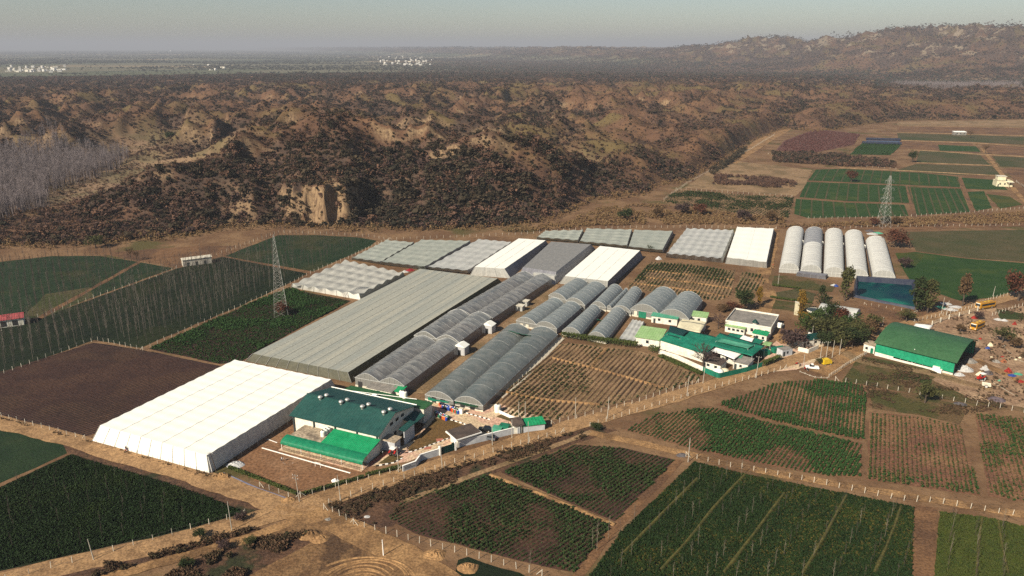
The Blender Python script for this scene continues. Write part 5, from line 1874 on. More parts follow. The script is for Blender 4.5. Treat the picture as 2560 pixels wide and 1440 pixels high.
# barrels
bar_cols = [m_blue, m_black, m_red, mat('orange_plastic', (.45, .10, .02)), m_blue, mat('green_plastic', (.02, .12, .06)), m_black]
cn = ['blue', 'black', 'red', 'orange', 'blue', 'green', 'black']
protos = {}
for row, (pa, pb, n) in enumerate((((1100, 1015), (1148, 1030), 16), ((1104, 1020), (1146, 1035), 14), ((1090, 1036), (1120, 1048), 12), ((1092, 1041), (1116, 1052), 10))):
    A, B = V(*pa), V(*pb)
    for i in range(n):
        k = R.randrange(7)
        p = A.lerp(B, (i + R.uniform(-.2, .2)) / (n - 1))
        lab = f'{cn[k]} barrel in the {("far back", "far front", "near back", "near front")[row]} row'
        key = bar_cols[k].name
        if key not in protos:
            t = thing('barrel', lab, 'barrel', p, 0, 'barrels beside the hall')
            bm_ = MB().lathe([(.001, 0), (.40, .02), (.46, .2), (.46, .5), (.44, .52), (.46, .55), (.46, .95), (.40, 1.15), (.001, 1.16)], n=10)
            bm_.build('drum', bar_cols[k], t, smooth=True)
            MB().lathe([(.001, 1.24), (.16, 1.23), (.16, 1.16)], (.18, 0, 0), n=8).build('cap', m_white, t)
            protos[key] = t
        else:
            copy_thing(protos[key], p, R.uniform(0, 6), lab)
# striped kerb of the lawn
def kerb(px, label):
    P = [V(*q) for q in px]
    t = thing('striped_kerb', label, 'kerb', P[0])
    S = []
    for a, e in zip(P, P[1:]):
        n = max(1, int((e - a).length / .75))
        S += [a.lerp(e, i / n) for i in range(n)]
    S.append(P[-1])
    w_, k_ = MB(P[0]), MB(P[0])
    for i, (a, e) in enumerate(zip(S, S[1:])):
        (w_ if i % 2 else k_).bar(a + Vector((0, 0, .14)), e + Vector((0, 0, .14)), .22, n=4)
    w_.build('white_block', m_white, t)
    k_.build('black_block', m_black, t)


kerb([(1012, 1134), (1030, 1130), (1060, 1120), (1120, 1098), (1165, 1080), (1171, 1070), (1160, 1060), (1110, 1046)], 'black and white striped kerb around the brown lawn')
kerb([(940, 1166), (985, 1158), (1006, 1147)], 'black and white striped kerb by the name wall')
kerb([(1160, 1032), (1225, 1050)], 'black and white striped kerb before the dark tunnels')
# playground bits
t = thing('playground_kerb', 'long white kerb line across the brown playground', 'kerb', V(655, 1120))
MB(V(655, 1120)).bar(V(655, 1120, .12), V(876, 1183, .12), .2, n=4).build('kerb_bar', m_white, t)
t = thing('playground_kerb', 'short white kerb near the net house side', 'kerb', V(668, 1098))
MB(V(668, 1098)).bar(V(668, 1098, .1), V(693, 1107, .1), .15, n=4).build('kerb_bar', m_white, t)
t = thing('small_goal', 'small white pipe goal frame on the playground kerb', 'goal', V(795, 1168), AX)
for x in (-.9, .9):
    MB().bar((x, 0, 0), (x, 0, 1.4), .06).build('goal_post', m_white, t)
MB().bar((-.9, 0, 1.4), (.9, 0, 1.4), .06).build('crossbar', m_white, t)
b = MB(V(723, 1153))
for i in range(14):
    a = i / 14 * 6.283
    p, q = V(723, 1153, .06) + Vector((math.cos(a) * 1.7, math.sin(a) * 1.7, 0)), V(723, 1153, .06) + Vector((math.cos(a + .33) * 1.7, math.sin(a + .33) * 1.7, 0))
    b.bar(p, q, .07, n=4)
o = b.build('stone_ring', m_white)
o.location = V(723, 1153)
tag(o, 'ring of white stones on the brown playground', 'stone ring')


def heap(px, py, r, h, m, label, cat='heap', name='plastic_heap', n=26, seed=0, z=0):
    rr = random.Random(seed + int(px * 7 + py))
    c = V(px, py, z)
    b = MB()
    rows = []
    K = 9
    for j in range(K):
        a = j / (K - 1)
        row = []
        for i in range(15):
            t = i / 14 * 6.283
            q = r * (1 - a) * (1 + .35 * (float(vn(math.cos(t) * 2 + px, math.sin(t) * 2 + py, 3)) - .5))
            row.append(Vector((math.cos(t) * q, math.sin(t) * q * .8, h * a ** .8 * (1 + .3 * rr.uniform(-1, 1) * (0 < j < K - 1)))))
        row[-1] = row[0].copy()
        rows.append(row)
    b.grid(rows)
    o = b.build(name, m)
    o.location = c
    return tag(o, label, cat)


heap(590, 1163, 2.6, 1.1, f_whiteside, 'crumpled grey white plastic sheet on the playground edge')
heap(838, 1203, 1.2, .8, m_white, 'white sack lying by the roadside fence')
heap(555, 1193, 2.4, 1.3, m_track, 'pale sand pile at the net house corner', 'sand pile', 'sand_pile')
heap(1560, 666, .1, .1, m_white, 'tiny white cover') if False else None

# ---- middle compound
def house(px, w_, d_, h, rz, label, roof_m, wall_m=m_wall, name='farm_building', roof='flat', rise=1.2, wins=3, parapet=True, over=.3, door=True, cat='building'):
    t = thing(name, label, cat, V(*px), rz)
    MB().box(0, 0, 0, w_, d_, h).build('wall', wall_m, t)
    if roof == 'flat':
        MB().box(.0, .0, h + .003, w_, d_, h + .08).build('roof', roof_m, t)
        if parapet:
            for q in ((-.1, -.1, w_ + .1, .12), (-.1, d_ - .12, w_ + .1, d_ + .1), (-.1, .121, .12, d_ - .121), (w_ - .12, .121, w_ + .1, d_ - .121)):
                MB().box(q[0], q[1], h + .09, q[2], q[3], h + .75).build('parapet', wall_m, t)
    elif roof == 'mono':
        corrug(t, 'roof', [(-over, -over, h + .05), (w_ + over, -over, h + .05), (w_ + over, d_ + over, h + rise), (-over, d_ + over, h + rise)], roof_m)
    elif roof == 'gable':
        corrug(t, 'roof_slope', [(-over, -over, h), (w_ + over, -over, h), (w_ + over, d_ / 2, h + rise), (-over, d_ / 2, h + rise)], roof_m)
        corrug(t, 'roof_slope', [(w_ + over, d_ + over, h), (-over, d_ + over, h), (-over, d_ / 2, h + rise), (w_ + over, d_ / 2, h + rise)], roof_m)
        b = MB()
        for x in (0, w_):
            b.face([(x, 0, h), (x, d_, h), (x, d_ / 2, h + rise - .15)])
        b.build('gable', wall_m, t)
    for k in range(wins):
        x = w_ * (k + .6) / (wins + .4)
        win(t, x, x + min(1.1, w_ / 6), h * .4, h * .75, 0, 'x', -1)
    if door:
        MB().box(w_ * .08, -.06, 0, w_ * .08 + .9, -.01, 2.0).build('door', m_frame, t)
    return t


def poly_roof(px, z, m, label, name='shade_canopy', cat='shade canopy', posts=True, sag=.4, dz=None, thick=.06):
    """canopy: a stretched cloth on posts, from roof corner pixels at height z"""
    zs = dz or [z] * len(px)
    P = [V(*q, zz) for q, zz in zip(px, zs)]
    c = sum(P, Vector()) / len(P)
    t = thing(name, label, cat, (c.x, c.y, 0))
    o = Vector((c.x, c.y, 0))
    b = MB(o)
    n = 8
    rows = []
    for j in range(n + 1):
        row = []
        for i in range(n + 1):
            u, v = i / n, j / n
            p = bil(P, u, v)
            row.append(p + Vector((0, 0, -sag * 4 * u * (1 - u) * 4 * v * (1 - v) + (float(vn(p.x / 2.2, p.y / 2.2, 2)) - .5) * .35)))
        rows.append(row)
    b.grid(rows)
    k = b.build('cloth', m, t, smooth=True)
    md = k.modifiers.new('thickness', 'SOLIDIFY')
    md.thickness = thick
    if posts:
        for p in P[:4]:
            b = MB(o)
            b.bar((p.x, p.y, 0), p, .07)
            b.build('post', m_pipe, t)
    return t


# pale green roofed shed
def px_house(base_l, base_r, depth, h, label, roof_m, **kw):
    A, B = V(*base_l), V(*base_r)
    return house(base_l, (B - A).length, depth, h, math.atan2(B.y - A.y, B.x - A.x), label, roof_m, **kw)


px_house((1589, 862), (1648, 871), 9.5, 3.4, 'white shed with pale green sheet roof behind the clipped hedge', m_lgreen, roof='mono', rise=1.1, wins=1, door=False, over=.5)
px_house((1650, 872), (1760, 907), 6.0, 3.6, 'long blank white building with dark green net thrown over', m_teal, roof='mono', rise=1.4, wins=0, door=False)
poly_roof([(1660, 838), (1770, 862), (1800, 845), (1680, 815)], 4.4, m_teal, 'dark green shade canopy over the white buildings')
poly_roof([(1770, 862), (1880, 890), (1912, 865), (1800, 832)], 4.6, m_teal, 'second dark green shade canopy toward the road')
poly_roof([(1790, 852), (1870, 872), (1886, 862), (1806, 846)], 4.95, m_teal2, 'pale green net patch on the dark shade canopy', 'net_patch', 'net patch', posts=True)
poly_roof([(1668, 836), (1700, 846), (1722, 826), (1675, 814)], 4.8, m_gate, 'very dark green net beside the cream canopy')
poly_roof([(1692, 820), (1750, 832), (1763, 810), (1700, 801)], 4.0, m_cream, 'cream sheet canopy behind the dark green net', sag=.1)
px_house((1700, 818), (1758, 828), 4, 2.6, 'white store under the cream canopy', m_cream, roof='flat', wins=2, parapet=False)
px_house((1628, 806), (1692, 815), 3.2, 3.0, 'low pale teal roofed shed behind the pale green roof', m_teal2, roof='mono', rise=.5, wins=2)
px_house((1727, 806), (1765, 811), 5, 3.0, 'small green roofed shed beside the wide arched house', m_lgreen, roof='mono', rise=.6, wins=1)
poly_roof([(1775, 875), (1835, 898), (1860, 880), (1790, 858)], 3.9, m_white, 'white sheet roof below the bare tree', 'sheet_roof', 'roof', sag=.1)
px_house((1755, 918), (1800, 931), 4.5, 2.7, 'white walled shed with dark thatch roof at the compound corner', m_bronze, roof='mono', rise=.7, wins=2)
px_house((1832, 921), (1868, 930), 5.5, 2.8, 'grey sheet roofed shed near the road corner', m_cgrey, roof='mono', rise=.5, wins=1)
px_house((1800, 905), (1850, 915), 4.5, 3.2, 'white building behind the grey sheet shed', m_teal2, roof='mono', rise=.5, wins=2)
wall_run([(1647, 884), (1690, 897), (1757, 928)], 1.7, .25, m_wall, 'white compound wall beside the beige row field', coping=False)
wall_run([(1757, 930), (1796, 946), (1800, 946), (1868, 930), (1905, 918)], 2.0, .08, m_teal, 'dark green cloth fence around the compound corner', 'cloth_fence', 'fence', coping=False)
t = thing('dome_tent', 'small white domed plastic tent inside the green fence', 'tent', V(1795, 935))
MB().lathe([(2.2, 0), (2.1, .8), (1.6, 1.6), (.8, 2.0), (.001, 2.1)], n=16).build('cover', f_white, t, smooth=True)
MB().box(-.5, -2.25, 0, .5, -2.0, 1.3).build('door', m_gdark, t)
t = thing('dome_tent', 'cream domed tent right of the white one', 'tent', V(1812, 931))
MB().lathe([(1.7, 0), (1.6, .6), (1.2, 1.2), (.6, 1.5), (.001, 1.6)], n=16).build('cover', m_cream, t, smooth=True)
MB().box(-.4, -1.75, 0, .4, -1.55, 1.0).build('door', m_gdark, t)
water_tank(1872, 884, 0, 'white water tank on a stand beside the dark canopy', .9, 1.8, 2.4)
water_tank(1869, 886, 0, 'pale water tank left of the stand tank', .8, 1.6, 2.0)
for k, (px, py, lab) in enumerate(((1912, 887, 'green steel container beside the road gate'), (1945, 880, 'long green steel container near the yard'))):
    t = thing('green_container', lab, 'container', V(px, py), rad(20))
    MB().box(-1.6 - k, -1, .1, 1.6 + k, 1, 1.9).build('body', m_shade_green, t)
    MB().box(-1.65 - k, -1.05, 1.91, 1.65 + k, 1.05, 2.0).build('lid', m_teal, t)
# flat roofed white house
t = px_house((1812, 826), (1925, 845), 17, 3.8, 'large white flat roofed farmhouse with parapet', m_cgrey, roof='flat', wins=6)
px_house((1812, 829), (1860, 838), 3.2, 2.6, 'white veranda with pale green roof before the farmhouse', m_lgreen, roof='mono', rise=.5, wins=4, door=False)
px_house((1880, 850), (1915, 857), 3.2, 3.0, 'white porch with bright green roof before the farmhouse', m_bright, roof='mono', rise=.5, wins=2)
poly_roof([(1816, 842), (1900, 860), (1912, 850), (1826, 832)], 2.2, m_teal, 'dark green net strip along the farmhouse yard')
poly_roof([(1850, 846), (1880, 854), (1886, 844), (1858, 838)], 2.4, m_white, 'white cloth awning in the farmhouse yard', 'cloth_awning', 'awning', sag=.1)
poly_roof([(1905, 862), (1925, 866), (1932, 856), (1914, 852)], 2.5, m_lgreen, 'small pale green canopy right of the farmhouse', 'shade_canopy', sag=.1)
water_tank(1949, 818, 4.1, 'white water tank on the farmhouse roof', .9, 1.7)
water_tank(1957, 820, 4.1, 'black water tank on the farmhouse roof', .7, 1.3, m=m_black)
t = thing('vent_turret', 'small green capped turret on the farmhouse front', 'turret', V(1885, 833))
MB().lathe([(.9, 0), (.9, 4.6), (1.2, 4.7), (.001, 5.9)], n=8).build('cap', m_wall, t)
MB().lathe([(1.3, 4.72), (.7, 5.5), (.001, 6.1)], n=8).build('roof', m_gate, t)
for k, (px, py, mm, lab) in enumerate(((1858, 848, m_blue, 'blue plastic drum in the farmhouse yard'), (1862, 850, m_blue, 'second blue plastic drum in the farmhouse yard'), (1879, 852, m_yellow, 'yellow plastic drum in the farmhouse yard'))):
    t = thing('plastic_drum', lab, 'drum', V(px, py))
    MB().lathe([(.001, 0), (.7, .02), (.75, .5), (.75, 1.4), (.6, 1.7), (.001, 1.75)], n=12).build('drum', mm, t, smooth=True)
    MB().lathe([(.25, 1.74), (.25, 1.85), (.001, 1.86)], n=10).build('cap', m_white, t)
t = thing('chimney_pillar', 'tall cream pillar beside the yellow tree', 'pillar', V(1990, 787))
MB().box(-.7, -.7, 0, .7, .7, 5.6).build('shaft', m_cream, t)
MB().box(-.85, -.85, 5.61, .85, .85, 5.9).build('cap', m_plinth, t)
# arched grey shed, round kiosk
tunnel([(2138, 797), (2150, 786), (2058, 771), (2044, 783)], 'small grey arched shed with a green door panel', 1.6, 3.4, 1, 5, f_grey3, f_grey3, f_wend, 'arch', .02, name='arched_shed', plinth=False)
cloth([V(2112, 793, .1), V(2130, 797, .1), V(2130, 796, 2.2), V(2112, 791, 2.2)], 'green door panel on the small grey arched shed')
t = thing('round_kiosk', 'round white kiosk with dark flat top among trees', 'kiosk', V(2034, 792))
MB().lathe([(2.4, 0), (2.4, 2.6), (3.1, 2.65), (3.1, 3.2)], n=20).build('wall', m_wall, t)
MB().lathe([(3.0, 3.1), (.001, 3.15)], n=20).build('roof', m_frame, t)
for a in (-1.9, -1.4, -.9):
    MB().box(-.4, -2.46, .8, .4, -2.42, 2.0, M=Matrix.Rotation(a + 1.57, 4, 'Z')).build('window', m_glass, t)
# house with dark green roof near the purple tree, white gate walls
px_house((2005, 870), (2050, 862), 5, 2.8, 'small house with dark green roof behind the white gate wall', m_gate, roof='gable', rise=1.3, wins=2)
poly_roof([(2018, 842), (2035, 848), (2045, 838), (2022, 828)], 3.0, m_white, 'white sheet roof behind the dark green house', 'sheet_roof', 'roof', sag=.1)
wall_run([(1995, 878), (2020, 884), (2045, 873)], 1.8, .3, m_wall, 'curved white gate wall by the road', coping=False)
px_house((1955, 893), (1980, 888), 3, 2.6, 'grey guard hut at the compound gate', m_cgrey, roof='flat', wins=1, parapet=False, wall_m=m_wallg)

# ---- green shed at right
o6 = V(2191, 856, 5.2)
bn = thing('green_shed', 'big green shed with arched green sheet roof', 'shed', (o6.x, o6.y, 0), rad(-43.5))
BW, BD = 26.6, 27.0
b = MB()
b.face([(0, 0, 1.45), (BW, 0, 1.0), (BW, 0, 5.1), (0, 0, 5.1)])
b.face([(BW, BD, 0), (0, BD, 0), (0, BD, 5.1), (BW, BD, 5.1)])
b.build('wall_sheet', mat('shed_green', (.010, .19, .098), (.014, .225, .115), scale=.3, rough=.5, fine=1.2), bn)
MB().box(0, .02, 0, BW, .22, .75).build('base_wall', m_wall, bn)
MB().box(.02, .03, .752, 6.5, .2, 1.6).build('base_wall', m_wall, bn)
for k in range(9):
    x = 6.5 + k * 2.5
    MB().bar((x, .12, 1.0), (x, .12, 2.05), .09).build('post', m_pipe, bn)
rows = []
K = 18
for j in range(K + 1):
    v = j / K
    y = -.9 + (BD + 1.8) * v
    z = 5.1 + 3.5 * math.sin(math.pi * v) ** .9
    rows.append([(-.5 + (BW + 1.2) * i / 60, y, z + (.05 if i % 2 else 0)) for i in range(61)])
b = MB()
b.grid(rows)
k_ = b.build('roof', mat('shed_roof', (.028, .082, .034), (.036, .095, .040), scale=.15, rough=.6, spec=.3, fine=1.0), bn)
md = k_.modifiers.new('thickness', 'SOLIDIFY')
md.thickness = .08
b = MB()
pts = [(0, BD * j / K, 5.0 + 3.4 * math.sin(math.pi * j / K) ** .9) for j in range(K + 1)]
b.face([(0, 0, 0)] + pts + [(0, BD, 0)])
b.build('end_wall', m_wall, bn)
for j in range(0, K + 1, 3):
    y = BD * j / K
    MB().bar((BW, y, 0), (BW, y, 5.0 + 3.4 * math.sin(math.pi * j / K) ** .9), .12).build('column', m_frame, bn)
MB().bar((BW + .7, BD + .9, 5.1), (-.5, BD + .9, 5.1), .14).build('gutter', m_white, bn)
t = thing('shed_office', 'small white office with a green door against the green shed', 'office', (o6.x, o6.y, 0), rad(-43.5))
MB().box(-4.6, 1.2, 0, -.6, 6, 3.0).build('wall', m_wall, t)
MB().box(-4.8, 1.0, 3.003, -.55, 6.2, 3.15).build('roof', m_conc, t)
MB().box(-2.0, 1.14, 0, -1.0, 1.19, 2.1).build('door', m_doorg, t)
win(t, -3.9, -3.0, 1.1, 2.1, 1.2, 'x', -1)
t = thing('lean_to', 'white curved sheet lean-to behind the green shed', 'lean-to', V(2290, 815))
poly_roof([(2280, 818), (2322, 826), (2332, 812), (2290, 808)], 3.2, m_white, 'white sheet shelter behind the green shed', 'sheet_shelter', 'shelter', sag=-.5)
bpy.data.objects.remove(t)
for k, (px, py) in enumerate(((2340, 928), (2345, 931))):
    t = thing('white_bale', ('white wrapped bale in front of the green shed', 'lower white wrapped bale in front of the green shed')[k], 'bale', V(px, py), rad(-40))
    MB().box(-1.1, -.9, 0, 1.1, .9, 1.9 - .6 * k).build('wrap', f_white, t)
    MB().box(-1.15, -.1, .0, 1.15, .1, 1.93 - .6 * k).build('strap', m_plinth, t)

# ---- pond with raised liner bank
Pp = [V(2136, 742), V(2292, 775), V(2285, 714), V(2140, 704)]
pc = sum(Pp, Vector()) / 4
pond = thing('farm_pond', 'dark liner bank around the blue green farm pond', 'pond', (pc.x, pc.y, 0))
b = MB((pc.x, pc.y, 0))
for i in range(4):
    a, e = Pp[i], Pp[(i + 1) % 4]
    ia, ie = a.lerp(pc, .10), e.lerp(pc, .10)
    oa, oe = a + (a - pc) * .05, e + (e - pc) * .05
    hA = Vector((0, 0, 2.6 if i in (1, 2) else 1.0)), Vector((0, 0, 2.6 if i in (1, 2) else 1.0))
    hs_ = [1.0, 1.2, 3.0, 3.0]
    za, ze = Vector((0, 0, hs_[i])), Vector((0, 0, hs_[(i + 1) % 4]))
    b.face([oa, oe, e + ze, a + za])
    b.face([a + za, e + ze, ie + Vector((0, 0, .4)), ia + Vector((0, 0, .4))])
b.build('liner', mat('pond_liner', (.016, .020, .040), (.03, .035, .05), scale=.4, rough=.45), pond)
b = MB((pc.x, pc.y, 0))
ii = [p.lerp(pc, .08) + Vector((0, 0, .55)) for p in Pp]
b.face(ii)
b.build('water', mat('pond_water', (.002, .045, .042), (.002, .014, .030), scale=.05, c3=(.006, .12, .08), scale3=.03, lo3=.52, hi3=.64, rough=.5, spec=.1), pond)
for k in range(5):
    heap(2190 + 22 * k, 752 + 4.6 * k, 1.6, .7, (m_teal2, f_whiteside, m_teal2, f_white, m_shade_green)[k], ('pale teal', 'grey white', 'small pale teal', 'white', 'green')[k] + ' plastic scrap on the near pond bank', 'plastic scrap', 'plastic_scrap')

# ---- sheds elsewhere
t = thing('brick_store', 'long low white store shed beside the bare brown plot', 'shed', V(458, 667), rad(30))
MB().box(0, 0, 0, 14.5, 4.6, 3.4).build('wall', mat('stained_white_wall', (.50, .46, .38), (.30, .27, .23), scale=.5, fine=1), t)
MB().box(-.3, -.3, 3.41, 14.8, 4.9, 3.65).build('roof', m_plinth, t)
for k in range(3):
    MB().box(2 + k * 4.2, -.05, 0, 3.2 + k * 4.2, -.01, 2.0).build('door', m_frame, t)
t = thing('red_roof_shed', 'shed with dull red sheet roof among poplars at left edge', 'shed', V(-40, 826), rad(28))
MB().box(0, 0, 0, 14, 6, 3.2).build('wall', m_wall, t)
corrug(t, 'roof_slope', [(-.4, -.5, 3.2), (14.4, -.5, 3.2), (14.4, 3, 4.7), (-.4, 3, 4.7)], mat('red_roof', (.21, .045, .05), (.26, .06, .06), scale=.4, fine=1))
corrug(t, 'roof_slope', [(14.4, 6.5, 3.2), (-.4, 6.5, 3.2), (-.4, 3, 4.7), (14.4, 3, 4.7)], MATS['red_roof'])
for k in range(3):
    MB().box(2 + k * 4, -.05, .3, 4 + k * 4, -.01, 2.5).build('opening', m_gdark, t)
t = house((2490, 466), 12, 9, 4.0, rad(-14), 'two storey pale pump house at the far right fields', m_plinth, wall_m=m_cream, name='pump_house', wins=3)
MB().box(1, 2, 4.8, 7, 8, 8.0).build('upper_room', m_cream, t)
MB().box(.6, 1.6, 8.003, 7.6, 8.4, 8.3).build('upper_roof', m_plinth, t)
MB().box(8, -3, 0, 8.3, -2.7, 4).build('column', m_cream, t)
MB().box(7, -3.2, 4.03, 12, -.12, 4.2).build('porch_roof', m_plinth, t)
t = house((2386, 338), 15, 7, 4.0, rad(-4), 'low farm shed with white roof on the far terraces', m_white, name='field_shed', wins=3, parapet=False, roof='mono', rise=.8, wall_m=m_cgrey)
# far dam pond
t = thing('dam_pond', 'small far pond with dark bank above the square of green rows', 'pond', V(2205, 358))
for k, (px, py, qx, qy) in enumerate(((2155, 359, 2253, 362), (2165, 350, 2250, 352))):
    a, e = V(px, py), V(qx, qy)
    b = MB(V(2205, 358))
    b.bar(a + Vector((0, 0, 1)), e + Vector((0, 0, 1)), 2.2, n=6)
    b.build('bank', MATS['pond_liner'], t)
b = MB(V(2205, 358))
b.face([V(2157, 358.5, .8), V(2252, 361, .8), V(2249, 352.5, .8), V(2167, 351, .8)])
b.build('water', mat('dam_water', (.05, .07, .11), rough=.3), t)


# ---- villages on the plain
vh = []
for kind in range(3):
    h = thing('village_house', 'x', 'house')
    W_, D_, H_ = ((13, 10, 6), (18, 9, 4.5), (9, 9, 9))[kind]
    MB().box(-W_ / 2, -D_ / 2, 0, W_ / 2, D_ / 2, H_).build('wall', mat(f'village_wall_{"abc"[kind]}', ((.80, .78, .72), (.70, .66, .56), (.76, .72, .66))[kind]), h)
    MB().box(-W_ / 2 - .4, -D_ / 2 - .4, H_ + .01, W_ / 2 + .4, D_ / 2 + .4, H_ + .5).build('roof', m_plinth, h)
    b = MB()
    for x in (-.3, .05, .33):
        b.box(W_ * x, -D_ / 2 - .1, H_ * .3, W_ * x + 1.6, -D_ / 2 - .02, H_ * .7)
    b.build('window', m_glass, h)
    vh.append(h)
spots = []
for (x0, x1, y0, y1, n, lab) in ((18, 168, 168, 181, 44, 'white village house in the hazy cluster at far left'), (945, 1082, 141, 165, 62, 'white village house in the brighter cluster on the central plain'),
                                 (1098, 1345, 108, 122, 26, 'pale house in the farthest row near the hill foot'), (480, 560, 160, 178, 5, 'pale house standing alone on the left plain'), (850, 880, 128, 140, 3, 'white house near the dark wood on the plain')):
    for i in range(n):
        px = R.uniform(x0, x1)
        py = R.uniform(y0, y1)
        spots.append((px, py, lab))
for i, (px, py, lab) in enumerate(spots):
    x, y = G(px, py)
    z = float(height(x, y))
    s = R.uniform(.8, 1.5)
    src = vh[i % 3]
    r_ = src if i < 3 else copy_thing(src, (x, y, z))
    r_.location = (x, y, z)
    r_.rotation_euler = (0, 0, R.uniform(-.5, .5))
    r_.scale = (s, s, s * R.uniform(.9, 1.4))
    r_['label'] = lab
    r_['group'] = lab.replace('house', 'houses')
for px, py, lab, hh in ((427, 124, 'pale stepped temple spire on the left horizon', 55), (752, 124, 'thin pale tower on the horizon', 40)):
    x, y = G(px, py + 6)
    t = thing('temple_spire' if hh > 50 else 'water_tower', lab, 'tower', (x, y, float(height(x, y))))
    MB().lathe([(hh * .9, 0), (hh * .9, 8), (hh * .3, 10), (hh * .26, hh * .5), (hh * .1, hh * .85), (.001, hh)] if hh > 50 else [(4, 0), (3.4, 30), (9, 33), (9, 39), (.001, 42)], n=10).build('shaft', m_white, t)
# ------------------------------------------------------------------ trees
m_bark = mat('bark', (.085, .062, .045), (.055, .042, .032), scale=2)
m_barkp = mat('pale_bark', (.34, .30, .23), (.24, .21, .165), scale=1.5)


def leaf_mat(nm, a, b):
    return mat('foliage_' + nm, a, b, scale=.9, rough=.85, spec=.1, trans=.15)


M_TREE = {'dark': leaf_mat('dark', (.020, .032, .012), (.036, .046, .016)), 'olive': leaf_mat('olive', (.070, .068, .024), (.046, .050, .019)),
          'yellow': leaf_mat('yellow', (.22, .12, .018), (.13, .085, .018)), 'red': leaf_mat('red', (.105, .038, .022), (.065, .030, .018)),
          'green': leaf_mat('green', (.045, .070, .018), (.028, .048, .014)), 'purple': leaf_mat('purple', (.070, .044, .040), (.05, .033, .030)),
          'brown': leaf_mat('brown', (.12, .072, .035), (.075, .048, .026))}


def crown_mesh(m, seed, n=650, leaf=.13, lobes=9, shape='round', lean=.0):
    r = random.Random(seed)
    b = MB()
    cs = []
    for _ in range(lobes):
        a = r.uniform(0, 6.283)
        if shape == 'cone':
            z = r.random()
            q = (1 - z) * .32 * r.uniform(.5, 1)
            cs.append((q * math.cos(a), q * math.sin(a), .18 + .74 * z, .10 + .18 * (1 - z)))
        elif shape == 'tall':
            z = r.random()
            q = .22 * math.sin(math.pi * (.15 + .8 * z)) * r.uniform(.3, 1)
            cs.append((q * math.cos(a), q * math.sin(a), .28 + .62 * z, r.uniform(.12, .2)))
        else:
            q = r.uniform(.1, .33)
            cs.append((q * math.cos(a), q * math.sin(a), r.uniform(.42, .80), r.uniform(.13, .24)))
    for _ in range(n):
        cx, cy, cz, rr = r.choice(cs)
        d = Vector((r.gauss(0, 1), r.gauss(0, 1), r.gauss(0, .8))).normalized() * rr * (.45 + .65 * r.random())
        p = Vector((cx + d.x, cy + d.y, max(.08, cz + d.z)))
        u = Vector((r.gauss(0, 1), r.gauss(0, 1), r.gauss(0, .6))).normalized()
        q = Matrix.Rotation(r.uniform(0, 6.28), 3, u) @ u.orthogonal().normalized()
        s_ = leaf * r.uniform(.45, 1.1)
        a_, c_ = u * s_ * .5, q * s_ * .4
        b.face([p - a_ - c_ * .6, p + a_ * .2 - c_, p + a_ + c_ * .4, p - a_ * .3 + c_])
    return b, cs


def twig_crown(seed, n1=9, n2=7, n3=3, up=.5):
    """bare crown of real branches, unit height"""
    r = random.Random(seed)
    b = MB()
    for i in range(n1):
        a = i / n1 * 6.283 + r.uniform(-.3, .3)
        z0 = r.uniform(.22, .5)
        L_ = r.uniform(.25, .42)
        d = Vector((math.cos(a), math.sin(a), up + r.uniform(0, .6))).normalized()
        p0 = Vector((0, 0, z0))
        p1 = p0 + d * L_
        b.bar(p0, p1, .012, .006, 4, cap=False)
        for _ in range(n2):
            t = r.uniform(.35, 1)
            q0 = p0.lerp(p1, t)
            e = (d + Vector((r.gauss(0, .6), r.gauss(0, .6), r.gauss(.25, .4)))).normalized()
            q1 = q0 + e * r.uniform(.10, .2)
            b.bar(q0, q1, .006, .003, 3, cap=False)
            for _ in range(n3):
                f = (e + Vector((r.gauss(0, .7), r.gauss(0, .7), r.gauss(.2, .5)))).normalized()
                w0 = q0.lerp(q1, r.uniform(.4, 1))
                b.bar(w0, w0 + f * r.uniform(.06, .13), .0045, .002, 3, cap=False)
    return b


TREE_P = {}


def tree(px, h, spread, kind, label, shape='round', group=None, bare=False, name='tree', z=None):
    x, y = G(*px)
    z = float(height(x, y)) if z is None else z
    t = thing(name, label, 'tree', (x, y, z), R.uniform(0, 6.28), group)
    key = (kind, shape, bare, R.randrange(2))
    if key not in TREE_P:
        sd_ = hash(str(key)) % 1000 if False else sum(map(ord, str(key)))
        tb = MB()
        tb.bar((0, 0, -.01), (.01, .005, .3), .032, .022, 7)
        tb.bar((.01, .005, .3), (0, .01, .62), .022, .010, 6)
        rr = random.Random(sd_)
        if bare:
            cb = twig_crown(sd_, 11, 8, 4)
        else:
            cb, cs = crown_mesh(None, sd_, 1000 if shape != 'bush' else 700, .085, 14, shape)
            for (cx, cy, cz, q) in cs[:7]:
                tb.bar((0, 0, min(cz * .6, .5)), (cx, cy, cz), .012, .004, 5)
        a = tb.build('trunk', m_bark if kind != 'pale' else m_barkp)
        c_ = cb.build('crown', M_TREE.get(kind, m_bark) if kind != 'pale' else m_barkp)
        TREE_P[key] = (a.data, c_.data)
        bpy.data.objects.remove(a)
        bpy.data.objects.remove(c_)
    for nm, me in zip(('trunk', 'crown'), TREE_P[key]):
        o = bpy.data.objects.new(nm, me)
        COL.objects.link(o)
        o.parent = t
    t.scale = (spread, spread, h)
    return t


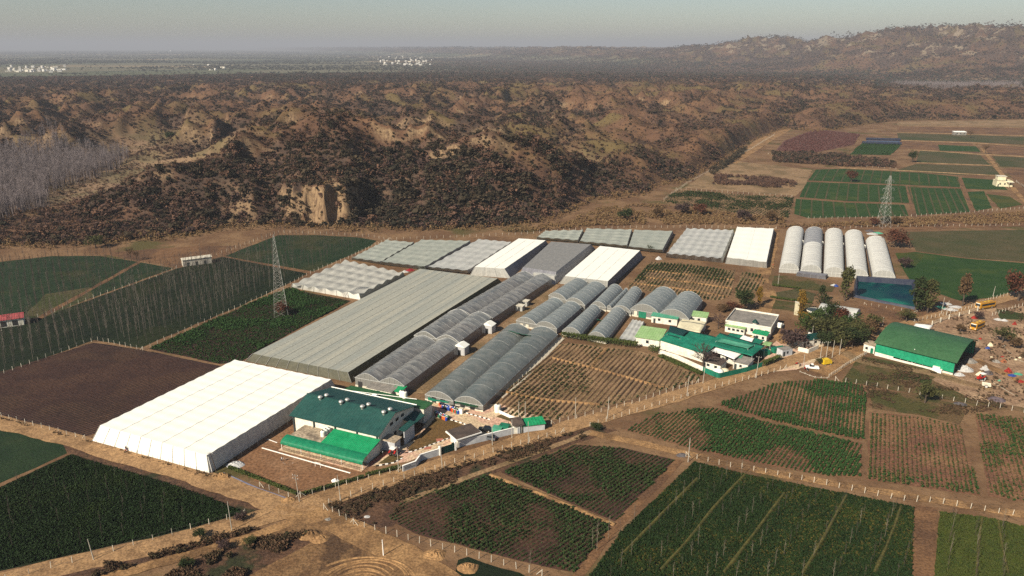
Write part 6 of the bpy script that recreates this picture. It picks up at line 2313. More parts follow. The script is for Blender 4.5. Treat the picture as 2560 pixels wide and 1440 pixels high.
tree((1862, 776), 10, 11, 'dark', 'dense dark green tree behind the flat roofed farmhouse')
tree((1897, 765), 9, 5, 'yellow', 'thin yellowing tree right of the dense dark tree', 'tall')
tree((2000, 788), 11, 7, 'yellow', 'golden orange tree beside the cream pillar', 'tall')
tree((2054, 757), 8.5, 8, 'dark', 'dark conical evergreen above the arched grey shed', 'cone')
tree((2112, 752), 16, 11, 'olive', 'tallest olive tree at the left end of the pond', 'tall')
tree((2288, 780), 17, 13, 'dark', 'tall dark tree at the right end of the pond', 'tall')
tree((2318, 782), 15, 12, 'olive', 'tall olive tree beside the dark pond tree', 'tall')
tree((2405, 766), 15, 11, 'brown', 'half bare brown tree left of the yellow bus', 'tall')
tree((2545, 752), 15, 15, 'red', 'large dark red brown tree at the right edge above the bus')
tree((2238, 618), 11, 17, 'red', 'round red brown tree right of the white tunnels')
tree((2262, 670), 6, 9, 'purple', 'dark round bush at the corner of the green wheat')
tree((2312, 1008), 8, 8, 'olive', 'olive bush on the shed lawn fence')
tree((2128, 455), 11, 11, 'red', 'dark red tree standing in the strip fields')
tree((2280, 406), 13, 12, 'dark', 'dark tree below the terrace fields')
tree((2462, 386), 13, 11, 'brown', 'pale leafless tree on the terrace path', bare=True)
tree((2424, 345), 12, 10, 'brown', 'leafless tree beside the far farm shed', bare=True)
tree((437, 397), 11, 15, 'dark', 'lone round dark tree on the clearing at left')
tree((706, 788), 6.5, 8, 'red', 'red brown bush at the foot of the lattice tower')
tree((1757, 922), 11, 11, 'purple', 'large bare tree over the white compound buildings', bare=True)
tree((1980, 872), 8, 13, 'purple', 'wide purple brown bare tree by the compound gate')
tree((1795, 822), 8, 9, 'purple', 'purple bare tree left of the farmhouse', bare=True)
tree((1625, 632), 6, 5, 'dark', 'small bare tree before a pale green net house', bare=True)
tree((328, 652), 9, 6, 'brown', 'thin bare brown tree on the bare plot', bare=True)
tree((343, 652), 7, 5, 'brown', 'smaller bare brown tree on the bare plot', bare=True)
tree((240, 620), 8, 12, 'olive', 'bushy olive tree at the hill foot on the left')
for k, (px, py, h, s, kd) in enumerate(((2018, 832, 8, 8, 'green'), (2040, 842, 8, 9, 'olive'), (2062, 838, 9, 8, 'dark'), (2085, 850, 9, 10, 'olive'), (2108, 852, 8, 9, 'olive'), (2130, 868, 8, 9, 'dark'), (2150, 858, 8, 8, 'olive'),
                                        (2168, 838, 7, 8, 'brown'), (2072, 802, 8, 7, 'dark'), (2095, 806, 7, 8, 'red'), (2045, 815, 8, 8, 'green'), (2118, 832, 8, 9, 'green'), (2140, 842, 7, 8, 'olive'), (2060, 868, 7, 7, 'dark'), (2100, 874, 8, 8, 'olive'), (2012, 812, 6, 7, 'yellow'), (2185, 822, 6, 8, 'olive'))):
    W_ = {'green': 'mid green', 'olive': 'olive', 'dark': 'dark green', 'brown': 'brownish', 'red': 'reddish', 'yellow': 'yellowish'}[kd]
    tree((px, py), h * 1.08, s * 1.3, kd, f'{W_} tree of the grove by the shed', group='trees of the grove by the green shed')
tree((2265, 805), 6, 9, 'olive', 'bushy tree behind the green shed roof')
tree((2505, 858), 7, 10, 'olive', 'dark bush tree in the middle of the scrap yard')
tree((2535, 870), 5, 7, 'brown', 'smaller bush right of the scrap yard bush tree')
tree((2400, 832), 4, 5, 'brown', 'scraggy bush beside the parked bus')
tree((2446, 800), 4, 5, 'purple', 'dark weed bush near the scrap yard gate')
tree((1835, 775), 3.5, 9, 'red', 'low red bush in front of the dense dark tree')
tree((1808, 778), 3.5, 8, 'brown', 'low brown bush behind the wide arched house')
tree((2048, 912), 3, 4, 'olive', 'small tree beside the parked white pickup')
tree((1490, 1072), 2.2, 5, 'dark', 'dark bush at the fence gate on the main road')
for k, (px, py) in enumerate(((1705, 535), (1745, 538), (1862, 556), (1650, 545), (1560, 552), (1930, 556))):
    tree((px, py), 9, 13, ('purple', 'red', 'purple', 'brown', 'dark', 'brown')[k], f'{("purple", "reddish", "purple brown", "tan brown", "dark", "brown")[k]} bush tree behind the far net houses, {("fourth", "third", "second", "fifth", "leftmost", "rightmost")[k]} from the right' if k < 4 else f'{("", "", "", "", "dark", "brown")[k]} bush tree behind the far net houses, at the {("", "", "", "", "left", "right")[k]} end')
for k, (px, py) in enumerate(((500, 1345), (560, 1375), (625, 1365), (600, 1300), (470, 1420))):
    tree((px, py), 2.6, 4, ('dark', 'purple', 'olive', 'purple', 'dark')[k], ('dark shrub between the two lower left tracks', 'purple shrub on the lower left bank', 'olive shrub near the churned sand', 'purple brush by the field corner post', 'dark shrub at the bottom edge')[k])
for k, (px, py) in enumerate(((2210, 560), (2240, 562), (2185, 566))):
    tree((px, py), 6, 8, ('dark', 'brown', 'red')[k], ('dark bush at the steel tower foot', 'brown bush right of the steel tower foot', 'red bush left of the steel tower foot')[k])


ORD = ['leftmost', 'second from left', 'third from left', 'fourth from left', 'fifth from left', 'sixth from left', 'seventh from left', 'eighth from left', 'ninth from left', 'tenth from left',
       'eleventh from left', 'twelfth from left', 'thirteenth from left', 'fourteenth from left', 'fifteenth from left', 'sixteenth from left', 'rightmost']


def rank_labels(words):
    L_ = [o for o in COL.objects if o.parent is None and words in str(o.get('label', ''))]
    by = {}
    for o in L_:
        by.setdefault(o['label'], []).append(o)
    for lab, v in by.items():
        v.sort(key=lambda o: o.location.x / o.location.y)
        if len(v) > 1:
            for k, o in enumerate(v):
                o['label'] = f"{lab}, {'rightmost' if k == len(v) - 1 else ORD[k]} of its kind"


for w_ in ('tree of the grove by the shed', 'barrel in the ', 'standing alone on the left plain', 'near the dark wood on the plain'):
    rank_labels(w_)


# clipped hedges
def hedge(a, e, w_, h, label):
    A, B = V(*a), V(*e)
    d = B - A
    b = MB(A)
    n = int(d.length * 90)
    dn = d.normalized()
    nn = Vector((-dn.y, dn.x, 0))
    for _ in range(n):
        p = A + d * R.random() + nn * R.uniform(-w_ / 2, w_ / 2)
        p.z = max(.3, h * (1 - .6 * R.random() ** 2.5)) + R.uniform(-.2, .2)
        u = Vector((R.gauss(0, 1), R.gauss(0, 1), R.gauss(0, .7))).normalized() * R.uniform(.12, .3)
        q = u.orthogonal().normalized() * R.uniform(.1, .25)
        b.face([p - u, p - q, p + u, p + q])
    t = thing('clipped_hedge', label, 'hedge', A)
    b.build('foliage', mat('hedge_leaf', (.060, .075, .016), (.040, .056, .014), scale=.8, trans=.15), t)
    s = MB(A)
    for k in range(int(d.length / 1.5) + 1):
        p = A + dn * 1.5 * k
        s.bar(p, p + Vector((0, 0, h * .7)), .08)
    s.build('stem', m_bark, t)


hedge((1404, 846), (1594, 872), 2.0, 2.6, 'long clipped green hedge above the beige row field')
hedge((1622, 880), (1647, 886), 3.0, 2.6, 'short clipped hedge end beside the compound wall')
hedge((1650, 892), (1756, 938), 2.5, .9, 'low unclipped green hedge outside the white compound wall')
hedge((1908, 917), (1950, 900), 1.6, 2.0, 'dark hedge along the road by the green containers')
hedge((1925, 745), (2030, 760), .8, 1.0, 'thin low hedge across the garden plot')
hedge((1930, 715), (2000, 724), .8, 1.0, 'thin low hedge above the garden plot')
hedge((572, 1172), (742, 1238), .8, .9, 'low dark hedge along the lower left edge of the playground')
hedge((752, 1240), (910, 1196), .8, .9, 'low dark hedge along the road side of the playground')
hedge((915, 1192), (1000, 1172), .8, 1.0, 'low hedge between playground and name wall')

# ------------------------------------------------------------------ poplars
m_pop = mat('poplar_bark', (.30, .26, .20), (.20, .175, .14), scale=1.5)


def poplar_mesh(seed, m, hh=1.0):
    r = random.Random(seed)
    b = MB()
    lean = r.uniform(-.015, .015)
    b.bar((0, 0, 0), (lean, 0, .55), .0075, .0055, 4, cap=False)
    b.bar((lean, 0, .55), (0, lean, 1.0), .0055, .0015, 4, cap=False)
    for k in range(15):
        z = r.uniform(.34, .93)
        a = r.uniform(0, 6.28)
        L_ = .06 + .17 * (1 - z)
        d = Vector((math.cos(a) * .55, math.sin(a) * .55, 1)).normalized()
        p = Vector((0, 0, z))
        b.bar(p, p + d * L_, .003, .001, 3, cap=False)
        for _ in range(2):
            e = (d + Vector((r.gauss(0, .4), r.gauss(0, .4), .2))).normalized()
            q = p + d * L_ * r.uniform(.3, .9)
            b.bar(q, q + e * L_ * .5, .002, .0008, 3, cap=False)
    return b.build('poplar', m)


POP = [poplar_mesh(50 + k, m_pop) for k in range(4)]
for o in POP:
    COL.objects.unlink(o)


def grove(px, d0, d1, row, step, h, jitter=.35):
    L = row_lines(px, d0, d1, row)
    out = []
    for a, e in L:
        n = int((e - a).length / step)
        for i in range(n):
            if R.random() < .12:
                continue
            p = a.lerp(e, (i + .5) / max(1, n))
            out.append((p.x + R.uniform(-jitter, jitter), p.y + R.uniform(-jitter, jitter), h * R.uniform(.75, 1.15)))
    return out


GROVES = [
    (grove([(1455, 1470), (1550, 1335), (1735, 1160), (1880, 1195), (2080, 1232), (2282, 1272), (2276, 1470)], (1500, 1440), (1740, 1180), 5.6, 4.6, 4.9), 'pale bare poplar in the dark field at lower right'),
    (grove([(2352, 1285), (2480, 1300), (2600, 1330), (2600, 1470), (2338, 1470)], (2345, 1440), (2360, 1290), 5.2, 3.6, 5.0), 'pale bare poplar in the yellow green field at the lower right corner'),
    (grove([(0, 1425), (0, 1225), (178, 1142), (400, 1207), (520, 1246), (608, 1286), (420, 1333)], (0, 1400), (500, 1290), 6.0, 4.2, 4.6), 'thin bare poplar in the nearly black field at lower left'),
    (grove([(2268, 1440), (2290, 1275), (2296, 1275), (2274, 1440)], (2270, 1440), (2292, 1275), 3, 2.0, 5.2), 'bare poplar in the row left of the reddish strip'),
    (grove([(2328, 1440), (2340, 1280), (2346, 1280), (2334, 1440)], (2330, 1440), (2342, 1280), 3, 2.0, 5.2), 'bare poplar in the row right of the reddish strip'),
    (grove([(0, 930), (238, 848), (352, 866), (640, 742), (760, 684), (560, 646), (440, 676), (100, 800), (0, 835)], (100, 880), (600, 700), 5.5, 3.4, 10.5), 'tall bare poplar in the dark field left of the lattice tower'),
    (grove([(0, 820), (95, 790), (270, 728), (435, 668), (345, 657), (250, 642), (0, 660)], (50, 790), (400, 665), 6.5, 3.8, 9.5), 'bare poplar in the upper left green field'),
    (grove([(560, 643), (695, 590), (800, 590), (935, 604), (780, 676)], (570, 640), (700, 592), 6, 3.4, 8), 'bare poplar in the green field below the sandy cliff'),
]
allp = []
for pts, lab in GROVES:
    for (x, y, h) in pts:
        allp.append((h / math.hypot(x, y, CAM_H), x, y, h, lab))
# those wholly outside the frame are left out; the 295 that show largest become things of their own
vis = []
for q in allp:
    _, x, y, h, lab = q
    zc = y * CP + (CAM_H - h / 2) * SP
    u = 1280 + FPX * x / zc
    v = 720 + FPX * ((CAM_H - h / 2) * CP - y * SP) / zc
    if -20 < u < 2580 and v < 1450:
        vis.append(q)
vis.sort(key=lambda q: -q[0])
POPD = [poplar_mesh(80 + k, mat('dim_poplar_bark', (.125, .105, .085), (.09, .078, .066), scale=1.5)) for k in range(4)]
for o in POPD:
    COL.objects.unlink(o)
for i, (_, x, y, h, lab) in enumerate(vis[:294]):
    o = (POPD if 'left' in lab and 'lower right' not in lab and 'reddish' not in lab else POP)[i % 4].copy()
    COL.objects.link(o)
    o.location = (x, y, 0)
    o.rotation_euler = (R.uniform(-.03, .03), R.uniform(-.03, .03), R.uniform(0, 6.28))
    o.scale = (h, h, h)
    tag(o, lab, 'tree', lab.replace('poplar', 'poplars', 1))
    o.name = 'poplar'
for i, (px, py, h, lab) in enumerate(((1492, 1376, 8.8, 'tall bare poplar on the reddish strip beside dark crop rows'), (1521, 1346, 6.5, 'smaller bare poplar on the reddish strip, nearer the earth balk'), (1480, 1370, 5.5, 'thinnest bare poplar on the reddish strip, left of the tall one'),
                                      (1853, 1190, 6, 'lone thin poplar by the lower fence'), (1325, 1437, 7, 'lone thin poplar at the bottom of the dark crop rows'))):
    o = POP[i % 4].copy()
    COL.objects.link(o)
    o.location = V(px, py)
    o.scale = (h, h, h)
    o.name = 'poplar'
    tag(o, lab, 'tree')
P2 = [poplar_mesh(60 + k, mat('far_poplar_bark', (.20, .17, .14), (.14, .12, .10), scale=1.5)) for k in range(3)]
for o in P2:
    COL.objects.unlink(o)
rest = [(x, y, h) for (_, x, y, h, lab) in vis[294:]]
scatter('poplar_plantation', 'many more thin bare poplars in the left fields', 'poplars', [(x, y, 0) for x, y, h in rest], [h for x, y, h in rest], P2, .03)
# hazy grey plantations in the hills
m_pl = mat('plantation_twigs', (.185, .152, .148), (.145, .122, .122), scale=.2)
P3 = [poplar_mesh(70 + k, m_pl) for k in range(3)]
for o in P3:
    COL.objects.unlink(o)


def plantation(px, n, h, label):
    poly = [G(*q) for q in px]
    a = np.array(poly)
    x, y = NR.uniform(a[:, 0].min(), a[:, 0].max(), n * 3), NR.uniform(a[:, 1].min(), a[:, 1].max(), n * 3)
    k = inside(poly, x, y)
    x, y = x[k][:n], y[k][:n]
    s = h * NR.uniform(.75, 1.15, len(x))
    scatter('plantation', label, 'plantation', np.stack([x, y, height(x, y)], 1), np.stack([s * 1.9, s * 1.9, s], 1), P3, .03)


plantation([(-400, 560), (-400, 420), (0, 400), (130, 398), (260, 402), (330, 412), (270, 440), (180, 465), (110, 500), (130, 525), (0, 575)], 5200, 15, 'grey bare poplar plantation in the valley at left')
plantation([(2215, 212), (2300, 214), (2560, 216), (2900, 222), (2900, 250), (2560, 246), (2440, 240), (2330, 228)], 5200, 15, 'pale grey bare plantation in the valley at right')

# ------------------------------------------------------------------ fences
m_post = mat('concrete_post', (.58, .53, .43), (.46, .42, .34), scale=1.5)
m_wire = mat('fence_wire', (.16, .15, .14), rough=.6, metal=.5)
m_wpost = mat('wooden_stake', (.20, .15, .10), (.14, .105, .07), scale=1.5)
_pm = {}


def fence(px, label, step=3.0, h=1.7, r=.085, m=None, wires=2, rails=0, brace=True, name='wire_fence', zt=False):
    m = m or m_post
    P = [V(*q) for q in px]
    if zt:
        for p in P:
            p.z = float(height(p.x, p.y))
    t = thing(name, label, 'fence', P[0])
    S = [P[0]]
    total = sum((e - a).length for a, e in zip(P, P[1:]))
    n = min(99, max(1, int(total / step)))
    st, acc, pos = total / n, 0.0, []
    for k in range(n + 1):
        d = st * k
        for a, e in zip(P, P[1:]):
            L_ = (e - a).length
            if d <= L_ + 1e-4:
                pos.append(a.lerp(e, min(1, d / L_)))
                break
            d -= L_
    key = (h, r, m.name)
    if key not in _pm:
        b = MB()
        b.bar((0, 0, -.1), (0, 0, h), r, r * .85, 4)
        o = b.build('post', m)
        _pm[key] = o.data
        bpy.data.objects.remove(o)
    for p in pos:
        o = bpy.data.objects.new('post', _pm[key])
        COL.objects.link(o)
        o.parent = t
        q = p - P[0]
        if zt:
            q.z = float(height(p.x, p.y)) - P[0].z
        o.location = q
        o.rotation_euler = (R.gauss(0, .03), R.gauss(0, .03), R.uniform(0, 1.5))
        o.scale = (1, 1, R.uniform(.88, 1.1))
    b = MB(P[0])
    for k in range(wires):
        zz = h * (.35 + .5 * k / max(1, wires - 1))
        for a, e in zip(pos, pos[1:]):
            b.bar(a + Vector((0, 0, zz)), e + Vector((0, 0, zz)), .012 if not rails else .05, n=3, cap=False)
    if b.f:
        b.build('rail' if rails else 'wire', m_wire if not rails else m, t)
    if brace and len(pos) > 2:
        for a, e in ((pos[0], pos[1]), (pos[-1], pos[-2])):
            d = (e - a).normalized() * 1.3
            b = MB(P[0])
            b.bar(a + Vector((0, 0, h * .9)), a + d + Vector((0, 0, .05)), r * .7, n=4)
            b.build('brace', m, t)
    return t


fence([(822, 1262), (905, 1232), (1010, 1198), (1220, 1136), (1410, 1081)], 'white post fence below the main road, left of the fence gate')
fence([(1475, 1067), (1620, 1022), (1790, 971), (1920, 935), (1965, 922)], 'white post fence below the main road, right of the fence gate')
fence([(1378, 1062), (1470, 1040), (1600, 1005), (1690, 975), (1746, 957)], 'white post fence between beige row field and road')
fence([(1405, 853), (1340, 915), (1285, 968)], 'thin white posts along the concrete drain', 3.4, 1.6)
fence([(357, 876), (475, 823), (640, 750), (735, 706), (790, 678), (865, 649), (955, 607), (972, 601)], 'bright white post fence running from the ploughed field to the far net houses', 3.6)
fence([(-60, 958), (0, 938), (120, 894), (240, 850), (357, 876)], 'white post fence around the ploughed field corner')
fence([(-20, 835), (105, 792), (275, 731), (400, 690), (442, 671)], 'white post fence through the poplar fields up to the white shed', 4.0)
fence([(530, 642), (580, 624), (640, 602), (700, 581), (840, 587), (930, 593), (972, 601)], 'white post fence at the hill foot above the green poplar field', 4.0)
fence([(975, 600), (1280, 588), (1415, 577), (1560, 570), (1715, 569), (1840, 571), (1940, 573)], 'post fence behind the far net houses', 4.0)
fence([(2055, 575), (2160, 569), (2300, 567), (2450, 566), (2620, 562)], 'post fence behind the white tunnels and olive field', 4.0)
fence([(2020, 547), (2150, 546), (2275, 542), (2400, 534), (2580, 520)], 'white post fence at the foot of the strip fields', 4.0)
fence([(-30, 1030), (12, 1045), (95, 1068), (175, 1090), (213, 1099)], 'white post fence beside the left dirt road', 3.4)
fence([(238, 1108), (330, 1132), (420, 1158), (520, 1187)], 'dark wooden stakes along the front of the white net house', 2.0, 1.5, .05, m_wpost, 1, name='stake_fence')
fence([(560, 1166), (642, 1114), (667, 1094), (711, 1067), (737, 1050)], 'white posts between playground and white net house', 3.0, 1.9, .06)
fence([(810, 1275), (832, 1281), (884, 1312)], 'bent post fence at the road junction', 2.6, 1.8)
fence([(884, 1312), (951, 1330), (1069, 1364), (1150, 1384), (1269, 1416), (1355, 1440)], 'white post fence below the dark crop rows', 3.0, 1.8)
fence([(1715, 1142), (1821, 1167), (1894, 1179), (2009, 1202), (2129, 1226), (2252, 1251), (2334, 1257), (2466, 1279), (2552, 1292), (2640, 1306)], 'white post fence above the lower right poplar field', 3.0)
fence([(2088, 952), (2165, 964), (2259, 979), (2391, 1004), (2430, 1012), (2494, 1021), (2590, 1036)], 'white post fence across the shed lawn', 3.2)
fence([(2072, 944), (2120, 912), (2166, 885)], 'white double rail fence beside the parking patch', 1.6, 1.4, .10, m_post, 2, 1, name='rail_fence')
fence([(2000, 930), (2035, 944), (2068, 946)], 'low white kerb rail at the edge of the parking patch', 2.0, .6, .1, m_post, 1, 1, False, name='rail_fence')
fence([(650, 1217), (730, 1245), (752, 1243)], 'white posts along the grey lined drain', 3.0, 1.6)
fence([(752, 1243), (820, 1226), (887, 1207), (946, 1191), (1002, 1176)], 'white posts between playground and main road', 3.0, 1.6)
fence([(-40, 1470), (106, 1427), (219, 1399), (325, 1367), (471, 1326), (566, 1301), (612, 1288)], 'white post fence below the nearly black field', 4.0)
fence([(2285, 806), (2345, 793), (2420, 773), (2485, 747), (2525, 738), (2600, 720)], 'post fence along the road above the green shed', 2.6)
fence([(2480, 790), (2540, 770), (2600, 755)], 'post fence behind the buses along the lane', 2.6)
fence([(2160, 762), (2240, 775), (2292, 782)], 'thin post fence below the pond', 3.0, 1.3, .06)
fence([(1660, 500), (1720, 458), (1790, 420)], 'white post fence up the hill edge left of the dry plot', 4.0, 2.0, zt=False)
fence([(1830, 398), (1880, 372), (1935, 338)], 'white post fence beside the pale hill road', 4.0, 2.0)
fence([(1690, 474), (1850, 484), (1980, 493)], 'white fence line above the dull green row field', 4.0, 1.8)
fence([(1920, 386), (2060, 408), (2240, 424)], 'post fence above the uppermost green strip', 5.0, 1.8)
fence([(2540, 455), (2580, 480), (2640, 515)], 'white post fence below the pump house', 4.0, 1.8)
t = fence([(2330, 815), (2365, 800), (2430, 783), (2462, 770)], 'grey mesh gate panels on square pillars beside the scrap yard road', 7.0, 2.2, .3, m_plinth, 3, 1, False, name='panel_fence')

# ------------------------------------------------------------------ poles and towers
m_pole = mat('utility_pole', (.42, .39, .32), (.34, .31, .26), scale=1)
m_steelp = mat('galvanised_lattice', (.36, .35, .32), (.28, .27, .25), scale=1, rough=.6)


def pole(base, h, label, lean=(0, 0), cross=0, m=None, r=.13):
    t = thing('utility_pole', label, 'utility pole', V(*base))
    top = Vector((lean[0], lean[1], h))
    MB().bar((0, 0, -.1), top, r, r * .6, 6).build('shaft', m or m_pole, t)
    for k in range(cross):
        z = top - Vector((0, 0, .4 + .9 * k))
        b = MB().bar(z + Vector((-.8, .3, 0)), z + Vector((.8, -.3, 0)), .06, n=4)
        c = b.build('cross_arm', m_wire, t)
        for s in (-.7, .7):
            MB().bar(z + Vector((s, -s * .375, .05)), z + Vector((s, -s * .375, .3)), .05).build('insulator', m_white, c)
    return t


POLES = [((749, 1255), 8, 'leaning pole with cross arm at the playground corner', (-.5, 0), 2), ((852, 1253), 7.6, 'bare pole beside the main road below the playground', (-.4, 0), 0), ((997, 1181), 8, 'pale pole beside the name wall', (-.2, 0), 1),
         ((1106, 1173), 7.6, 'pole standing before the green gate', (-.4, 0), 1), ((1231, 1114), 6.5, 'pole against the white boundary wall', (0, 0), 0), ((1280, 1096), 6.2, 'pole left of the pump cabin', (0, 0), 0), ((1321, 1112), 7.5, 'pole right of the guard shed', (-.1, 0), 0),
         ((1297, 1044), 5.5, 'left one of two slim poles at the beige field corner', (0, 0), 0), ((1313, 1044), 5.5, 'right one of two slim poles at the beige field corner', (0, 0), 0), ((1438, 1048), 7.4, 'slim pole at the lower edge of the beige row field', (0, 0), 0),
         ((1518, 1048), 7.6, 'slim pole where the earth balk meets the road', (.3, 0), 0), ((1717, 990), 7.2, 'pole on the lower road fence', (.3, 0), 0), ((1757, 959), 8, 'pole at the tip of the beige row field', (.4, 0), 0), ((1890, 945), 8.2, 'pole with a box below the green containers', (.3, 0), 1),
         ((235, 1401), 5.6, 'leaning dark pole at the lower left field edge', (-.5, 0), 0), ((580, 1327), 8, 'slim pole at the corner of the nearly black field', (-.2, 0), 0), ((543, 1184), 6.5, 'dark leaning pole at the white net house corner', (-1.2, 0), 1), ((531, 1182), 5.0, 'white slanted pole at the white net house corner', (-.6, 0), 0),
         ((2050, 898), 7, 'leftmost pole of the row by the parking patch', (.1, 0), 1), ((2065, 894), 6.5, 'second pole of the row by the parking patch', (.1, 0), 1), ((2080, 895), 7, 'third pole of the row by the parking patch', (.1, 0), 0), ((2098, 888), 6.5, 'fourth pole of the row by the parking patch', (.1, 0), 0),
         ((2008, 920), 5.5, 'slim pole by the motorbike parking', (0, 0), 0), ((1972, 872), 6, 'pole before the purple tree', (0, 0), 0), ((2353, 785), 7.5, 'left pole near the litter by the bus road', (.2, 0), 0), ((2365, 790), 7, 'right pole near the litter by the bus road', (.2, 0), 0), ((2482, 741), 5, 'pole behind the yellow bus', (.3, 0), 0),
         ((1945, 712), 5.5, 'slim pole on the dry lawn', (0, 0), 0), ((2029, 850), 6, 'slim pole in the grove', (0, 0), 0), ((2206, 815), 4, 'short pole behind the shed corner', (0, 0), 0), ((1720, 1155), 7.5, 'thin pole at the fence corner of the lower right field', (.1, 0), 0), ((959, 1390), 4.3, 'thick white post standing on the sandy track', (-.1, 0), 0)]
for bs_, h, lab, ln, cr in POLES:
    thick = 'thick white' in lab
    pole(bs_, h, lab, ln, cr, m_white if thick or 'white slanted' in lab else (m_bark if 'dark leaning' in lab else None), .16 if thick else .12)
t = thing('shed_pipe', 'white vertical pipe on the front of the green shed', 'pipe', V(2279, 911))
MB().bar((0, 0, 0), (.2, 0, 6.0), .13).build('pipe', m_white, t)
MB().bar((.2, 0, 5.9), (.3, .9, 5.6), .1).build('elbow', m_white, t)


def lattice(base, h, wb, wt, label, arms=(), n=11, rz=0.3, r=.12):
    t = thing('lattice_tower', label, 'pylon', V(*base), rz)
    def leg(z, sx, sy):
        w_ = (wb + (wt - wb) * z / h) / 2
        return Vector((sx * w_, sy * w_, z))
    zs = [h * (1 - (1 - k / n) ** 1.25) for k in range(n + 1)]
    for sx, sy in ((-1, -1), (1, -1), (1, 1), (-1, 1)):
        MB().bar(leg(0, sx, sy), leg(h, sx, sy), r, r * .7, 4).build('leg', m_steelp, t)
    for (a, c) in (((-1, -1), (1, -1)), ((1, -1), (1, 1)), ((1, 1), (-1, 1)), ((-1, 1), (-1, -1))):
        b = MB()
        for k in range(n):
            b.bar(leg(zs[k], *a), leg(zs[k + 1], *c), r * .5, n=3, cap=False)
            b.bar(leg(zs[k], *c), leg(zs[k + 1], *a), r * .5, n=3, cap=False)
            b.bar(leg(zs[k + 1], *a), leg(zs[k + 1], *c), r * .5, n=3, cap=False)
        b.build('bracing', m_steelp, t)
    for z, L_ in arms:
        for s in (-1, 1):
            b = MB()
            tip = Vector((s * L_, 0, z))
            for sy in (-1, 1):
                for dz in (0, 1.4):
                    q = leg(z, s, sy)
                    b.bar(q + Vector((0, 0, dz)), tip, r * .6, n=3, cap=False)
            c = b.build('cross_arm', m_steelp, t)
            MB().bar(tip, tip - Vector((0, 0, 1.5)), .12).build('insulator', m_gutter, c)
    return t


lattice((703, 788), 35.5, 5.8, .5, 'slim lattice tower standing in the dark row crop field', n=15, r=.062)
lattice((2207, 568), 33, 6.5, .8, 'steel pylon with cross arms behind the white tunnels', ((19, 4.6), (25, 4.2), (30, 3.2)), 12, .25, .068)

# ------------------------------------------------------------------ vehicles
def wheel(parent, x, y, r=.33, w_=.22):
    b = MB()
    n = 14
    rows = []
    for yy, rr in ((-w_ / 2, r * .9), (-w_ / 2, r), (w_ / 2, r), (w_ / 2, r * .9)):
        rows.append([Vector((x + rr * math.cos(6.283 * i / n), y + yy, r + rr * math.sin(6.283 * i / n))) for i in range(n + 1)])
    b.grid(rows)
    t = b.build('wheel', m_tyre, parent)
    c = MB()
    for s in (-1, 1):
        c.face([Vector((x + r * .62 * math.cos(6.283 * i / n), y + s * (w_ / 2 + .01), r + r * .62 * math.sin(6.283 * i / n))) for i in range(n)][::s])
    c.build('rim', m_pipe, t)


def car(px, rz, label, paint, L_=4.2, W_=1.7, name='parked_car', cat='car', pickup=False):
    t = thing(name, label, cat, V(*px, .14), rz)
    h0, h1, h2 = .28, .85, 1.45
    low = [(-L_ / 2, h0), (L_ / 2, h0), (L_ / 2, .62), (L_ / 2 - .15, .78), (L_ * .22, h1 + .05), (-L_ / 2 + .1, h1 + .05), (-L_ / 2, .7)]
    MB().prism(low, -W_ / 2, W_ / 2).build('body', paint, t)
    if pickup:
        cabp = [(L_ * .20, h1 + .06), (L_ * .10, h2 + .15), (-L_ * .08, h2 + .15), (-L_ * .10, h1 + .06)]
    else:
        cabp = [(L_ * .22, h1 + .06), (L_ * .06, h2), (-L_ * .30, h2), (-L_ * .45, h1 + .06)]
    MB().prism(cabp, -W_ / 2 + .12, W_ / 2 - .12).build('windows', m_glass, t)
    top = [(cabp[1][0], h2 + (.16 if pickup else .01)), (cabp[1][0], h2 + (.22 if pickup else .06)), (cabp[2][0], h2 + (.22 if pickup else .06)), (cabp[2][0], h2 + (.16 if pickup else .01))]
    MB().prism(top[::-1], -W_ / 2 + .12, W_ / 2 - .12).build('roof', paint, t)
    for s in (-1, 1):
        MB().box(L_ / 2, s * W_ * .33 - .15, .58, L_ / 2 + .03, s * W_ * .33 + .15, .74).build('headlight', m_white, t)
        MB().box(-L_ / 2 - .03, s * W_ * .36 - .12, .6, -L_ / 2, s * W_ * .36 + .12, .78).build('tail_light', m_red, t)
        for x in (L_ * .31, -L_ * .3):
            wheel(t, x, s * (W_ / 2 - .06))
    return t


car((1213, 1077), rad(168), 'black hatchback parked in the paved yard', m_black)
car((1222, 1098), rad(165), 'dark grey car half hidden behind the boundary wall', mat('grey_paint', (.10, .11, .12), rough=.3), W_=1.6)
car((2030, 921), rad(165), 'white pickup parked beside the small tree', m_white, 4.6, 1.7, 'pickup', 'pickup', True)
car((1968, 672), rad(95), 'small white car on the sandy lane by the tunnels', m_white, 3.8)


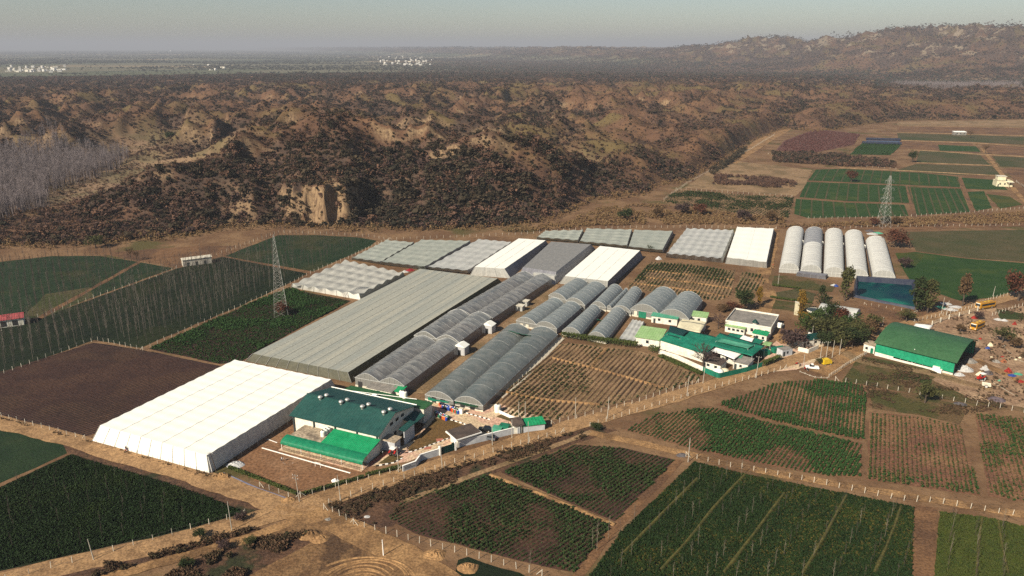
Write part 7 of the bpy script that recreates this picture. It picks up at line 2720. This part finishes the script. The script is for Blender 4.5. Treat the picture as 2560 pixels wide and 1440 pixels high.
def bus(px, rz, L_, label):
    t = thing('bus', label, 'bus', V(*px, .14), rz)
    W_, H_ = 2.5, 3.0
    MB().prism([(-L_ / 2, .45), (L_ / 2, .45), (L_ / 2 + .05, 1.5), (L_ / 2 - .15, H_ - .1), (L_ / 2 - .4, H_), (-L_ / 2 + .1, H_), (-L_ / 2, H_ - .2)], -W_ / 2, W_ / 2).build('body', m_busy, t)
    for s in (-1, 1):
        MB().box(-L_ / 2 + .5, s * W_ / 2 - .02, 1.55, L_ / 2 - .9, s * W_ / 2 + .02, 2.5).build('side_windows', m_glass, t)
        MB().box(-L_ / 2 + .2, s * W_ / 2 - .015, .62, L_ / 2 - .2, s * W_ / 2 + .015, .8).build('side_stripe', m_black, t)
        MB().box(L_ / 2 + .05, s * .85 - .2, .75, L_ / 2 + .09, s * .85 + .2, 1.0).build('headlight', m_white, t)
        for x in (L_ * .32, -L_ * .28):
            wheel(t, x, s * (W_ / 2 - .1), .48, .3)
    MB().box(L_ / 2 - .08, -1.05, 1.5, L_ / 2 + .06, 1.05, 2.55).build('windscreen', m_glass, t)
    MB().box(L_ / 2 - .2, -1.0, 2.62, L_ / 2 + .03, 1.0, 2.85).build('destination_board', m_white, t)
    b = MB()
    for s in (-.9, .9):
        b.bar((-L_ / 2 + .6, s, H_ + .15), (L_ / 2 - 1.5, s, H_ + .15), .05)
    for k in range(5):
        x = -L_ / 2 + .6 + k * (L_ - 2.1) / 4
        b.bar((x, -.9, H_ + .15), (x, .9, H_ + .15), .04)
    b.build('roof_rack', m_wire, t)
    for sx in (.5, -1.8):
        MB().box(sx - .4, -.4, H_ + .005, sx + .4, .4, H_ + .1).build('roof_hatch', m_yellow, t)
    return t


bus((2462, 770), rad(202), 9.5, 'yellow bus driving on the dirt road')
bus((2442, 822), rad(215), 7.0, 'shorter yellow bus parked inside the scrap yard')
t = thing('auto_rickshaw_truck', 'small truck with a bright yellow box by the parking patch', 'truck', V(2064, 912), rad(20))
MB().box(-1.6, -.85, .6, 1.0, .85, 2.4).build('cargo_box', m_yellow, t)
MB().prism([(1.05, .5), (2.1, .5), (2.15, 1.2), (1.7, 2.0), (1.05, 2.0)], -.8, .8).build('cab', m_yellow, t)
MB().box(1.75, -.7, 1.25, 2.08, .7, 1.8).build('windscreen', m_glass, t)
for s in (-1, 1):
    for x in (1.5, -1.0):
        wheel(t, x, s * .75, .32, .2)


def tractor(px, rz, label, paint=None):
    t = thing('tractor', label, 'tractor', V(*px, .13), rz)
    MB().prism([(-.4, .7), (1.7, .7), (1.75, 1.25), (1.5, 1.4), (.2, 1.4), (-.4, 1.1)], -.4, .4).build('bonnet', paint or m_red, t)
    for s in (-1, 1):
        wheel(t, -.6, s * .8, .75, .4)
        wheel(t, 1.3, s * .65, .4, .25)
        MB().prism([(-1.4, 1.3), (-.6, 1.7), (.1, 1.35), (.1, 1.28), (-.6, 1.62), (-1.4, 1.22)], s * .8 - .2, s * .8 + .2).build('mudguard', paint or m_red, t)
    MB().box(-1.0, -.3, 1.0, -.5, .3, 1.5).build('seat', m_black, t)
    MB().bar((.0, 0, 1.3), (-.2, 0, 1.8), .03).build('steering_column', m_black, t)
    MB().box(-1.3, -.8, 2.35, .4, .8, 2.43).build('canopy', m_white, t)
    for sx in (-1.2, .3):
        for s in (-.7, .7):
            MB().bar((sx, s, 1.2), (sx, s, 2.35), .03).build('canopy_post', m_wire, t)
    return t


tractor((985, 1137), rad(70), 'red tractor with pale canopy beside the main building')
tractor((2452, 950), rad(200), 'red tractor among the scrap below the white bales')
t = thing('bullock_cart', 'pale hand cart standing at the edge of the scrap yard', 'cart', V(2465, 968), rad(150))
MB().box(-1.3, -.9, .7, 1.3, .9, .85).build('deck', m_plinth, t)
for s in (-1, 1):
    MB().box(-1.3, s * .9 - .04, .851, 1.3, s * .9 + .04, 1.4).build('side_board', m_plinth, t)
    wheel(t, 0, s * 1.05, .6, .15)
    MB().bar((1.3, s * .4, .75), (2.8, s * .3, .5), .05).build('shaft', m_wood, t)
for k, (px, py) in enumerate(((1992, 912), (2000, 916), (2012, 924), (2018, 926), (316, 1128))):
    t = thing('motorbike', ('motorbike parked at the left of the parking patch', 'second motorbike from the left at the parking patch', 'third motorbike from the left at the parking patch', 'rightmost motorbike near the white pickup', 'motorbike with rider before the white net house')[k], 'motorbike', V(px, py), rad(30 + 20 * k))
    MB().prism([(-.7, .55), (.3, .5), (.45, .85), (.1, .95), (-.75, .8)], -.12, .12).build('body', m_black if k % 2 else m_red, t)
    for x in (-.65, .65):
        wheel(t, x, 0, .3, .1)
    MB().bar((.6, 0, .5), (.45, 0, 1.05), .03).build('fork', m_pipe, t)
    MB().bar((.42, -.35, 1.05), (.42, .35, 1.05), .025).build('handlebar', m_pipe, t)

# ------------------------------------------------------------------ people
m_skin = mat('skin', (.22, .12, .075), rough=.6)
m_hair = mat('hair', (.012, .010, .009), rough=.5)
CL = {'white': mat('white_cloth', (.72, .70, .66)), 'dark': mat('dark_cloth', (.03, .03, .04)), 'red': mat('red_cloth', (.35, .05, .03)), 'blue': mat('blue_cloth', (.05, .08, .18)), 'grey': mat('grey_cloth', (.20, .20, .20)), 'brown': mat('brown_cloth', (.16, .10, .06))}


def skin_mesh(name, verts, edges, radii, m, parent, sub=1):
    me = bpy.data.meshes.new(name)
    me.from_pydata(verts, edges, [])
    o = bpy.data.objects.new(name, me)
    COL.objects.link(o)
    o.modifiers.new('s', 'SKIN')
    o.modifiers.new('u', 'SUBSURF').levels = sub
    for d, r_ in zip(me.skin_vertices[0].data, radii):
        d.radius = (r_, r_) if not isinstance(r_, tuple) else r_
    me.skin_vertices[0].data[0].use_root = True
    dg = bpy.context.evaluated_depsgraph_get()
    nm = bpy.data.meshes.new_from_object(o.evaluated_get(dg))
    o.modifiers.clear()
    o.data = nm
    bpy.data.meshes.remove(me)
    nm.materials.clear()
    nm.materials.append(m)
    nm.polygons.foreach_set('use_smooth', [True] * len(nm.polygons))
    o.parent = parent
    return o


def person(px, rz, label, top, bottom, pose='stand', group=None, dz=0.12):
    t = thing('person', label, 'person', V(*px, dz), rz)
    bend = {'stand': 0, 'bend': .75, 'sit': .12, 'walk': .05}[pose]
    # joints: facing +x
    hip = Vector((0, 0, .92))
    if pose == 'sit':
        hip = Vector((-.15, 0, .95))
    s_, c_ = math.sin(bend), math.cos(bend)
    chest = hip + Vector((s_ * .38, 0, c_ * .38))
    neck = hip + Vector((s_ * .55, 0, c_ * .55))
    head = neck + Vector((s_ * .18 + .02, 0, c_ * .18))
    kn = {'stand': (.02, .02), 'bend': (.05, .05), 'sit': (.38, .38), 'walk': (.16, .0)}[pose]
    ft = {'stand': (0, 0), 'bend': (0, 0), 'sit': (.28, .28), 'walk': (.26, -.28)}[pose]
    vs, es, rs = [hip, hip.lerp(chest, .5), chest, neck, head, head + Vector((0, 0, .10))], [(0, 1), (1, 2), (2, 3), (3, 4), (4, 5)], [.12, .115, .135, .055, .095, .07]
    arm_v, leg_v = [], []
    for k, s in enumerate((-1, 1)):
        kz = .48 if pose != 'sit' else .88
        a = hip + Vector((0, s * .09, -.05))
        b_ = Vector((hip.x + kn[k], s * .10, kz))
        c2 = Vector((hip.x + ft[k], s * .10, .09 if pose != 'sit' else .42))
        toe = c2 + Vector((.16, s * .02, -.05))
        i = len(vs)
        vs += [a, b_, c2, toe]
        es += [(0, i), (i, i + 1), (i + 1, i + 2), (i + 2, i + 3)]
        rs += [.09, .06, .042, .035]
        leg_v.append([a, b_, c2])
        sh = chest.lerp(neck, .55) + Vector((0, s * .19, 0))
        el = sh + Vector((.06 + s_ * .15, s * .06, -.28))
        wr = el + Vector((.14 + (.2 if pose == 'sit' else 0), -s * .03, -.20 if pose != 'sit' else -.05))
        i = len(vs)
        vs += [sh, el, wr]
        es += [(2, i), (i, i + 1), (i + 1, i + 2)]
        rs += [.055, .042, .03]
        hd = wr + Vector((.03, 0, -.07))
        i2 = len(vs)
        vs.append(hd)
        es.append((i + 2, i2))
        rs.append(.03)
        for f in range(4):
            j = len(vs)
            vs += [hd + Vector((-.025 + .018 * f, 0, -.045)), hd + Vector((-.02 + .018 * f, -s * .012, -.08 - .008 * (f in (1, 2))))]
            es += [(i2, j), (j, j + 1)]
            rs += [.009, .007]
        j = len(vs)
        vs += [hd + Vector((.035, -s * .02, -.02))]
        es += [(i2, j)]
        rs += [.009]
        arm_v.append([sh, el, wr])
    skin_mesh('body', [tuple(v) for v in vs], es, rs, m_skin, t)
    # shirt and trousers follow the body
    v2, e2, r2 = [hip + Vector((0, 0, .02)), hip.lerp(chest, .5), chest, chest.lerp(neck, .7)], [(0, 1), (1, 2), (2, 3)], [.145, .138, .158, .08]
    for sh, el, wr in arm_v:
        i = len(v2)
        v2 += [sh, el, el.lerp(wr, .8)]
        e2 += [(2, i), (i, i + 1), (i + 1, i + 2)]
        r2 += [.075, .058, .045]
    skin_mesh('shirt', [tuple(v) for v in v2], e2, r2, CL[top], t)
    v3, e3, r3 = [hip + Vector((0, 0, .0))], [], [.14]
    for a, b_, c2 in leg_v:
        i = len(v3)
        v3 += [a, b_, c2]
        e3 += [(0, i), (i, i + 1), (i + 1, i + 2)]
        r3 += [.105, .078, .06]
    skin_mesh('trousers', [tuple(v) for v in v3], e3, r3, CL[bottom], t)
    b = MB()
    b.lathe([(.001, .115), (.06, .105), (.10, .06), (.105, .0), (.09, -.05)], head + Vector((-.015, 0, .045)), 10)
    b.build('hair', m_hair, t, smooth=True)
    return t


person((957, 1139), rad(200), 'person in white shirt standing beside the main building', 'white', 'grey')
person((1020, 1128), rad(150), 'person in dark clothes walking by the lawn kerb', 'dark', 'dark', 'walk')
person((704, 1153), rad(-30), 'person in white top bending over the stone ring', 'white', 'dark', 'bend')
person((1932, 667), rad(60), 'person in red on the sandy lane by the white tunnels', 'red', 'brown')
person((1928, 672), rad(20), 'person in brown walking on the sandy lane', 'brown', 'dark', 'walk')
person((885, 950), rad(250), 'person in white at the shade house corner', 'white', 'white')
person((899, 943), rad(250), 'person in grey behind the one in white by the shade house', 'grey', 'dark')
person((316, 1128), rad(110), 'rider in dark clothes on the motorbike before the net house', 'dark', 'dark', 'sit')
person((1036, 858), rad(40), 'person in white beside the shade house wall, far end', 'white', 'blue')

# ------------------------------------------------------------------ scrap yard and small clutter
SCRAP = [((2410, 925), 4.2, 1.7, 'f_white', 'crumpled white plastic sheeting at the green shed corner'), ((2398, 938), 2.6, 1.0, 'f_whiteside', 'grey plastic sheeting in front of the shed corner'), ((2425, 905), 3.4, 1.4, 'grey', 'grey scrap heap behind the shed corner'),
         ((2462, 925), 2.0, 1.8, 'f_white', 'white wrapped bundle in the scrap yard'), ((2470, 935), 2.4, 1.3, 'dark', 'dark scrap heap beside the white bundle'), ((2448, 938), 1.6, 1.4, 'cream', 'cream scrap bundle above the red tractor'), ((2520, 930), 1.9, 1.6, 'red', 'bright red tarp heap'), ((2530, 940), 2.2, .7, 'blue', 'flat blue tarp below the red heap'),
         ((2545, 936), 2.2, .6, 'teal', 'teal tarp right of the blue tarp'), ((2550, 955), 2.2, .8, 'red', 'red tarp at the right edge'), ((2508, 905), 1.6, 1.2, 'orange', 'orange scrap pile near the wheel track'), ((2490, 905), 2.2, .9, 'grey', 'grey scrap near the orange pile'), ((2475, 865), 1.6, 1.4, 'cream', 'cream sack pile under the scrap yard bush'),
         ((2470, 872), 1.4, .9, 'blue', 'blue tarp under the scrap yard bush'), ((2450, 848), 1.0, .7, 'red', 'small red scrap near the bush'), ((2495, 800), 2.4, .8, 'f_white', 'white bags near the grass patch'), ((2510, 802), 2.2, .8, 'f_whiteside', 'grey white bags near the grass patch'), ((2536, 812), 1.3, 1.4, 'red', 'pink red sacks near the right edge'), ((2436, 796), 2.0, 1.3, 'red', 'red machinery heap behind the parked bus'),
         ((2378, 775), 4.2, .7, 'f_white', 'white litter heap by the bus road'), ((2390, 768), 3.8, .6, 'f_whiteside', 'grey litter heap by the bus road'), ((2352, 768), 3.0, .6, 'teal', 'bluish litter under the pond trees'), ((2365, 760), 3.2, .6, 'f_white', 'far white litter under the pond trees'), ((2085, 714), 2.2, .8, 'f_white', 'white sheets near the pond tree'), ((2090, 716), 1.5, 1.0, 'blue', 'blue tarp near the pond tree'),
         ((2180, 585), 4.5, .8, 'f_white', 'white plastic behind the rightmost tunnels'), ((2195, 583), 4.0, .8, 'teal', 'teal net roll behind the rightmost tunnels'), ((2175, 578), 4.0, 1.0, 'dark', 'dark debris behind the rightmost tunnels'), ((1025, 676), 3.0, 1.0, 'redcloth', 'dark red cloth heap between the net houses'), ((1012, 680), 2.4, .8, 'f_white', 'white plastic scrap beside the red cloth heap'), ((1080, 672), 2.2, .8, 'f_white', 'white plastic scrap at the cream net house corner'),
         ((1646, 648), 2.4, 1.6, 'f_whiteside', 'pale bundle at the corner of the far net houses'), ((820, 1300), 1.6, .4, 'grey', 'grey rubble by the junction fence'), ((918, 1292), 1.0, .25, 'f_white', 'white plastic litter in the weedy corner'), ((1705, 1138), 2.0, .6, 'dark', 'dark rubbish heap at the fence corner'), ((1168, 1420), 2.6, 1.0, 'sand', 'pale earth mound beside the track'), ((1085, 1388), 2.8, .9, 'sand', 'second pale earth mound beside the track'),
         ((775, 1340), 3.0, 1.2, 'sand', 'bulldozed sand mound at the junction'), ((800, 1348), 2.6, .9, 'sand', 'second bulldozed sand mound at the junction'), ((720, 1252), 2.2, .8, 'sand', 'sand heap at the playground corner'), ((2400, 1010), 2.6, .5, 'dark', 'ash patch heap right of the shed lawn'), ((2490, 1000), 3.0, 1.0, 'purple', 'purple grey ash mound right of the lawn'),
         ((1235, 1050), .1, .1, 'f_white', '')]
SM = {'f_white': mat('weathered_plastic', (.46, .45, .42), (.30, .29, .28), scale=1.5), 'f_whiteside': f_whiteside, 'grey': m_cgrey, 'dark': mat('dark_scrap', (.05, .045, .05), (.10, .09, .09), scale=1.5), 'cream': m_cream, 'red': mat('red_scrap', (.30, .022, .016), (.16, .02, .015), scale=1.5), 'blue': mat('blue_tarp', (.02, .05, .20), rough=.6), 'teal': m_teal2, 'orange': mat('orange_scrap', (.24, .085, .04)), 'redcloth': mat('dark_red_cloth', (.20, .015, .02)), 'sand': m_track, 'purple': mat('ash', (.09, .07, .08), (.14, .11, .11), scale=.6)}
for (p, r_, h, m, lab) in SCRAP:
    if lab:
        heap(p[0], p[1], r_ * (1 if m in ('sand', 'purple') else .8), h, SM[m], lab, 'earth mound' if m == 'sand' else 'scrap heap', 'earth_mound' if m == 'sand' else 'scrap_heap')
for k in range(12):
    px, py = R.uniform(2400, 2555), R.uniform(800, 985)
    if px < 2400 + (py - 800) * .25:
        continue
    c = R.choice(['f_white', 'grey', 'dark', 'cream', 'red', 'teal'])
    W_ = {'f_white': 'white', 'grey': 'grey', 'dark': 'dark', 'cream': 'cream', 'red': 'red', 'teal': 'teal'}[c]
    o = heap(px, py, R.uniform(.4, .9), R.uniform(.25, .6), SM[c], f'small {W_} scrap piece scattered over the scrap yard', 'scrap', 'scrap_piece')
    o['group'] = f'small {W_} scrap pieces in the scrap yard'
for k, (a, e) in enumerate((((2480, 955), (2540, 990)), ((2505, 865), (2530, 885)), ((2520, 890), (2560, 905)))):
    A, B = V(*a, .2), V(*e, .2)
    o = MB(A).bar(A, B, .14, .08, 5).build('log', m_barkp)
    o.location = A
    tag(o, ('long pale log at the lower scrap yard edge', 'short pale log under the scrap yard bush', 'pale log near the right edge track')[k], 'log')

rank_labels('scattered over the scrap yard')
